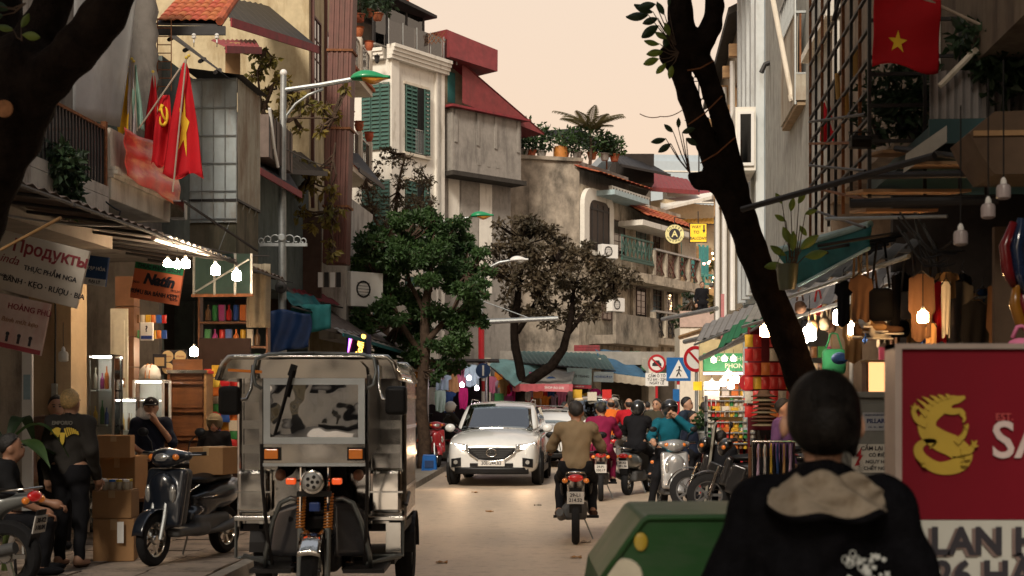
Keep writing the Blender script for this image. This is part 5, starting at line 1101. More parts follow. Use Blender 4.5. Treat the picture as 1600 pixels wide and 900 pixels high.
# no-car sign, pedestrian sign, second ring sign
def ring_sign(t, c, r, car=True):
    MB().lathe([(r,-.04),(r,-.055)],c,'Y',32).b('disc', white, t); MB().lathe([(r*.76,-.056),(r,-.056),(r,-.066),(r*.76,-.066)],c,'Y',32,ring=True).b('ring', red_p, t)
    MB().obox((c[0],c[1]-.07,c[2]),(r*1.6,.01,r*.17),(0,R(45),0)).b('slash', red_p, t)
    if car:
        MB().prism([(c[0]-r*.5,c[2]-r*.28),(c[0]+r*.5,c[2]-r*.28),(c[0]+r*.5,c[2]),(c[0]+r*.36,c[2]+.02),(c[0]+r*.26,c[2]+r*.34),(c[0]-r*.26,c[2]+r*.34),(c[0]-r*.36,c[2]+.02),(c[0]-r*.5,c[2])],c[1]-.062,c[1]-.057).b('car_symbol', ink, t)
Y = 40.; t = thing('no_car_sign', 'round no car sign with a white plate below it', 'road sign', Vector((xx(1026,Y),Y,0))); zc_ = zz(568,Y)
MB().cyl((0,0,0),(0,0,zc_+.25),.04,n=10).b('post', red_p, t); ring_sign(t, (0,0,zc_), .255)
MB().box(-.32,.32,-.05,-.04,zz(603,Y),zz(583,Y)).b('plate', white, t)
for k,s in enumerate(('CẤM Ô TÔ','TỪ 6H - 22H','NGÀY LỄ')): lettering(s, .11, ink, t, (0,-.054,zz(587.5+k*5.6,Y)), sx=.9, bold=.01)
t = thing('pedestrian_sign', 'square blue pedestrian crossing sign beside the no car sign', 'road sign', Vector((xx(1060,Y),Y,0))); zp_ = zz(577,Y)
for i in range(6): MB().cyl((.0,0,i*zp_/6),(.0,0,(i+1)*zp_/6),.045,n=10).b('red_band' if i % 2 else 'white_band', red_p if i % 2 else white, t)
MB().box(-.34,.34,-.06,-.045,zp_-.33,zp_+.33).b('board', mat('sign_blue', (.01,.12,.36), .4), t); MB().prism([(-.27,zp_-.25),(.27,zp_-.25),(0,zp_+.27)],-.066,-.061).b('triangle', white, t)
MB().ball((0.02,-.07,zp_+.06),(.03,.006,.03),8,5).tube([(.02,-.07,zp_+.03),(0,-.07,zp_-.08),(-.06,-.07,zp_-.2)],.018,6).tube([(0,-.07,zp_-.08),(.06,-.07,zp_-.2)],.016,6).tube([(.02,-.07,zp_),(-.07,-.07,zp_-.05)],.012,5).tube([(.02,-.07,zp_),(.08,-.07,zp_-.06)],.012,5).b('walking_figure', ink, t)
MB().box(-.16,.02,-.06,-.05,zz(627,Y),zz(608,Y)).b('lower_plate', mat('sign_blue',(.01,.12,.36)), t)
t = thing('turned_ring_sign', 'larger prohibition ring half covering the blue pedestrian sign', 'road sign', Vector((xx(1088,37.),37.,0)), R(18))
MB().cyl((0.,0,0),(0,0,zz(560,37)),.04,n=10).b('post', steel, t); ring_sign(t, (-.05,0,zz(561,37)), .34, False)
# cables along the street
cable('black cable sagging along the fronts above the shop awnings', [at(-20,330,12),at(200,352,15.5),at(420,400,22)], .012, sag=.1)
cable('thin cable from the street lamp to the dark canopy', [at(443,230,26),at(560,255,34)], .01, sag=.2)
cable('hanging cable loop on the cream balcony', [at(150,300,16.2),at(188,330,16.3),at(180,360,16.2)], .01, sag=.6)
# ------------------------------------------------------------------ shop fronts beside the big tree
tin = mat('tin_sheet', (.24,.23,.22), .5, metal=.5)
tin_d = mat('stained_tin', (.13,.1,.085), .7, var=.3, dirt_or_sheen=(.06,.045,.035))
for i,(va,vb,m_) in enumerate(((10.2,13.2,tin_d),(13.25,15.9,tin_d),(15.95,18.6,tin),(18.65,21.4,tin_d))):
    awning(('stained tin awning over the first grocery front','stained tin awning under the barred balcony','grey tin awning above the hanging bulbs','stained tin awning next to the beige curtain')[i], (LX(va),va,3.72+.02*i),(LX(vb),vb,3.72+.02*i),(LX(va)+1.9,va,3.5),(LX(vb)+1.9,vb,3.5), m_, None, n=12, ribs=3)
tb = thing('tube_light', 'long pale tube light fixed under the awning edge', 'lamp', at(285,385,16.8)); d_ = at(328,398,17.9)-at(243,373,15.9)
MB().tube([-d_/2,d_/2],.03,8).b('tube', whitep, tb); MB().tube([-d_/2+Vector((0,0,.05)),d_/2+Vector((0,0,.05))],.02,6).b('batten', white, tb)
pb = glow('lit_bulb', (1,.72,.46), 170)
def bulb(label, p, r=.05, m=None, cordlen=.12, group=None):
    t = thing('light_bulb', label, 'light bulb', p, group=group)
    MB().lathe([(.0,-r*1.25),(r*.62,-r*1.22),(r*.98,-r*1.0),(r*1.0,r*.35),(r*.85,r*.75),(r*.45,r*.95)],n=14).b('globe', m or pb, t, smooth='auto')
    MB().lathe([(r*.45,r*.9),(r*.42,r*1.3),(r*.3,r*1.7),(r*.12,r*1.9)],n=10).b('socket', whitep, t); MB().cyl((0,0,r*1.8),(0,0,r*1.8+cordlen),.004,n=5).b('cord', black, t)
    return t
for i,(px,py,r_) in enumerate(((262,412,.048),(277,413,.04),(290,411,.05),(337,421,.055),(370,430,.055))):
    bulb(('lit bulb in front of the green strip of the orange sign, leftmost of its row','lit bulb between two others above the orange sign','large lit bulb above the right edge of the orange sign','lit bulb hanging before the dark green screen','lit bulb nearest the beige curtain')[i], at(px,py,16.6+i*.25), r_)
bulb('single lit bulb hanging low on a long cord in the dark shop', at(303,549,19.5), .055, cordlen=1.2)
bulb('unlit round bulb hanging against the beige pillar', at(99,556,14.4), .05, mat('milky_glass', (.6,.58,.52), .3), .25)
# hanging signs
def board(name, label, px, py, Y, w_, h_, m, yaw=0., roll=0., th=.03, cat='sign', pitch=0.):
    t = thing(name, label, cat, at(px,py,Y), rot=(R(pitch),R(roll),R(yaw))); MB().box(-w_/2,w_/2,0,th,-h_/2,h_/2).b('board', m, t, bevel=.004); return t
cream_p = mat('sign_cream', (.52,.47,.40), .6, var=.06, dirt_or_sheen=(.4,.33,.26), damt=.3)
s = board('shop_sign', 'large cream Russian food sign hanging tilted by the big tree', 60,420,12.6,.86,.52, cream_p, yaw=-8, roll=14)
darkred = mat('dark_red_ink', (.22,.02,.03), .6)
lettering('Продукты', .15, darkred, s, (.08,-.004,.15), bold=.025); lettering('Linda', .11, darkred, s, (-.31,-.004,.02), shear=.3)
lettering('THỰC PHẨM NGA', .062, ink, s, (.12,-.004,-.02), bold=.015); lettering('BÁNH · KẸO · RƯỢU · BIA', .068, ink, s, (.09,-.004,-.15), bold=.015); lettering('0912.668.159', .04, ink, s, (-.32,-.004,-.13))
s = board('shop_sign', 'faded pink poster sign with small figures under the cream sign', 22,505,12.4,.60,.46, mat('sign_pink', (.48,.36,.32), .7, dirt_or_sheen=(.45,.2,.18)), yaw=-10, roll=12)
lettering('HOÀNG PHÚ', .07, darkred, s, (.12,-.004,.14), bold=.01); MB().box(-.295,.295,-.004,-.001,-.225,-.185).b('red_strip', darkred, s)
lettering('Bánh mứt kẹo', .06, mat('tan_ink', (.3,.15,.08)), s, (.05,-.004,.02), shear=.2)
for k in range(4): MB().lathe([(.018,-.006),(.018,-.002)],(-.15+.11*k,0,-.1),'Y',10).box(-.15+.11*k-.012,-.15+.11*k+.012,-.005,-.002,-.17,-.11).b('printed_figure', ink, s)
s = board('shop_sign', 'small blue shop sign behind the cream sign', 150,423,14.6,.25,.30, mat('sign_dkblue', (.03,.08,.2), .5), yaw=-15, roll=8)
lettering('TẠP HÓA', .05, white, s, (0,-.004,.02), bold=.01); MB().box(-.125,.125,-.004,-.001,-.15,-.08).b('white_strip', white, s); lettering('ĐẠI LÝ', .045, ink, s, (0,-.006,-.115), bold=.01)
s = board('shop_sign', 'bright orange liquor and sweets sign tilted under the bulbs', 245,443,15.6,.58,.40, mat('sign_orange', (.80,.19,.07), .6, var=.08), yaw=-12, roll=10)
MB().box(-.29,.29,-.004,-.001,.13,.2).b('green_strip', greenp, s); lettering('THỰC PHẨM SẠCH', .06, ink, s, (0,-.006,.165), bold=.02)
lettering('Natín', .16, ink, s, (.02,-.004,.03), bold=.05, shear=.25); lettering('RƯỢU BIA BÁNH KẸO', .066, ink, s, (-.02,-.004,-.12), bold=.02, sx=.85)
for k in range(3): lettering(('0912.34','098.765','024.39')[k], .034, ink, s, (.23,-.004,-.05-.05*k))
for k in range(2): lettering(('ZALO','0936'[0:4])[k], .034, ink, s, (-.25,-.004,-.02-.09*k))
s = board('shop_sign', 'white plate with black marks hanging by the doorway', 229,518,17.2,.16,.22, white, yaw=-8); lettering('?', .1, ink, s, (0,-.004,.03), bold=.03); MB().box(-.07,.07,-.004,-.001,-.09,-.05).b('print', mat('blue_ink', (.03,.06,.25)), s)
# pillars, doors, screens
def lbox(name, label, cat, v0, v1, u0, u1, z0, z1, m, **kw):
    t = thing(name, label, cat, (LX(v0),v0,0), SR); MB().box(u0,u1,0,v1-v0,z0,z1).b('body', m, t, bevel=.01); return t
pil = thing('shop_pillar', 'beige rendered pillar beside the shop doorway', 'pillar', (LX(17.0),17.0,0), SR)
MB().box(-.1,.42,0,.5,.1,3.45).b('shaft', mat('beige_render', (.36,.27,.17), .9, var=.1, bump=.15, dirt_or_sheen=(.24,.16,.1)), pil); MB().box(-.12,.44,-.02,.52,.1,.3).b('plinth', concrete, pil); MB().box(.2,.26,-.05,-.002,1.5,1.85).b('meter_box', steel, pil); MB().tube([(.23,-.02,1.85),(.24,-.02,2.6),(.22,-.02,3.4)],.012,6).b('conduit', black, pil)
pil2 = thing('shop_pillar', 'brown tiled pillar beside the white shop door', 'pillar', (LX(18.8),18.8,0), SR)
for i in range(8): MB().box(.3,.55,0,.22,.1+i*.4,.1+i*.4+.39).b('cladding_panel', mat('brown_stone', (.2,.1,.055), .45, var=.25), pil2)
dr = thing('shop_door', 'white shop door standing open in the lit doorway', 'door', at(186,640,18.3)); MB().box(-.11,.11,0,.04,-.5,1.3).b('leaf', mat('cream_paint', (.55,.52,.42), .5), dr); MB().box(-.07,.07,-.012,-.002,.2,1.15).b('panel', mat('cream_paint', (.55,.52,.42)), dr); MB().ball((.08,-.03,.3),.02,8,5).b('handle', steel, dr)
sc_ = thing('shop_screen', 'dark green framed screen behind the hanging bulbs', 'screen', at(350,432,18.8), R(-6))
MB().box(-.42,.38,0,.02,-.24,.3).b('panel', mat('dark_green_panel', (.025,.05,.045), .7), sc_)
for x in (-.42,-.14,.14,.36): MB().box(x,x+.03,-.02,-.002,-.25,.3).b('stile', steel, sc_)
MB().tube([(-.38,-.02,-.2),(.34,-.02,.22)],.014,6).b('brace', steel, sc_); MB().box(-.44,.4,-.02,-.002,-.27,-.23).b('rail', rust, sc_)
cu = thing('canvas_curtain', 'beige canvas curtain hanging at the end of the grocery', 'curtain', at(404,462,20.5))
MB().sheet(lambda u,v: (-.17+.34*u,.03*math.sin(u*14)+.02*math.sin(v*5),.46-.92*v),24,8,.004).b('cloth', beigecloth, cu, smooth=True)
bt = thing('blue_tarpaulin', 'crumpled blue tarpaulin bundle under the green awning', 'tarpaulin', at(452,525,24.5))
MB().sheet(lambda u,v: (-.36+.72*u+.03*math.sin(v*5),.05*math.sin(u*13+v*3),.42-.8*v*(1-.3*u)+.04*math.sin(u*5)),20,14,.01).b('cloth', mat('blue_tarp', (.012,.04,.13), .55, var=.3, bump=.3, bscale=9), bt, smooth=True)
awning('dark green canvas awning curling beside the street lamp', at(440,455,27), at(490,462,29), at(455,475,25.5), at(513,492,27.4), tealcloth, None, sag=.08)
gd = thing('green_drape', 'green canvas side drape below the curling awning', 'drape', at(488,505,26.5)); MB().sheet(lambda u,v: (-.4+.75*u,.05*math.sin(u*12),.35-.6*v*(1-.25*u)),16,6,.005).b('cloth', tealcloth, gd, smooth=True)
awning('long dark tin awning above the neon coffee sign', at(430,430,30), at(560,500,40), at(500,508,27), at(640,545,36), tin_d, dark, .08, n=14, ribs=6)
awning('maroon canvas awning below the brown duct', at(450,440,31), at(500,450,34), at(462,462,29), at(535,478,32), maroon, None, n=8)
awning('teal edged tin awning running to the green tree', at(470,478,30), at(580,505,38), at(535,520,28), at(640,552,35), tin, tealcloth, .07, n=12)
# neon coffee sign
s = thing('neon_sign', 'lit yellow and purple neon coffee sign under the tin awning', 'sign', at(560,541,30), R(-20)); MB().box(-.28,.28,0,.05,-.22,.24).b('board', mat('dark_board', (.02,.015,.04), .5), s)
lettering('Coffee', .2, glow('neon_yellow', (1,.55,.08), 4), s, (.05,-.01,-.02), rot=(0,R(-75),0), bold=.03, shear=.2)
for k in range(3): MB().tube([(-.24,-.015,-.18+.01*k),(-.2+.03*k,-.015,.2)],.012,6).b('neon_tube', (glow('neon_purple', (.45,.12,1), 3),glow('neon_blue', (.15,.3,1), 3),glow('neon_pink', (1,.15,.5), 3))[k], s)
ac_unit('large grey air conditioner on the house beside the green tree', at(567,480,33.), R(40), .9, .8, .35)
fb = thing('facade_box', 'grey weathered wall panel with dark letters beside the duct', 'panel', at(532,420,32.5), SR); MB().box(-.5,.12,0,3.5,-1.6,1.7).b('wall', plaster, fb); s = thing('small_sign', 'small dark letters mounted on the wall below the duct', 'sign', at(515,437,30.6))
for k in range(4): MB().box(-.25+k*.13,-.15+k*.13,0,.04,-.16,.16).b('letter_block', dark if k % 2 else whitep, s)
fb2 = thing('brown_panel', 'brown boarded wall beside the street lamp', 'panel', at(480,425,31), SR); MB().box(-1.6,.3,0,.1,-1.0,1.2).b('board', mat('dull_brown', (.09,.055,.042), .8, var=.2), fb2)
# floodlight and pole on the cream balcony
fz = thing('flood_light', 'grey flood light on the cream balcony corner', 'lamp', at(279,326,18.3)); MB().box(-.1,.1,-.06,.06,-.14,.1).b('housing', steel, fz, bevel=.01); MB().box(-.085,.085,-.068,-.061,-.12,.08).b('lens', glass, fz)
MB().tube([at(284,313,18.2),at(402,392,19.5)],.018,6).b('stay_pole', dark, label='dark stay pole slanting from the flood light to the awning', cat='pole'); MB().tube([at(2,390,11.),at(95,340,10.6)],.012,6).b('bamboo_pole', wood_l, label='pale bamboo pole slanting above the cream sign', cat='pole')
# ------------------------------------------------------------------ shop goods
def glass_case(label, p, w_, d_, h_, shelves, fill=None, lit=False, frame=None, rotz=0):
    t = thing('display_case', label, 'display case', p, rotz); f = frame or chrome_dull; r_ = .014
    for sx_ in (-1,1):
        for sy in (0,1): MB().box(sx_*w_/2-r_,sx_*w_/2+r_,sy*d_-r_,sy*d_+r_,0,h_).b('upright', f, t)
    for k in range(shelves+1): MB().box(-w_/2,w_/2,0,d_,h_*k/shelves-.008,h_*k/shelves+.008).b('shelf', f if k in (0,shelves) else glassc, t)
    MB().box(-w_/2+r_,w_/2-r_,-.004,-.001,.03,h_-.03).b('front_pane', glassc, t); MB().box(w_/2-.003,w_/2,.02,d_-.02,.03,h_-.03).b('side_pane', glassc, t); MB().box(-w_/2+r_,w_/2-r_,d_-.02,d_-.015,.02,h_-.02).b('back_panel', white if lit else wood, t)
    if lit: MB().box(-w_/2+.03,w_/2-.03,.02,.05,h_-.03,h_-.012).b('strip_light', glow('shop_strip', (1,.9,.78), 22), t)
    return t
COLS = [(.5,.02,.02),(.6,.35,.03),(.03,.2,.06),(.02,.08,.35),(.55,.5,.42),(.35,.04,.2),(.6,.16,.03),(.15,.08,.04)]
packm = [mat('pack_%d' % i, c, .35, var=.3, scale=22, dirt_or_sheen=(min(c[0]*1.6+.1,.9),min(c[1]*1.5+.1,.9),c[2]*1.2+.06), damt=.35, dscale=(16,16,16)) for i,c in enumerate(COLS)]
packm[0].name = 'red_pack'
boxme = [MB().box(-.5,.5,-.5,.5,0,1).mesh('pack')]
bagme = [MB().sheet(lambda u,v: ((u-.5)*(1-.06*math.sin(v*PI)),-.22*math.sin(u*PI)*math.sin(v*PI)**.6,v),8,8,.03).mesh('bag')]
canme = [MB().lathe([(.46,0),(.5,.04),(.5,.94),(.46,.98),(.44,.96)],n=12).mesh('can')]
bottleme = [MB().lathe([(.42,0),(.5,.03),(.5,.55),(.42,.66),(.17,.76),(.15,.95),(.19,.95),(.19,1)],n=10).mesh('bottle')]
for m_ in (canme[0],bottleme[0],bagme[0]): smooth_by_angle(m_)
def good(kind, label, p, size, m, group, rotz=0., cat=None):
    me = {'box':boxme,'bag':bagme,'can':canme,'bottle':bottleme}[kind][0]
    key = (kind,m.name)
    if key not in GOODS: c = me.copy(); c.materials.clear(); c.materials.append(m); GOODS[key] = c
    o = link({'box':'carton','bag':'snack_bag','can':'can','bottle':'bottle'}[kind], GOODS[key], None, None, label=label, cat=cat or {'box':'carton','bag':'snack bag','can':'can','bottle':'bottle'}[kind], group=group, loc=p, rot=(0,0,rotz)); o.scale = size; return o
GOODS = {}
wdark = mat('dark_wood_case', (.05,.03,.02), .5)
p = at(158,690,16.4); p.z = .12; g1 = glass_case('tall lit glass display case at the shop doorway', p, .28,.35,2.05,5, lit=True)
for k in range(5):
    for j in range(4): good('bottle','small bottle on a shelf of the tall lit display case',(p.x-.1+j*.065,p.y+.12+.05*(j % 2),.14+k*.41),(.05,.05,random.uniform(.18,.28)),packm[(k*3+j) % 8],'bottles in the tall display case')
p = at(192,700,16.9); p.z = .12; p.x += .0; glass_case('low bright glass counter full of small bottles', p, .34,.4,1.55,4, lit=True)
for k in range(1,4):
    for j in range(6): good('bottle','tiny bottle in the bright low counter',(p.x-.13+j*.052,p.y+.1+.08*(j % 2),.13+k*.388),(.042,.042,.2),packm[(4,1,7,4)[(k+j) % 4]],'bottles in the low counter')
p = at(232,690,17.6); p.z = .12; glass_case('white framed glass case behind the smoking man', p, .36,.36,1.78,3, frame=white, lit=True)
hm = thing('helmet', 'white helmet with orange stripes on top of the glass case', 'helmet', (p.x-.02,p.y+.15,1.92)); MB().lathe([(.13,0),(.135,.05),(.12,.12),(.07,.17),(0,.185)],n=18).b('shell', whitep, hm, smooth=True)
for s_ in (-.025,.025): MB().tube([(s_,-.137*math.cos(a),.187*math.sin(a)+.0) for a in np.linspace(0,PI,12)],.008,5).b('stripe', mat('orange_plastic',(.45,.17,.03)), hm)
# wooden cabinet
p = at(292,700,18.2); p.z = .12; cbn = thing('wooden_cabinet', 'tall brown wooden cabinet with panelled back beside the smoking man', 'cabinet', p)
MB().box(-.25,-.22,0,.4,0,1.88).b('side_panel', wood, cbn); MB().box(.22,.25,0,.4,0,1.88).b('side_panel', mat('pale_wood', (.36,.21,.09)), cbn); MB().box(-.26,.26,-.02,.41,1.88,1.92).b('top', chrome_dull, cbn); MB().box(-.22,.22,.05,.07,0,1.88).b('back_panel', wood, cbn)
for k in range(5): MB().box(-.215,.215,.0,.049,.3+k*.36,.3+k*.36+.025).b('rail', wood, cbn); MB().box(-.19,.19,.03,.049,.36+k*.36,.62+k*.36).b('panel', wood, cbn)
MB().box(-.62,-.27,.1,.5,0,1.7).b('shop_locker', wood, loc=p, label='dark wooden locker beside the panelled cabinet', cat='locker')
s = board('gold_disc_poster', 'black poster with four gold discs above the cabinet', 272,566,18.5,.34,.32, ink, cat='poster')
for a in (-1,1):
    for c_ in (-1,1): MB().lathe([(.074,-.006),(.074,-.002)],(a*.082,0,c_*.078),'Y',24).b('gold_disc', mat('pale_gold', (.55,.42,.22), .45), s); lettering('Danisa', .036, darkred, s, (a*.082,-.009,c_*.078), shear=.2)
s = board('certificate', 'framed tan certificate hanging beside the gold disc poster', 249,564,18.3,.17,.18, ink, cat='picture frame'); MB().box(-.062,.062,-.004,-.001,-.065,.045).b('paper', mat('tan_paper', (.4,.28,.14)), s)
# snack wall beyond the cabinet
k = 0
for r_ in range(9):
    for c_ in range(4):
        px = 326+c_*13; py = 580+r_*13.5; m_ = packm[(r_*5+c_*3+k) % 7]; sz = random.uniform(.095,.125)
        good('bag' if (r_+c_) % 3 else 'box', 'bright snack packet hanging on the wall beyond the cabinet', at(px,py+12,19.0+random.uniform(-.05,.05)), (sz,.06,sz*1.15), m_, 'snack packets on the shop wall', random.uniform(-.2,.2), cat='snack packet')
t = board('yellow_snack_tin', 'yellow snack box with a red picture at the top of the snack wall', 345,580,18.8,.24,.16, packm[1], cat='box'); MB().ball((.03,-.004,-.02),(.05,.008,.04),10,6).b('print', red_p, t)
for i,(px,py) in enumerate(((337,598),(352,598))): MB().lathe([(.062,0),(.062,-.03),(.05,-.035)],axis='Y',n=20).b('biscuit_tin', gold if i == 0 else red_p, loc=at(px,py,18.75), smooth='auto', label=('round gold biscuit tin on the snack wall','round red biscuit tin on the snack wall')[i], cat='tin')
MB().box(-.3,.4,0,.06,0,2.4).b('shelf_back', mat('dark_shelf', (.05,.03,.025), .7), loc=(xx(345,19.3),19.3,.1), label='dark shelf backing behind the snack packets', cat='shelf')
# cardboard boxes and counter stuff
def carton(label, p, w_, d_, h_, rotz=0., tape=True, group=None):
    t = thing('cardboard_box', label, 'cardboard box', p, rotz, group); MB().box(-w_/2,w_/2,-d_/2,d_/2,0,h_).b('carton_body', card, t, bevel=.008)
    if tape: MB().box(-.03,.03,-d_/2-.003,d_/2+.003,h_*.75,h_+.003).b('tape', mat('tape', (.42,.28,.14), .3), t)
    for s_ in (-1,1): MB().box(-w_/2+.004,w_/2-.004,min(s_*.003,s_*(d_/2-.004)),max(s_*.003,s_*(d_/2-.004)),h_+.001,h_+.006).b('flap', card, t)
    return t
p = ground_at(172,878,.11); carton('tall cardboard box on the pavement behind the blond man', p+Vector((0,.2,0)), .38,.36,.40, .15); carton('cardboard box under the jars, topmost of the pavement stack', p+Vector((0,.2,.41)), .37,.35,.26, .05)
s = thing('paper_label', 'white shipping label on the lower pavement box', 'label', p+Vector((.1,-.005,.18)), .15); MB().box(-.03,.03,-.004,0,0,.2).b('sheet', white, s)
for i in range(11):
    a = p+Vector((-.14+.07*(i % 5)+random.uniform(-.01,.01),.08+.1*(i//5),.675)); 
    tt = thing('glass_jar', 'small lidded glass jar standing on the topmost pavement box', 'jar', a, group='jars on the box'); MB().lathe([(.026,0),(.03,.01),(.03,.07),(.024,.08)],n=10).b('glass', mat('jar_contents', (.4,.34,.25), .2, var=.3), tt, smooth='auto'); MB().lathe([(.031,.08),(.031,.1)],n=10).b('lid', (gold,white,blue_p)[i % 3], tt)
p = ground_at(192,745,.12); carton('large cardboard box on the pavement behind the jars', at(193,733,16)-Vector((0,0,.35)), .42,.4,.5, -.1); carton('cardboard box beside the parked scooter and the jars', at(181,715,15.6)-Vector((0,0,0)), .36,.3,.24, .1)
low = thing('low_table', 'low orange brown wooden table behind the parked scooters', 'table', ground_at(226,838,.12)); MB().box(-.3,.3,-.2,.2,.4,.44).b('top', wood, low)
for a in (-.26,.26):
    for c_ in (-.16,.16): MB().box(a-.02,a+.02,c_-.02,c_+.02,0,.4).b('leg', wood, low)
# banana-like plant by the seated man
t = thing('broad_leaf_plant', 'broad leaved green plant behind the seated man', 'plant', at(10,700,12.8)+Vector((0,0,-1.15)))
MB().tube([(0,0,0),(.02,0,.5),(0,0,1.2)],[.05,.045,.03],8).b('stalk', mat('green_stalk', (.1,.13,.04)), t)
for i,(a,ln,up) in enumerate(((.15,.55,.28),(2.9,.5,.25),(-.5,.55,.12),(1.2,.4,.35),(-2.2,.5,.1),(.5,.6,.05))):
    b = MB(); dx, dy = math.cos(a), math.sin(a)
    b.sheet(lambda u,v: (dx*ln*v-dy*.22*ln*math.sin(PI*min(v+.03,1))*(u-.5)*2,dy*ln*v+dx*.22*ln*math.sin(PI*min(v+.03,1))*(u-.5)*2,1.15+up*math.sin(v*2.6)-.25*v*v+.04*abs(u-.5)),6,10).b('leaf', LEAF_D if i % 2 else leaf_mat('broad_leaf', (.03,.07,.02), (.07,.13,.03)), t, smooth=True)
tg = thing('white_post', 'narrow white shop post with a blue notice by the plant', 'post', at(42,640,14.2)-Vector((0,0,1.5))); MB().box(-.05,.05,0,.05,0,2.1).b('post_body', white, tg); MB().box(-.035,.035,-.004,-.001,1.6,1.85).b('notice', mat('pale_blue_paper', (.3,.42,.48)), tg)
mon = thing('monitor', 'small dark screen in the lit doorway', 'monitor', at(186,598,18.1)); MB().box(-.07,.07,0,.03,-.06,.06).b('casing', wood_l, mon); MB().box(-.05,.05,-.005,-.001,-.04,.04).b('screen', black, mon)
# ------------------------------------------------------------------ stalls at the bend of the street
def garment(kind, label, p, w_, h_, m, rotz=0., group=None, cat=None, hanger=True):
    """front and back of a hung garment, closed at the sides"""
    t = thing(kind, label, cat or kind, p, rotz, group)
    prof = {'dress': [(.18,0),(.5,.02),(.46,.16),(.28,.2),(.24,.42),(.34,.75),(.40,1)], 'shirt': [(.16,0),(.5,.03),(.62,.28),(.42,.32),(.40,.3),(.40,1)], 'trousers': [(.34,0),(.36,.1),(.38,.4),(.34,.7),(.30,1)], 'jacket': [(.2,0),(.52,.03),(.58,.6),(.46,.62),(.44,.3),(.46,1)]}.get(kind, [(.3,0),(.4,1)])
    px_ph = p[0]*37
    def hw(v):
        for (a,va),(b_,vb) in zip(prof,prof[1:]):
            if va <= v <= vb: return a+(b_-a)*(v-va)/max(vb-va,1e-6)
        return prof[-1][0]
    for s,nm in ((-1,'front_panel'),(1,'rear_panel')):
        MB().sheet(lambda u,v: ((u-.5)*2*hw(v)*w_, s*.05*w_*math.cos((u-.5)*PI)+.10*w_*math.sin(u*15+v*3+px_ph)*v, -v*h_*(1-.04*math.sin(u*7+px_ph))), 10, 14).b(nm, m, t, smooth=True)
    if hanger: MB().tube([(-.4*w_,0,-.03),(0,0,.03),(.4*w_,0,-.03)],.006,5).tube([(0,0,.03),(0,0,.09),(.02,0,.11)],.004,5).b('hanger', dark, t)
    return t
gm = lambda n,c: mat(n, c, .85, var=.15, bump=.2, bscale=14)
tan_c = gm('tan_fabric', (.42,.25,.11)); pink_c = gm('pink_fabric', (.55,.16,.28)); pale_c = gm('pale_blue_fabric', (.3,.42,.5)); mint_c = gm('mint_fabric', (.35,.5,.42)); lil_c = gm('lilac_fabric', (.45,.33,.45)); nav_c = gm('navy_fabric', (.02,.05,.14)); mag_c = gm('magenta_fabric', (.4,.02,.14)); wh_c = gm('white_fabric', (.6,.58,.54)); ora_c = gm('orange_fabric', (.6,.2,.03)); blk_c = gm('black_fabric', (.008,.008,.010)); gry_c = gm('grey_fabric', (.13,.125,.12)); brn_c = gm('brown_fabric', (.11,.06,.035)); kha_c = gm('khaki_fabric', (.2,.16,.1))
Y = 40.
for i,(kd,px,py,w_,h_,m_,lb) in enumerate((('shirt',685,567,.42,.45,lil_c,'lilac shirt hanging at the top of the clothes stall'),('shirt',691,585,.45,.45,pale_c,'pale blue shirt hanging under the lilac one'),('dress',708,568,.46,.82,tan_c,'tan dress in the middle of the clothes stall'),('shirt',722,575,.4,.5,pink_c,'pink shirt hanging beside the tan dress'),('trousers',688,610,.42,.6,mint_c,'mint trousers hanging on the clothes stall'),('dress',702,612,.4,.7,nav_c,'navy dress hanging behind the tan one'),('trousers',724,606,.36,.6,mag_c,'magenta trousers at the edge of the clothes stall'),('shirt',677,605,.4,.5,wh_c,'white shirt near the tree trunk'),('jacket',738,570,.4,.6,pale_c,'pale jacket hanging by the stall bulb'))):
    garment(kd, lb, at(px,py,Y+.12*(i % 4)), w_, h_, m_)
st_ = thing('clothes_stall', 'dark clothes stall behind the green tree', 'stall', Vector((xx(700,41.5),41.5,.1)))
MB().box(-1.3,1.2,0,.1,0,2.5).b('back_board', mat('stall_dark', (.03,.025,.03), .8), st_); MB().box(-1.5,1.5,-1.6,.2,2.72,2.78).b('roof', dark, st_)
for x in (-1.25,1.15): MB().cyl((x,-1.4,0),(x,-1.4,2.72),.03,n=8).b('post', steel, st_)
MB().tube([(-1.3,-1.45,2.6),(1.2,-1.45,2.6)],.02,6).b('hanging_rail', steel, st_)
pkb = glow('pink_white_bulb', (1,.72,.85), 22)
for i,(px,py) in enumerate(((733,590),(722,601),(745,606))): bulb(('bright bulb at the top corner of the clothes stall','pinkish bulb beside the tan dress','lilac bulb low on the clothes stall')[i], at(px,py,39.2), .055, pkb, .2)
nbw = thing('neighbour_wall', 'pale house wall with small black letters beside the green tree', 'house', Vector((xx(600,43.5),43.5,0)), R(5)); MB().box(0,1.6,0,4,0,5.2).b('wall', whitew, nbw); MB().box(-.01,1.62,-.08,-.002,2.6,2.75).b('moulding', cream, nbw); lettering('SN: 24 HC 00000', .12, ink, nbw, (.95,-.01,3.55)); 
for r_ in range(8): 
    for c_ in range(5): MB().box(.62+c_*.18+.09*(r_ % 2),.79+c_*.18+.09*(r_ % 2),-.03,-.002,.4+r_*.2,.58+r_*.2).b('brick', mat('pale_brick', (.34,.2,.15), .9, var=.2, hue=.02), nbw)
og = thing('orange_bag', 'bright orange bag hanging behind the trike roof', 'bag', at(648,588,34)); MB().sheet(lambda u,v: (-.14+.28*u,-.06*math.sin(u*PI)*math.sin(v*PI),.3-.55*v),8,8,.04).b('pouch', mat('orange_nylon', (.7,.28,.02), .5), og, smooth=True); MB().tube([(-.08,0,.28),(0,0,.42),(.08,0,.28)],.01,5).b('strap', dark, og)
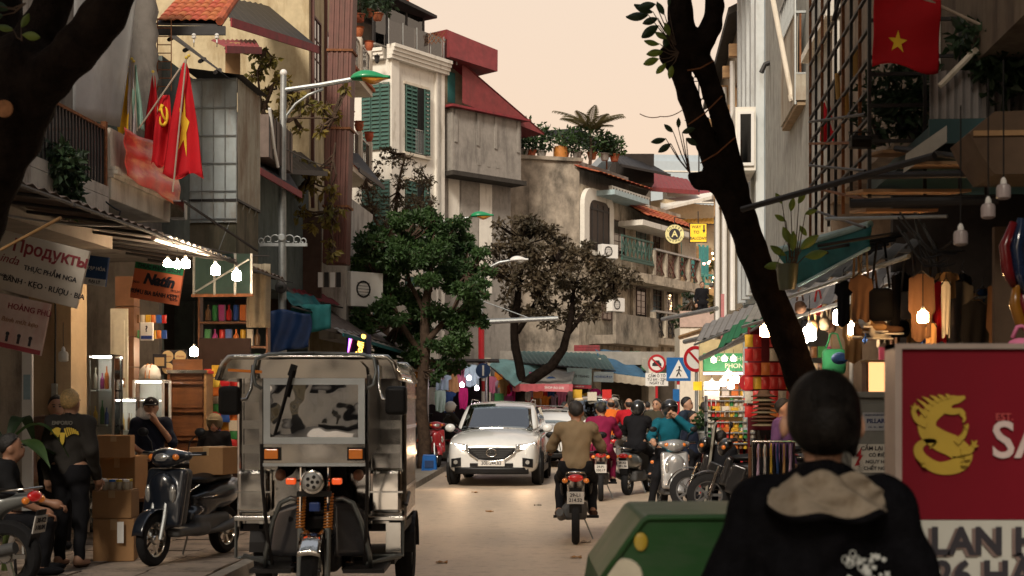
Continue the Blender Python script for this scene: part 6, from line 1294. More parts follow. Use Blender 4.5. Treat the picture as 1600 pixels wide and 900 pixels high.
# row of awnings
stripe = mat('teal_stripe_canvas', (.16,.30,.31), .8, var=.15)
awning('pale teal striped awning beside the round blue sign', at(770,560,47), at(860,568,50), at(765,570,44), at(805,604,45), stripe, None, sag=.1)
awning('wide grey awning with a pink banner edge', at(775,562,49), at(905,560,52), at(800,600,45.5), at(893,600,46.5), greycloth, None, sag=.06, valance=gm('pink_banner', (.5,.12,.14)), fh=.22)
awning('long teal tin awning under the bronze tree', at(800,548,51), at(945,552,54), at(815,566,48), at(962,578,50.5), mat('teal_tin', (.05,.10,.10), .6), None, n=20)
awning('blue canvas awning in front of the mouldy house', at(930,545,54), at(1005,552,57), at(945,582,51), at(1022,592,52), bluecloth, None, sag=.1, valance=gm('cream_valance', (.5,.45,.36)), fh=.28)
awning('green canvas awning behind the no car sign', at(985,548,57), at(1040,552,60), at(1005,578,53), at(1050,586,54), greencloth, None, sag=.06)
mb2 = thing('maroon_shutter', 'maroon roller shutter above the grey awning', 'shutter', at(897,568,54)); MB().box(0,.98,0,.1,0,.7).b('housing', maroon, mb2)
for k in range(7): MB().box(0,.98,-.012,-.002,.02+k*.1,.09+k*.1).b('slat', maroon, mb2)
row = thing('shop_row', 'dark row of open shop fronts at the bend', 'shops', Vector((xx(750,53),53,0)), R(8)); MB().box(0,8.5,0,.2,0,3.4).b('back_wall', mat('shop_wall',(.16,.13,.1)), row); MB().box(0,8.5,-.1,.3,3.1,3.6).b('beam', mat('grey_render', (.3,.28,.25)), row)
for i in range(5): MB().box(i*2.05,i*2.05+.25,-1.2,-.02,0,3.3).b('pier', cream, row)
for i,(px,py,Y_,w_,h_,c_,tx,tc2) in enumerate(((905,588,49,.86,.56,(.3,.42,.42),'THỜI TRANG',ink),(943,589,50,.7,.36,(.4,.48,.5),'HOÀNG ĐẠT',mat('blue_ink',(.03,.06,.25))),(866,606,46,.95,.24,(.5,.14,.16),'SHOP ÁO DÀI',white),(905,604,48.6,.84,.12,(.4,.04,.06),'GIẢM GIÁ 50%',white))):
    s = board('shop_sign', ('pale teal shop sign under the teal tin awning','small pale blue shop sign beside the teal one','pink banner sign on the grey awning edge','narrow red strip sign below the pale teal one')[i], px,py,Y_,w_,h_, mat('sign_c%d' % i, c_, .6), roll=2); lettering(tx, min(h_*.42,w_/len(tx)*1.35), tc2, s, (0,-.004,0), bold=.015)
# merchandise under the awnings: garments and parcels, all single things
cl_ = [pink_c,tan_c,mag_c,wh_c,ora_c,nav_c,mint_c,lil_c,gm('red_fabric', (.5,.03,.03)),gm('yellow_fabric', (.6,.4,.06))]
for i in range(16):
    px = 768+i*6.2; garment(('shirt','dress','jacket')[i % 3], 'colourful garment hanging in the row behind the white SUV', at(px,588+8*math.sin(i*2.3),47.2+.4*(i % 3)), .3, .55+.1*(i % 2), cl_[(i*7) % 10], group='garments behind the SUV', cat='garment')
for i in range(12):
    px = 800+i*13; garment(('shirt','dress')[i % 2], 'dim garment hanging deep in the shops at the bend', at(px,612+5*math.sin(i*1.7),50.5+.3*(i % 2)), .34, .6, cl_[(i*3+2) % 10], group='garments deep in the shops', cat='garment')
for i,(px,py) in enumerate(((812,606),(826,602),(840,612),(780,618),(795,622),(902,612),(925,616),(948,612))): good('box', 'bright parcel on the far stall counters', at(px,py+10,46.8+.2*(i % 3)), (.3,.25,.28), packm[(i*3) % 7], 'parcels on far stalls', cat='parcel')
# people-scale clutter along the kerb
bs = thing('plastic_stool', 'blue plastic stool on the pavement beside the white SUV', 'stool', ground_at(671,741,.0)); MB().prism([(-.16,0),(.16,0),(.13,.02),(.13,.42),(-.13,.42),(-.13,.02)],-.15,-.14).b('front_panel', blue_p, bs)
MB().box(-.14,.14,-.14,.14,.42,.45).b('seat', blue_p, bs, bevel=.01)
for a in (-1,1):
    for c_ in (-1,1): MB().tube([(a*.16,c_*.16,0),(a*.13,c_*.13,.42)],.022,6).b('leg', blue_p, bs)
    MB().box(a*.14-.01,a*.14+.01,-.13,.13,.2,.24).b('stretcher', blue_p, bs)
MB().box(-.1,.1,-.02,.02,.16,.32).b('slot', navy_p, bs, loc=(0,-.155,0))
rb_ = thing('red_tray', 'small red tray on the road beside the blue stool', 'tray', ground_at(668,744)); MB().box(-.12,.12,-.08,.08,.0,.06).b('tray_body', red_p, rb_, bevel=.01); MB().box(-.1,.1,-.06,.06,.061,.07).b('rim', mat('dark_red_ink',(.22,.02,.03)), rb_)
# ------------------------------------------------------------------ stalls beside the leaning tree
hotb = glow('warm_lit_bulb', (1,.55,.22), 110); whb = glow('white_lit_bulb', (1,.8,.62), 80)
for i,(px,py,Y_,r_,m_) in enumerate(((1313,494,12.5,.062,whb),(1330,511,12.2,.062,whb),(1265,520,14,.065,whb),(1196,516,16,.06,hotb),(1442,494,10.5,.04,hotb),(1253,527,15.,.06,whb))):
    bulb(('lit bulb hanging beside the bag stall, the upper of two','lit bulb hanging beside the bag stall, the lower of two','lit bulb above the green parcel bag','lit bulb just behind the leaning trunk','small orange bulb among the hanging clothes','lit bulb half hidden by the leaning trunk')[i], at(px,py,Y_), r_, m_, .25)
dullb = mat('unlit_bulb_glass', (.34,.29,.29), .3, var=.05)
for i,(px,py) in enumerate(((1568,298),(1544,328),(1501,370))): bulb(('unlit white bulb at the picture edge, the highest of three','unlit white bulb, the middle of three under the deck','unlit white bulb, the lowest of three under the deck')[i], at(px,py,7.2), .036, dullb, .6)
# phone shop
Y = 30.; ps = thing('phone_shop', 'lit phone shop front with green sign and purple strip light', 'shop', Vector((xx(1132,Y),Y,0)))
MB().box(-.45,1.6,.6,.7,0,3.0).b('back_wall', mat('shop_lit_wall', (.55,.45,.25), .8), ps); MB().box(-.45,.95,-.05,.05,zz(580,Y),zz(552,Y)).b('sign_board', mat('sign_green', (.03,.24,.09), .5), ps)
lettering('ĐIỆN THOẠI', .13, mat('cream_ink', (.6,.65,.5)), ps, (.2,-.06,zz(561,Y))); lettering('PHONE.1', .14, mat('cream_ink', (.6,.65,.5)), ps, (.28,-.06,zz(572,Y)), bold=.02)
MB().tube([(-.45,-.06,zz(584,Y)),(.95,-.06,zz(583,Y))],.018,6).b('strip_light', glow('purple_strip', (.55,.3,1), 6), ps)
for k in range(4): MB().box(-.4,1.2,.35,.58,.5+k*.42,.52+k*.42).b('shelf', white, ps)
for k in range(4):
    for j in range(7): good('box', 'small carton on the lit phone shop shelves', (ps.location.x-.32+j*.2,Y+.45,.53+k*.42), (.15,.12,random.uniform(.16,.3)), packm[(1,4,1,4,6)[(j+k*2) % 5]], 'cartons in the phone shop')
for i,(px,py) in enumerate(((1115,562),(1132,560),(1146,560),(1112,600),(1130,597),(1138,585),(1150,592),(1142,601))):
    q = bulb('round lit bulb in the phone shop front', at(px,py,29.3),   .05 if i < 3 else .07, glow('shop_bulb', (1,.8,.6), 14), .1, 'bulbs of the phone shop')
MB().box(-.16,.16,0,.01,-.5,0).b('price_poster', white, label='pale price poster in the phone shop', cat='poster', loc=at(1112,596,29.4)); MB().box(-.09,.09,0,.02,-.09,.09).b('yellow_tag', mat('glowing_yellow_paint', (.85,.5,.02)), label='yellow tag hanging under the phone shop sign', cat='tag', loc=at(1090,603,29.2))  # tag shares the weakly glowing yellow of the balcony sign
# can shelf
Y = 20.6; cs = thing('can_shelf', 'shelf rack packed with cans and jars beside the parked motorbikes', 'shelf', Vector((xx(1141,Y),Y,.1)))
zt5 = zz(618,Y); 
for k in range(6): MB().box(-.34,.34,0,.25,zt5-.03-k*.155,zt5-.012-k*.155).b('shelf_board', steel, cs)
for x in (-.34,.33): MB().box(x,x+.015,0,.25,0,zt5-.1).b('upright', steel, cs)
for k in range(1,6):
    for j in range(10):
        h_ = random.uniform(.085,.125); good('can', 'small tin can on the rack beside the motorbikes', (cs.location.x-.30+j*.066,Y+.06,zt5-.1-k*.155+.1), (.056,.056,h_), packm[(0,1,4,6,2,0,7,4)[(j*3+k*5) % 8]], 'cans on the rack')
# red snack packets
for r_ in range(6):
    for c_ in range(6):
        px = 1170+c_*13; py = 528+r_*22
        if 1185 < px < 1200 and py < 560: continue
        good('bag','glossy red snack bag hung behind the leaning trunk', at(px,py+14,19.6+random.uniform(-.1,.1)), (.12,.07,.17), packm[0] if (r_+c_) % 4 else packm[(1,4,6)[r_ % 3]], 'red snack bags', random.uniform(-.15,.15))
MB().box(-.42,.25,0,.05,0,2.6).b('stall_board', mat('stall_red', (.12,.015,.02), .7), label='dark red backing board of the snack stall', cat='board', loc=Vector((xx(1215,20.2),20.2,.1)))
for k in range(14):
    good('box' if k % 2 else 'bag', 'mixed small packet on the stall beyond the bulbs', at(1245+(k % 7)*13,545+(k//7)*26+14,16.5), (.085,.06,.13), packm[(k*3+1) % 8], 'packets beyond the bulbs')
rf = thing('round_fan_sign', 'round red advertising sign beside the hat stack', 'sign', at(1168,598,20)); MB().lathe([(.12,-.01),(.12,.01)],axis='Y',n=24).b('disc', red_p, rf); MB().ball((0,-.012,-.01),(.05,.004,.06),10,6).b('print', gm('cream_print',(.5,.4,.3)), rf); MB().tube([(.0,.0,.12),(0,.0,.3)],.01,5).b('hook', steel, rf)
for k in range(8):
    z = zz(664,19)+k*.055; good_h = MB().lathe([(.0,.085),(.07,.08),(.085,.03),(.165+.01*(k % 2),.0),(.165,-.012),(.08,.01),(0,.06)],n=20).b('hat', brn_c if k % 3 else kha_c, smooth='auto', loc=(xx(1194,19)+random.uniform(-.015,.015),19,z), label='brown brimmed hat in the tall hat stack', cat='hat', group='hats in the stack')
hs = thing('hat_stand', 'small glass counter under the hat stack', 'counter', (xx(1200,19.1),19.1,.1)); MB().box(-.2,.3,-.15,.25,zz(700,19)-.1,zz(672,19)-.1).b('glass_box', glass, hs); MB().box(-.22,.32,-.17,.27,0,zz(700,19)-.1).b('cabinet_body', wood, hs)
for j in range(6): good('bottle','small bottle on the counter under the hats', (xx(1190,19)+j*.07,19.1,zz(699,19)), (.045,.045,.16), packm[(7,0,2,7,1,4)[j]], 'bottles under the hats')
# rail of folded clothes
rk = thing('clothes_rail', 'low chrome clothes rail behind the parked motorbikes', 'rail', Vector((xx(1212,15.5),15.5,.1))); zr_ = zz(690,15.5)-.1
MB().tube([(-.25,0,zr_),(.35,0,zr_)],.014,8).b('top_rail', chrome_dull, rk)
for x in (-.25,.35): MB().tube([(x,0,0),(x,0,zr_)],.014,8).b('post', chrome_dull, rk)
for j in range(13): garment('shirt', 'narrow folded garment on the low chrome rail', at(1180+j*5.,693,15.5), .13, .34, cl_[(j*3+4) % 10] if j % 2 else blk_c, rotz=R(70), group='garments on the chrome rail', cat='garment', hanger=False)
# hanging bags, clothes, shoes under the low awning
def handbag(label, px, py, Y_, w_, h_, m, strap=.35, group=None, cat='bag'):
    t = thing('hanging_bag', label, cat, at(px,py,Y_), random.uniform(-.2,.2), group=group)
    sdf_obj('pouch', [rbx((0,0,-h_/2),(w_/2,.05,h_/2),.04), ell((0,-.03,-h_*.6),(w_*.4,.05,h_*.3))], m, t, .018, .04)
    MB().tube([(-w_*.35,0,0),(-w_*.15,0,strap),(0,0,strap*1.06),(w_*.15,0,strap),(w_*.35,0,0)],.01,5).b('strap', m, t, smooth=True); return t
for i,(px,py,w_,h_,m_,l_) in enumerate(((1376,450,.20,.26,blk_c,'large black bag hanging in the middle of the bag stall'),(1350,440,.10,.2,kha_c,'khaki bag beside the large black bag'),(1338,455,.08,.25,tan_c,'narrow tan bag at the edge of the bag stall'),(1420,455,.16,.22,gry_c,'grey satchel hanging right of the black bag'),(1362,492,.18,.1,brn_c,'brown pouch hanging low under the black bag'),(1405,500,.16,.14,blk_c,'small black pouch near the orange bulb'),(1460,452,.13,.16,mat('dark_olive',(.05,.045,.025)),'dark olive bag above the lit red shirt'))):
    handbag(l_, px, py, 11.2+.15*(i % 3), w_, h_, m_)
for i,(kd,px,py,w_,h_,m_,l_) in enumerate((('jacket',1440,428,.18,.5,brn_c,'brown jacket hanging by the orange bulb'),('trousers',1478,440,.10,.42,wh_c,'pale trousers hanging beside the red shirt'),('shirt',1468,440,.14,.48,mat('bright_red_cloth',(.6,.015,.03),.8),'bright red shirt lit by the orange bulb'),('jacket',1500,440,.2,.5,gry_c,'grey jacket hanging deep under the deck'),('trousers',1455,505,.11,.28,tan_c,'wrinkled tan trousers under the orange bulb'),('jacket',1525,470,.2,.5,blk_c,'black jacket at the back of the stall'),('shirt',1480,425,.16,.2,tan_c,'small tan shirt at the top of the stall'),('trousers',1400,430,.10,.5,blk_c,'black trousers hanging in the bag stall'),('jacket',1565,440,.2,.6,brn_c,'dark brown coat near the picture edge'),('shirt',1345,430,.16,.35,brn_c,'brown shirt hanging before the bulbs'))):
    garment(kd, l_, at(px,py,10.8+.12*(i % 4)), w_, h_, m_)
for i,(px,py,m_) in enumerate(((1350,505,wh_c),(1362,512,tan_c),(1385,515,brn_c),(1372,522,wh_c),(1340,520,brn_c))):
    t = thing('shoe', 'pale shoe hanging by its laces in the bag stall', 'shoe', at(px,py,11.1), R(40*i), group='hanging shoes'); sdf_obj('upper', [ell((0,-.05,0),(.035,.09,.03)), ell((0,.04,.02),(.033,.05,.05))], m_, t, .012, .03); MB().box(-.034,.034,-.13,.09,-.04,-.028).b('sole', white, t)
rp_ = thing('ring_float', 'glossy red and dark inflatable hanging at the picture edge', 'inflatable', at(1575,400,7.6)); MB().tube([(.03,0,.18),(-.02,0,.05),(-.01,-.02,-.08),(.03,0,-.16)],[.02,.03,.032,.02],10).b('red_loop', mat('gloss_red',(.13,.008,.01),.25), rp_, smooth=True); MB().tube([(.08,0,.2),(.05,.02,.05),(.06,0,-.1),(.09,0,-.2)],[.03,.04,.04,.02],10).b('dark_loop', mat('gloss_navy',(.01,.02,.05),.15,coat=1.), rp_, smooth=True)
rp2 = thing('ring_float', 'yellow and red inflatable hanging low at the picture edge', 'inflatable', at(1594,475,7.6)); MB().tube([(-.02,0,.1),(-.03,0,0),(.0,0,-.1),(.05,0,-.14)],[.02,.03,.03,.02],10).b('yellow_loop', mat('gloss_yellow',(.22,.09,.01),.25), rp2, smooth=True); MB().tube([(.03,.02,.1),(.02,.02,0),(.05,.02,-.1)],.03,10).b('red_loop', mat('gloss_red',(.35,.02,.02)), rp2, smooth=True)
pb_ = handbag('pink bag handle showing above the red beer sign', 1595,528,6.5,.12,.15, pink_c, .05)
gb = handbag('green patterned bag hanging behind the bulbs', 1303,545,14.5,.24,.26, gm('green_bag',(.03,.2,.08)), .15); cap_ = thing('cap', 'dark cap with a white print hanging beside the green bag', 'cap', at(1312,560,13.8)); sdf_obj('crown', [ell((0,0,0),(.08,.09,.06))], nav_c, cap_, .012, .02); MB().sheet(lambda u,v: ((u-.5)*.14,-.08-.07*v*math.sin(u*PI),-.03),8,3,.006).b('peak', nav_c, cap_, smooth=True)
lb = thing('light_box', 'square lamp box glowing warm beside the electric cabinet', 'lamp', at(1373,592,10.2)); MB().box(-.08,.085,0,.12,-.12,.12).b('glass', glow('lamp_box_glow',(1,.5,.2),1.1), lb)
for x in (-.09,.08): MB().box(x,x+.015,-.01,.13,-.13,.13).b('frame', wood, lb)
MB().box(-.1,.1,-.015,.135,.12,.135).b('top', wood_l, lb)
# dark backing of the near stalls and a stall frame
for (a,b_) in (((1310,10.8),(1310,10.8)),):
    q = Vector((xx(a[0] if False else 1330,12.4),12.4,.1)); sf = thing('pole_stall', 'steel pole frame of the bag stall', 'stall', q)
    for x in (0,.95): MB().cyl((x,0,0),(x,0,2.45),.018,n=8).b('post', steel, sf)
    MB().tube([(-.1,0,2.35),(1.9,-.6,2.45)],.014,6).b('rail', steel, sf); MB().box(.25,.55,.02,.04,.3,2.0).b('hung_panel', mat('maroon_panel',(.14,.02,.04),.7), sf)
MB().box(0,2.4,0,.08,0,3.6).b('stall_backdrop', mat('dark_tarp', (.022,.018,.016), .8, var=.4), loc=Vector((xx(1395,13.2),13.2,.1)), label='dark tarpaulin wall behind the bags and clothes', cat='tarpaulin')
MB().box(-.03,.25,0,.05,0,2.6).b('tan_pillar', mat('tan_board2',(.3,.2,.12)), loc=Vector((xx(1562,8.8),8.8,.1)), label='tan wooden pillar behind the hanging inflatables', cat='pillar')
# electric cabinet with warning plates
Y = 9.; ec = thing('electric_cabinet', 'grey electric cabinet with warning plates behind the beer sign', 'cabinet', Vector((xx(1362,Y),Y,.1)))
cm_ = mat('grey_cabinet', (.21,.215,.20), .55, var=.1, dirt_or_sheen=(.12,.11,.1), damt=.4)
MB().box(-.27,.22,0,.4,0,zz(622,Y)-.1).b('casing', cm_, ec, bevel=.012); MB().box(-.29,.24,-.03,.43,zz(622,Y)-.098,zz(612,Y)-.1).b('lid', cm_, ec, bevel=.006)
MB().box(-.25,.20,-.012,-.002,.12,zz(630,Y)-.1).b('door', cm_, ec, bevel=.004)
z1_ = zz(658,Y)-.1; MB().box(-.06,.10,-.02,-.013,z1_-.06,z1_+.055).b('name_plate', mat('plate_grey',(.42,.44,.47),.4), ec)
lettering('PILLAR', .038, mat('navy_ink',(.02,.03,.12)), ec, (.02,-.022,z1_), bold=.02); lettering('TRẠM HOÀN KIẾM', .017, mat('navy_ink',(.02,.03,.12)), ec, (.02,-.022,z1_+.038)); lettering('110 - 01 - 2017', .016, mat('navy_ink',(.02,.03,.12)), ec, (.02,-.022,z1_-.038))
z2_ = zz(716,Y)-.1; MB().box(-.13,.15,-.02,-.013,z2_-.09,z2_+.09).b('warning_plate', mat('plate_white2',(.6,.58,.52),.4), ec)
for k,s in enumerate(('CẤM LẠI GẦN','CÓ ĐIỆN','NGUY HIỂM','CHẾT NGƯỜI')): lettering(s, .036 if k == 0 else .031, ink, ec, (.04,-.022,z2_+.062-.042*k), bold=.012)
MB().prism([(-.115,z2_-.05),(-.085,z2_+.01),(-.105,z2_+.012),(-.07,z2_+.07),(-.075,z2_+.02),(-.06,z2_+.02),(-.085,z2_-.02),(-.08,z2_-.04)],-.024,-.021).b('bolt_symbol', red_p, ec)
# grey plank leaning by the motorbikes and a potted plant
pp_ = thing('leaning_board', 'grey board leaning between the teal rider and the parked motorbikes', 'board', ground_at(1098,800,.1)); MB().add([(0,0,0),(.06,.35,0),(.22,.3,1.25),(.14,-.02,1.2),(.03,-.02,0),(.09,.33,0),(.25,.28,1.25),(.17,-.04,1.2)],BF).b('plank', mat('plank_grey',(.2,.19,.16),.8), pp_)
potted('small leafy plant on a pail beside the teal rider', at(1103,668,21.5)-Vector((0,0,.3)), .12,.25, steel, LEAF_G, .16, 150, .1, 77, None, .14)
pot_r = thing('red_bucket', 'red bucket standing under the leaning board', 'bucket', at(1104,752,21)-Vector((0,0,.18))); MB().lathe([(.1,0),(.13,.26),(.135,.26),(.135,.28),(.12,.27),(.09,.03)],n=16).b('pail', red_p, pot_r, smooth='auto'); MB().tube([(-.13,0,.26),(0,-.05,.36),(.13,0,.26)],.006,5).b('handle', steel, pot_r)
MB().box(0,.06,-.05,.0,0,1.0).b('cloth_strip', mat('red_white_cloth',(.5,.2,.2)), loc=at(1126,545,26), label='red and white cloth strip hanging from the awning rail', cat='cloth')
# more goods along both sides
for i in range(18): garment(('shirt','jacket','trousers')[i % 3], 'dim garment hanging in the close row under the low awning', at(1318+i*15.5,438+14*math.sin(i*1.9)+(i % 2)*26,11.9+.25*(i % 3)), .13+.03*(i % 2), .38+.1*(i % 3), (blk_c,brn_c,kha_c,gry_c,nav_c,tan_c)[(i*5) % 6], rotz=R(-25+17*(i % 4)), group='garments under the low awning', cat='garment')
for i in range(10): handbag('small bag hanging in the row beside the lit bulbs', 1250+i*9.5,470+10*math.sin(i*2.2)+(i % 3)*20,14.2+.2*(i % 2),.1,.13,(brn_c,blk_c,tan_c,packm[0],kha_c)[i % 5],.12,'bags beside the bulbs')
for i in range(14): good(('bag','box')[i % 2],'bright packet hanging in the doorway rows of the grocery', at(206+(i % 7)*8.5,505+(i//7)*24,18.9), (.06,.04,.11), packm[(i*5+2) % 8], 'packets by the grocery doorway')
for r_ in range(4):
    for c_ in range(8): good(('bottle','can','box')[(r_+c_) % 3],'bottle or packet on the dim back shelves of the grocery', (xx(325+c_*11,21.),21.,1.75+r_*.36), (.085,.08,.24), packm[(c_*3+r_*5) % 8], 'goods on the back shelves', cat='grocery')
bsf = thing('back_shelves', 'dark wooden back shelves deep in the grocery', 'shelf', (xx(322,21.),21.,.1))
for k in range(4): MB().box(-.08,.9,-.1,.12,1.61+k*.36,1.64+k*.36).b('shelf_board', wood, bsf)
for x in (-.1,.9): MB().box(x,x+.03,-.1,.12,0,3.1).b('upright', wood, bsf)
# ------------------------------------------------------------------ vehicles: shared kit (all head towards -Y)
def paint(name, col, rough=.28, coat=1., metal=.0): return mat(name, col, rough, metal, var=.04, coat=coat, bump=.0)
tail_red = mat('tail_lens', (.35,.01,.012), .2, coat=1., emit=.12, ecol=(1,.03,.02)); orange_lens = mat('orange_lens', (.6,.14,.01), .25, coat=1., emit=.1, ecol=(1,.3,.04))
head_lit = glow('lit_headlamp', (1,.84,.66), 26); head_glass = mat('lamp_glass', (.5,.5,.48), .08, metal=.6, var=.1, coat=1.)
plate_m = mat('plate_white', (.62,.6,.56), .4, var=.03)
skirtm = mat('matt_grey', (.07,.07,.07), .6)
def wheel(parent, c, r, w_, rim_m, name='wheel', spokes=5, drum=True):
    t = thing(name, None, None, c); t.parent = parent; h = w_/2; ri = r*.66
    MB().lathe([(ri,-h*.8),(r*.9,-h),(r*.985,-h*.6),(r,-h*.2),(r,h*.2),(r*.985,h*.6),(r*.9,h),(ri,h*.8)],axis='X',n=28,ring=True).b('tyre', rubber, t, smooth='auto')
    MB().lathe([(ri*1.01,-h*.7),(ri*.9,-h*.5),(ri*.9,h*.5),(ri*1.01,h*.7)],axis='X',n=28,ring=True).b('rim', rim_m, t, smooth='auto')
    for k in range(spokes): a = 2*PI*k/spokes; MB().obox((0,ri*.5*math.cos(a),ri*.5*math.sin(a)),(w_*.35,ri*.9,r*.12),(a,0,0)).b('spoke', rim_m, t)
    MB().lathe([(r*.16,-h*.8),(r*.2,-h*.5),(r*.2,h*.5),(r*.16,h*.8)],axis='X',n=14).b('hub', rim_m, t, smooth='auto')
    return t
def mirror(t, p, s, m=None):
    """handlebar mirror: p stem foot, s = -1 / +1"""
    p = Vector(p); q = p+Vector((s*.09,.02,.17)); MB().tube([p,p+Vector((s*.02,.0,.1)),q],.006,6).b('mirror_stem', m or black, t)
    MB().ball(q+Vector((s*.03,0,.02)),(.062,.02,.042),12,8).b('mirror', m or black, t, smooth=True)
def motorbike(name, label, loc, rotz, body, seat_m=None, style='scooter', plate=None, lit=False, rack=True, rim=None, trim=None, group=None, box=None, tail=True, lean=0., res=.016, steer=0., cat='motorbike'):
    """scooter (small wheels, apron, flat foot board) or underbone (big wheels, slim apron)"""
    t = thing(name, label, cat, loc, group=group, rot=(0,lean,rotz)); sm = seat_m or black; rim = rim or chrome_dull; trim = trim or skirtm
    sc_ = style == 'scooter'; rf, rr = (.245,.235) if sc_ else (.29,.29); yf, yr = -.66, .60
    wheel(t, (0,yf,rf), rf, .085 if sc_ else .075, rim, 'front_wheel', 5); wheel(t, (0,yr,rr), rr, .11 if sc_ else .09, rim, 'rear_wheel', 5)
    hx, hy, hz = 0, -.42, .98                         # steering head top
    for s in (-1,1): MB().tube([(s*.07,yf,rf),(s*.07,yf+.07,rf+.2),(s*.06,-.52,.68)],[.02,.024,.022],8).b('fork_leg', chrome if not sc_ else steel, t, smooth='auto')
    # front mudguard
    MB().sheet(lambda u,v: ((v-.5)*(.13-.04*abs(u-.5)),yf+(rf+.03)*math.cos(R(20)+u*R(150)),rf+(rf+.03)*math.sin(R(20)+u*R(150))+.012*math.sin(v*PI)),14,6,.006).b('front_mudguard', body, t, smooth=True)
    if sc_:
        sdf_obj('front_apron', [rbx((0,-.47,.62),(.21,.05,.28),.045,(R(-14),0,0)), ell((0,-.5,.52),(.17,.08,.2)), ell((0,-.53,.72),(.13,.06,.14))], body, t, res, .05)
        sdf_obj('handlebar_cowl', [ell((0,-.43,1.0),(.17,.1,.085)), cap((-.2,-.38,1.01),(.2,-.38,1.01),.04), ell((0,-.48,.97),(.12,.07,.07))], body, t, res, .05)
        sdf_obj('rear_body', [ell((0,.36,.58),(.17,.4,.13)), ell((0,.5,.64),(.15,.33,.11)), cap((0,.2,.5),(0,-.02,.4),.12,.10), ell((0,.72,.68),(.11,.16,.08))], body, t, res, .06)
        sdf_obj('foot_board', [rbx((0,-.2,.29),(.16,.28,.04),.03), rbx((0,.2,.33),(.14,.3,.1),.05)], trim, t, res, .05)
        sdf_obj('inner_apron', [rbx((0,-.36,.62),(.19,.04,.27),.04,(R(-14),0,0))], trim, t, .02, .04)
        for s in (-1,1): MB().ball((s*.13,-.545,.66),(.035,.03,.085),10,7).b('running_lamp', head_glass, t, smooth=True)
        MB().ball((0,-.52,.99),(.085,.04,.05),14,8).b('headlamp', head_lit if lit else head_glass, t, smooth=True)
        for s in (-1,1): MB().ball((s*.125,-.49,1.0),(.04,.03,.03),10,6).b('indicator', orange_lens, t, smooth=True)
        sz_ = .76
    else:
        sdf_obj('front_apron', [rbx((0,-.43,.62),(.15,.05,.2),.04,(R(-18),0,0)), rbx((-.15,-.3,.5),(.02,.1,.2),.02,(R(-20),0,R(12))), rbx((.15,-.3,.5),(.02,.1,.2),.02,(R(-20),0,R(-12)))], body, t, res, .05)
        sdf_obj('handlebar_cowl', [ell((0,-.42,.97),(.13,.09,.085)), ell((0,-.48,.9),(.1,.06,.09))], body, t, res, .05)
        sdf_obj('rear_body', [cap((0,.0,.6),(0,.5,.68),.08,.09), cap((0,.45,.68),(0,.82,.76),.09,.045), ell((0,.3,.56),(.11,.25,.1))], body, t, res, .06)
        sdf_obj('engine_block', [rbx((0,-.02,.34),(.13,.17,.1),.04), cap((0,-.15,.36),(0,-.3,.4),.07,.06), rbx((.12,.05,.33),(.05,.13,.08),.04)], skirtm, t, .018, .04)
        MB().ball((0,-.5,.93),(.07,.04,.055),14,8).b('headlamp', head_lit if lit else head_glass, t, smooth=True)
        for s in (-1,1): MB().ball((s*.12,-.46,.93),(.035,.03,.03),10,6).b('indicator', orange_lens, t, smooth=True)
        for s in (-1,1): MB().tube([(s*.02,-.02,.27),(s*.27,-.02,.27)],.018,8).b('foot_peg', rubber, t)
        sz_ = .76
    sdf_obj('seat', [ell((0,.12,sz_),(.135,.22,.05)), ell((0,.42,sz_+.02),(.125,.28,.05))], sm, t, .016, .05)
    # handlebar with grips, levers, mirrors
    MB().tube([(-.33,-.3,1.03),(-.18,-.38,1.02),(0,-.4,1.0),(.18,-.38,1.02),(.33,-.3,1.03)],.013,8).b('handlebar', steel, t, smooth=True)
    for s in (-1,1):
        MB().tube([(s*.22,-.36,1.025),(s*.34,-.295,1.03)],.019,8).b('grip', rubber, t); MB().tube([(s*.2,-.41,1.02),(s*.33,-.36,1.02)],.006,6).b('brake_lever', chrome_dull, t); mirror(t, (s*.19,-.38,1.04), s)
    # exhaust, tail, plate, mudguard
    MB().tube([(.1,-.05,.26),(.14,.2,.27),(.17,.4,.3),(.18,.78,.38)],[.02,.025,.05,.045],10).b('exhaust', skirtm, t, smooth='auto')
    if tail:
        MB().ball((0,.85 if sc_ else .84,.7 if sc_ else .77),(.09,.045,.045),12,7).b('tail_lamp', tail_red, t, smooth=True)
        for s in (-1,1): MB().ball((s*.12,.83,.69 if sc_ else .74),(.035,.03,.03),9,6).b('rear_indicator', orange_lens, t, smooth=True)
    MB().obox((0,.86,.52),(.14,.012,.3),(R(-16),0,0)).b('rear_mudguard', black, t)
    pz = .55; pt = MB().obox((0,.885,pz),(.19,.008,.14),(R(-12),0,0)).b('number_plate', plate_m, t)
    if plate:
        for k,s in enumerate(plate): q = lettering(s, .055, ink, t, (0,.893+(-.006 if k else .006),pz+.03-.058*k), rot=(R(12),0,PI), bold=.015)
    if rack:
        MB().tube([(-.1,.5,.8),(-.1,.82,.83),(0,.9,.84),(.1,.82,.83),(.1,.5,.8)],.011,7).b('grab_rail', chrome_dull, t, smooth=True)
    MB().tube([(-.1,.1,.25),(-.2,.16,.02)],.01,6).b('kick_stand', steel, t)
    if box:
        q = thing('cardboard_box', box[0], 'cardboard box', Matrix.Translation(loc) @ Matrix.Rotation(rotz,4,'Z') @ Vector(box[1]), rotz+box[3]); w_,d_,h_ = box[2]
        MB().box(-w_/2,w_/2,-d_/2,d_/2,0,h_).b('carton_body', card, q, bevel=.008); MB().box(-.03,.03,-d_/2-.003,d_/2+.003,h_*.7,h_+.003).b('tape', mat('tape',(.42,.28,.14)), q)
    return t
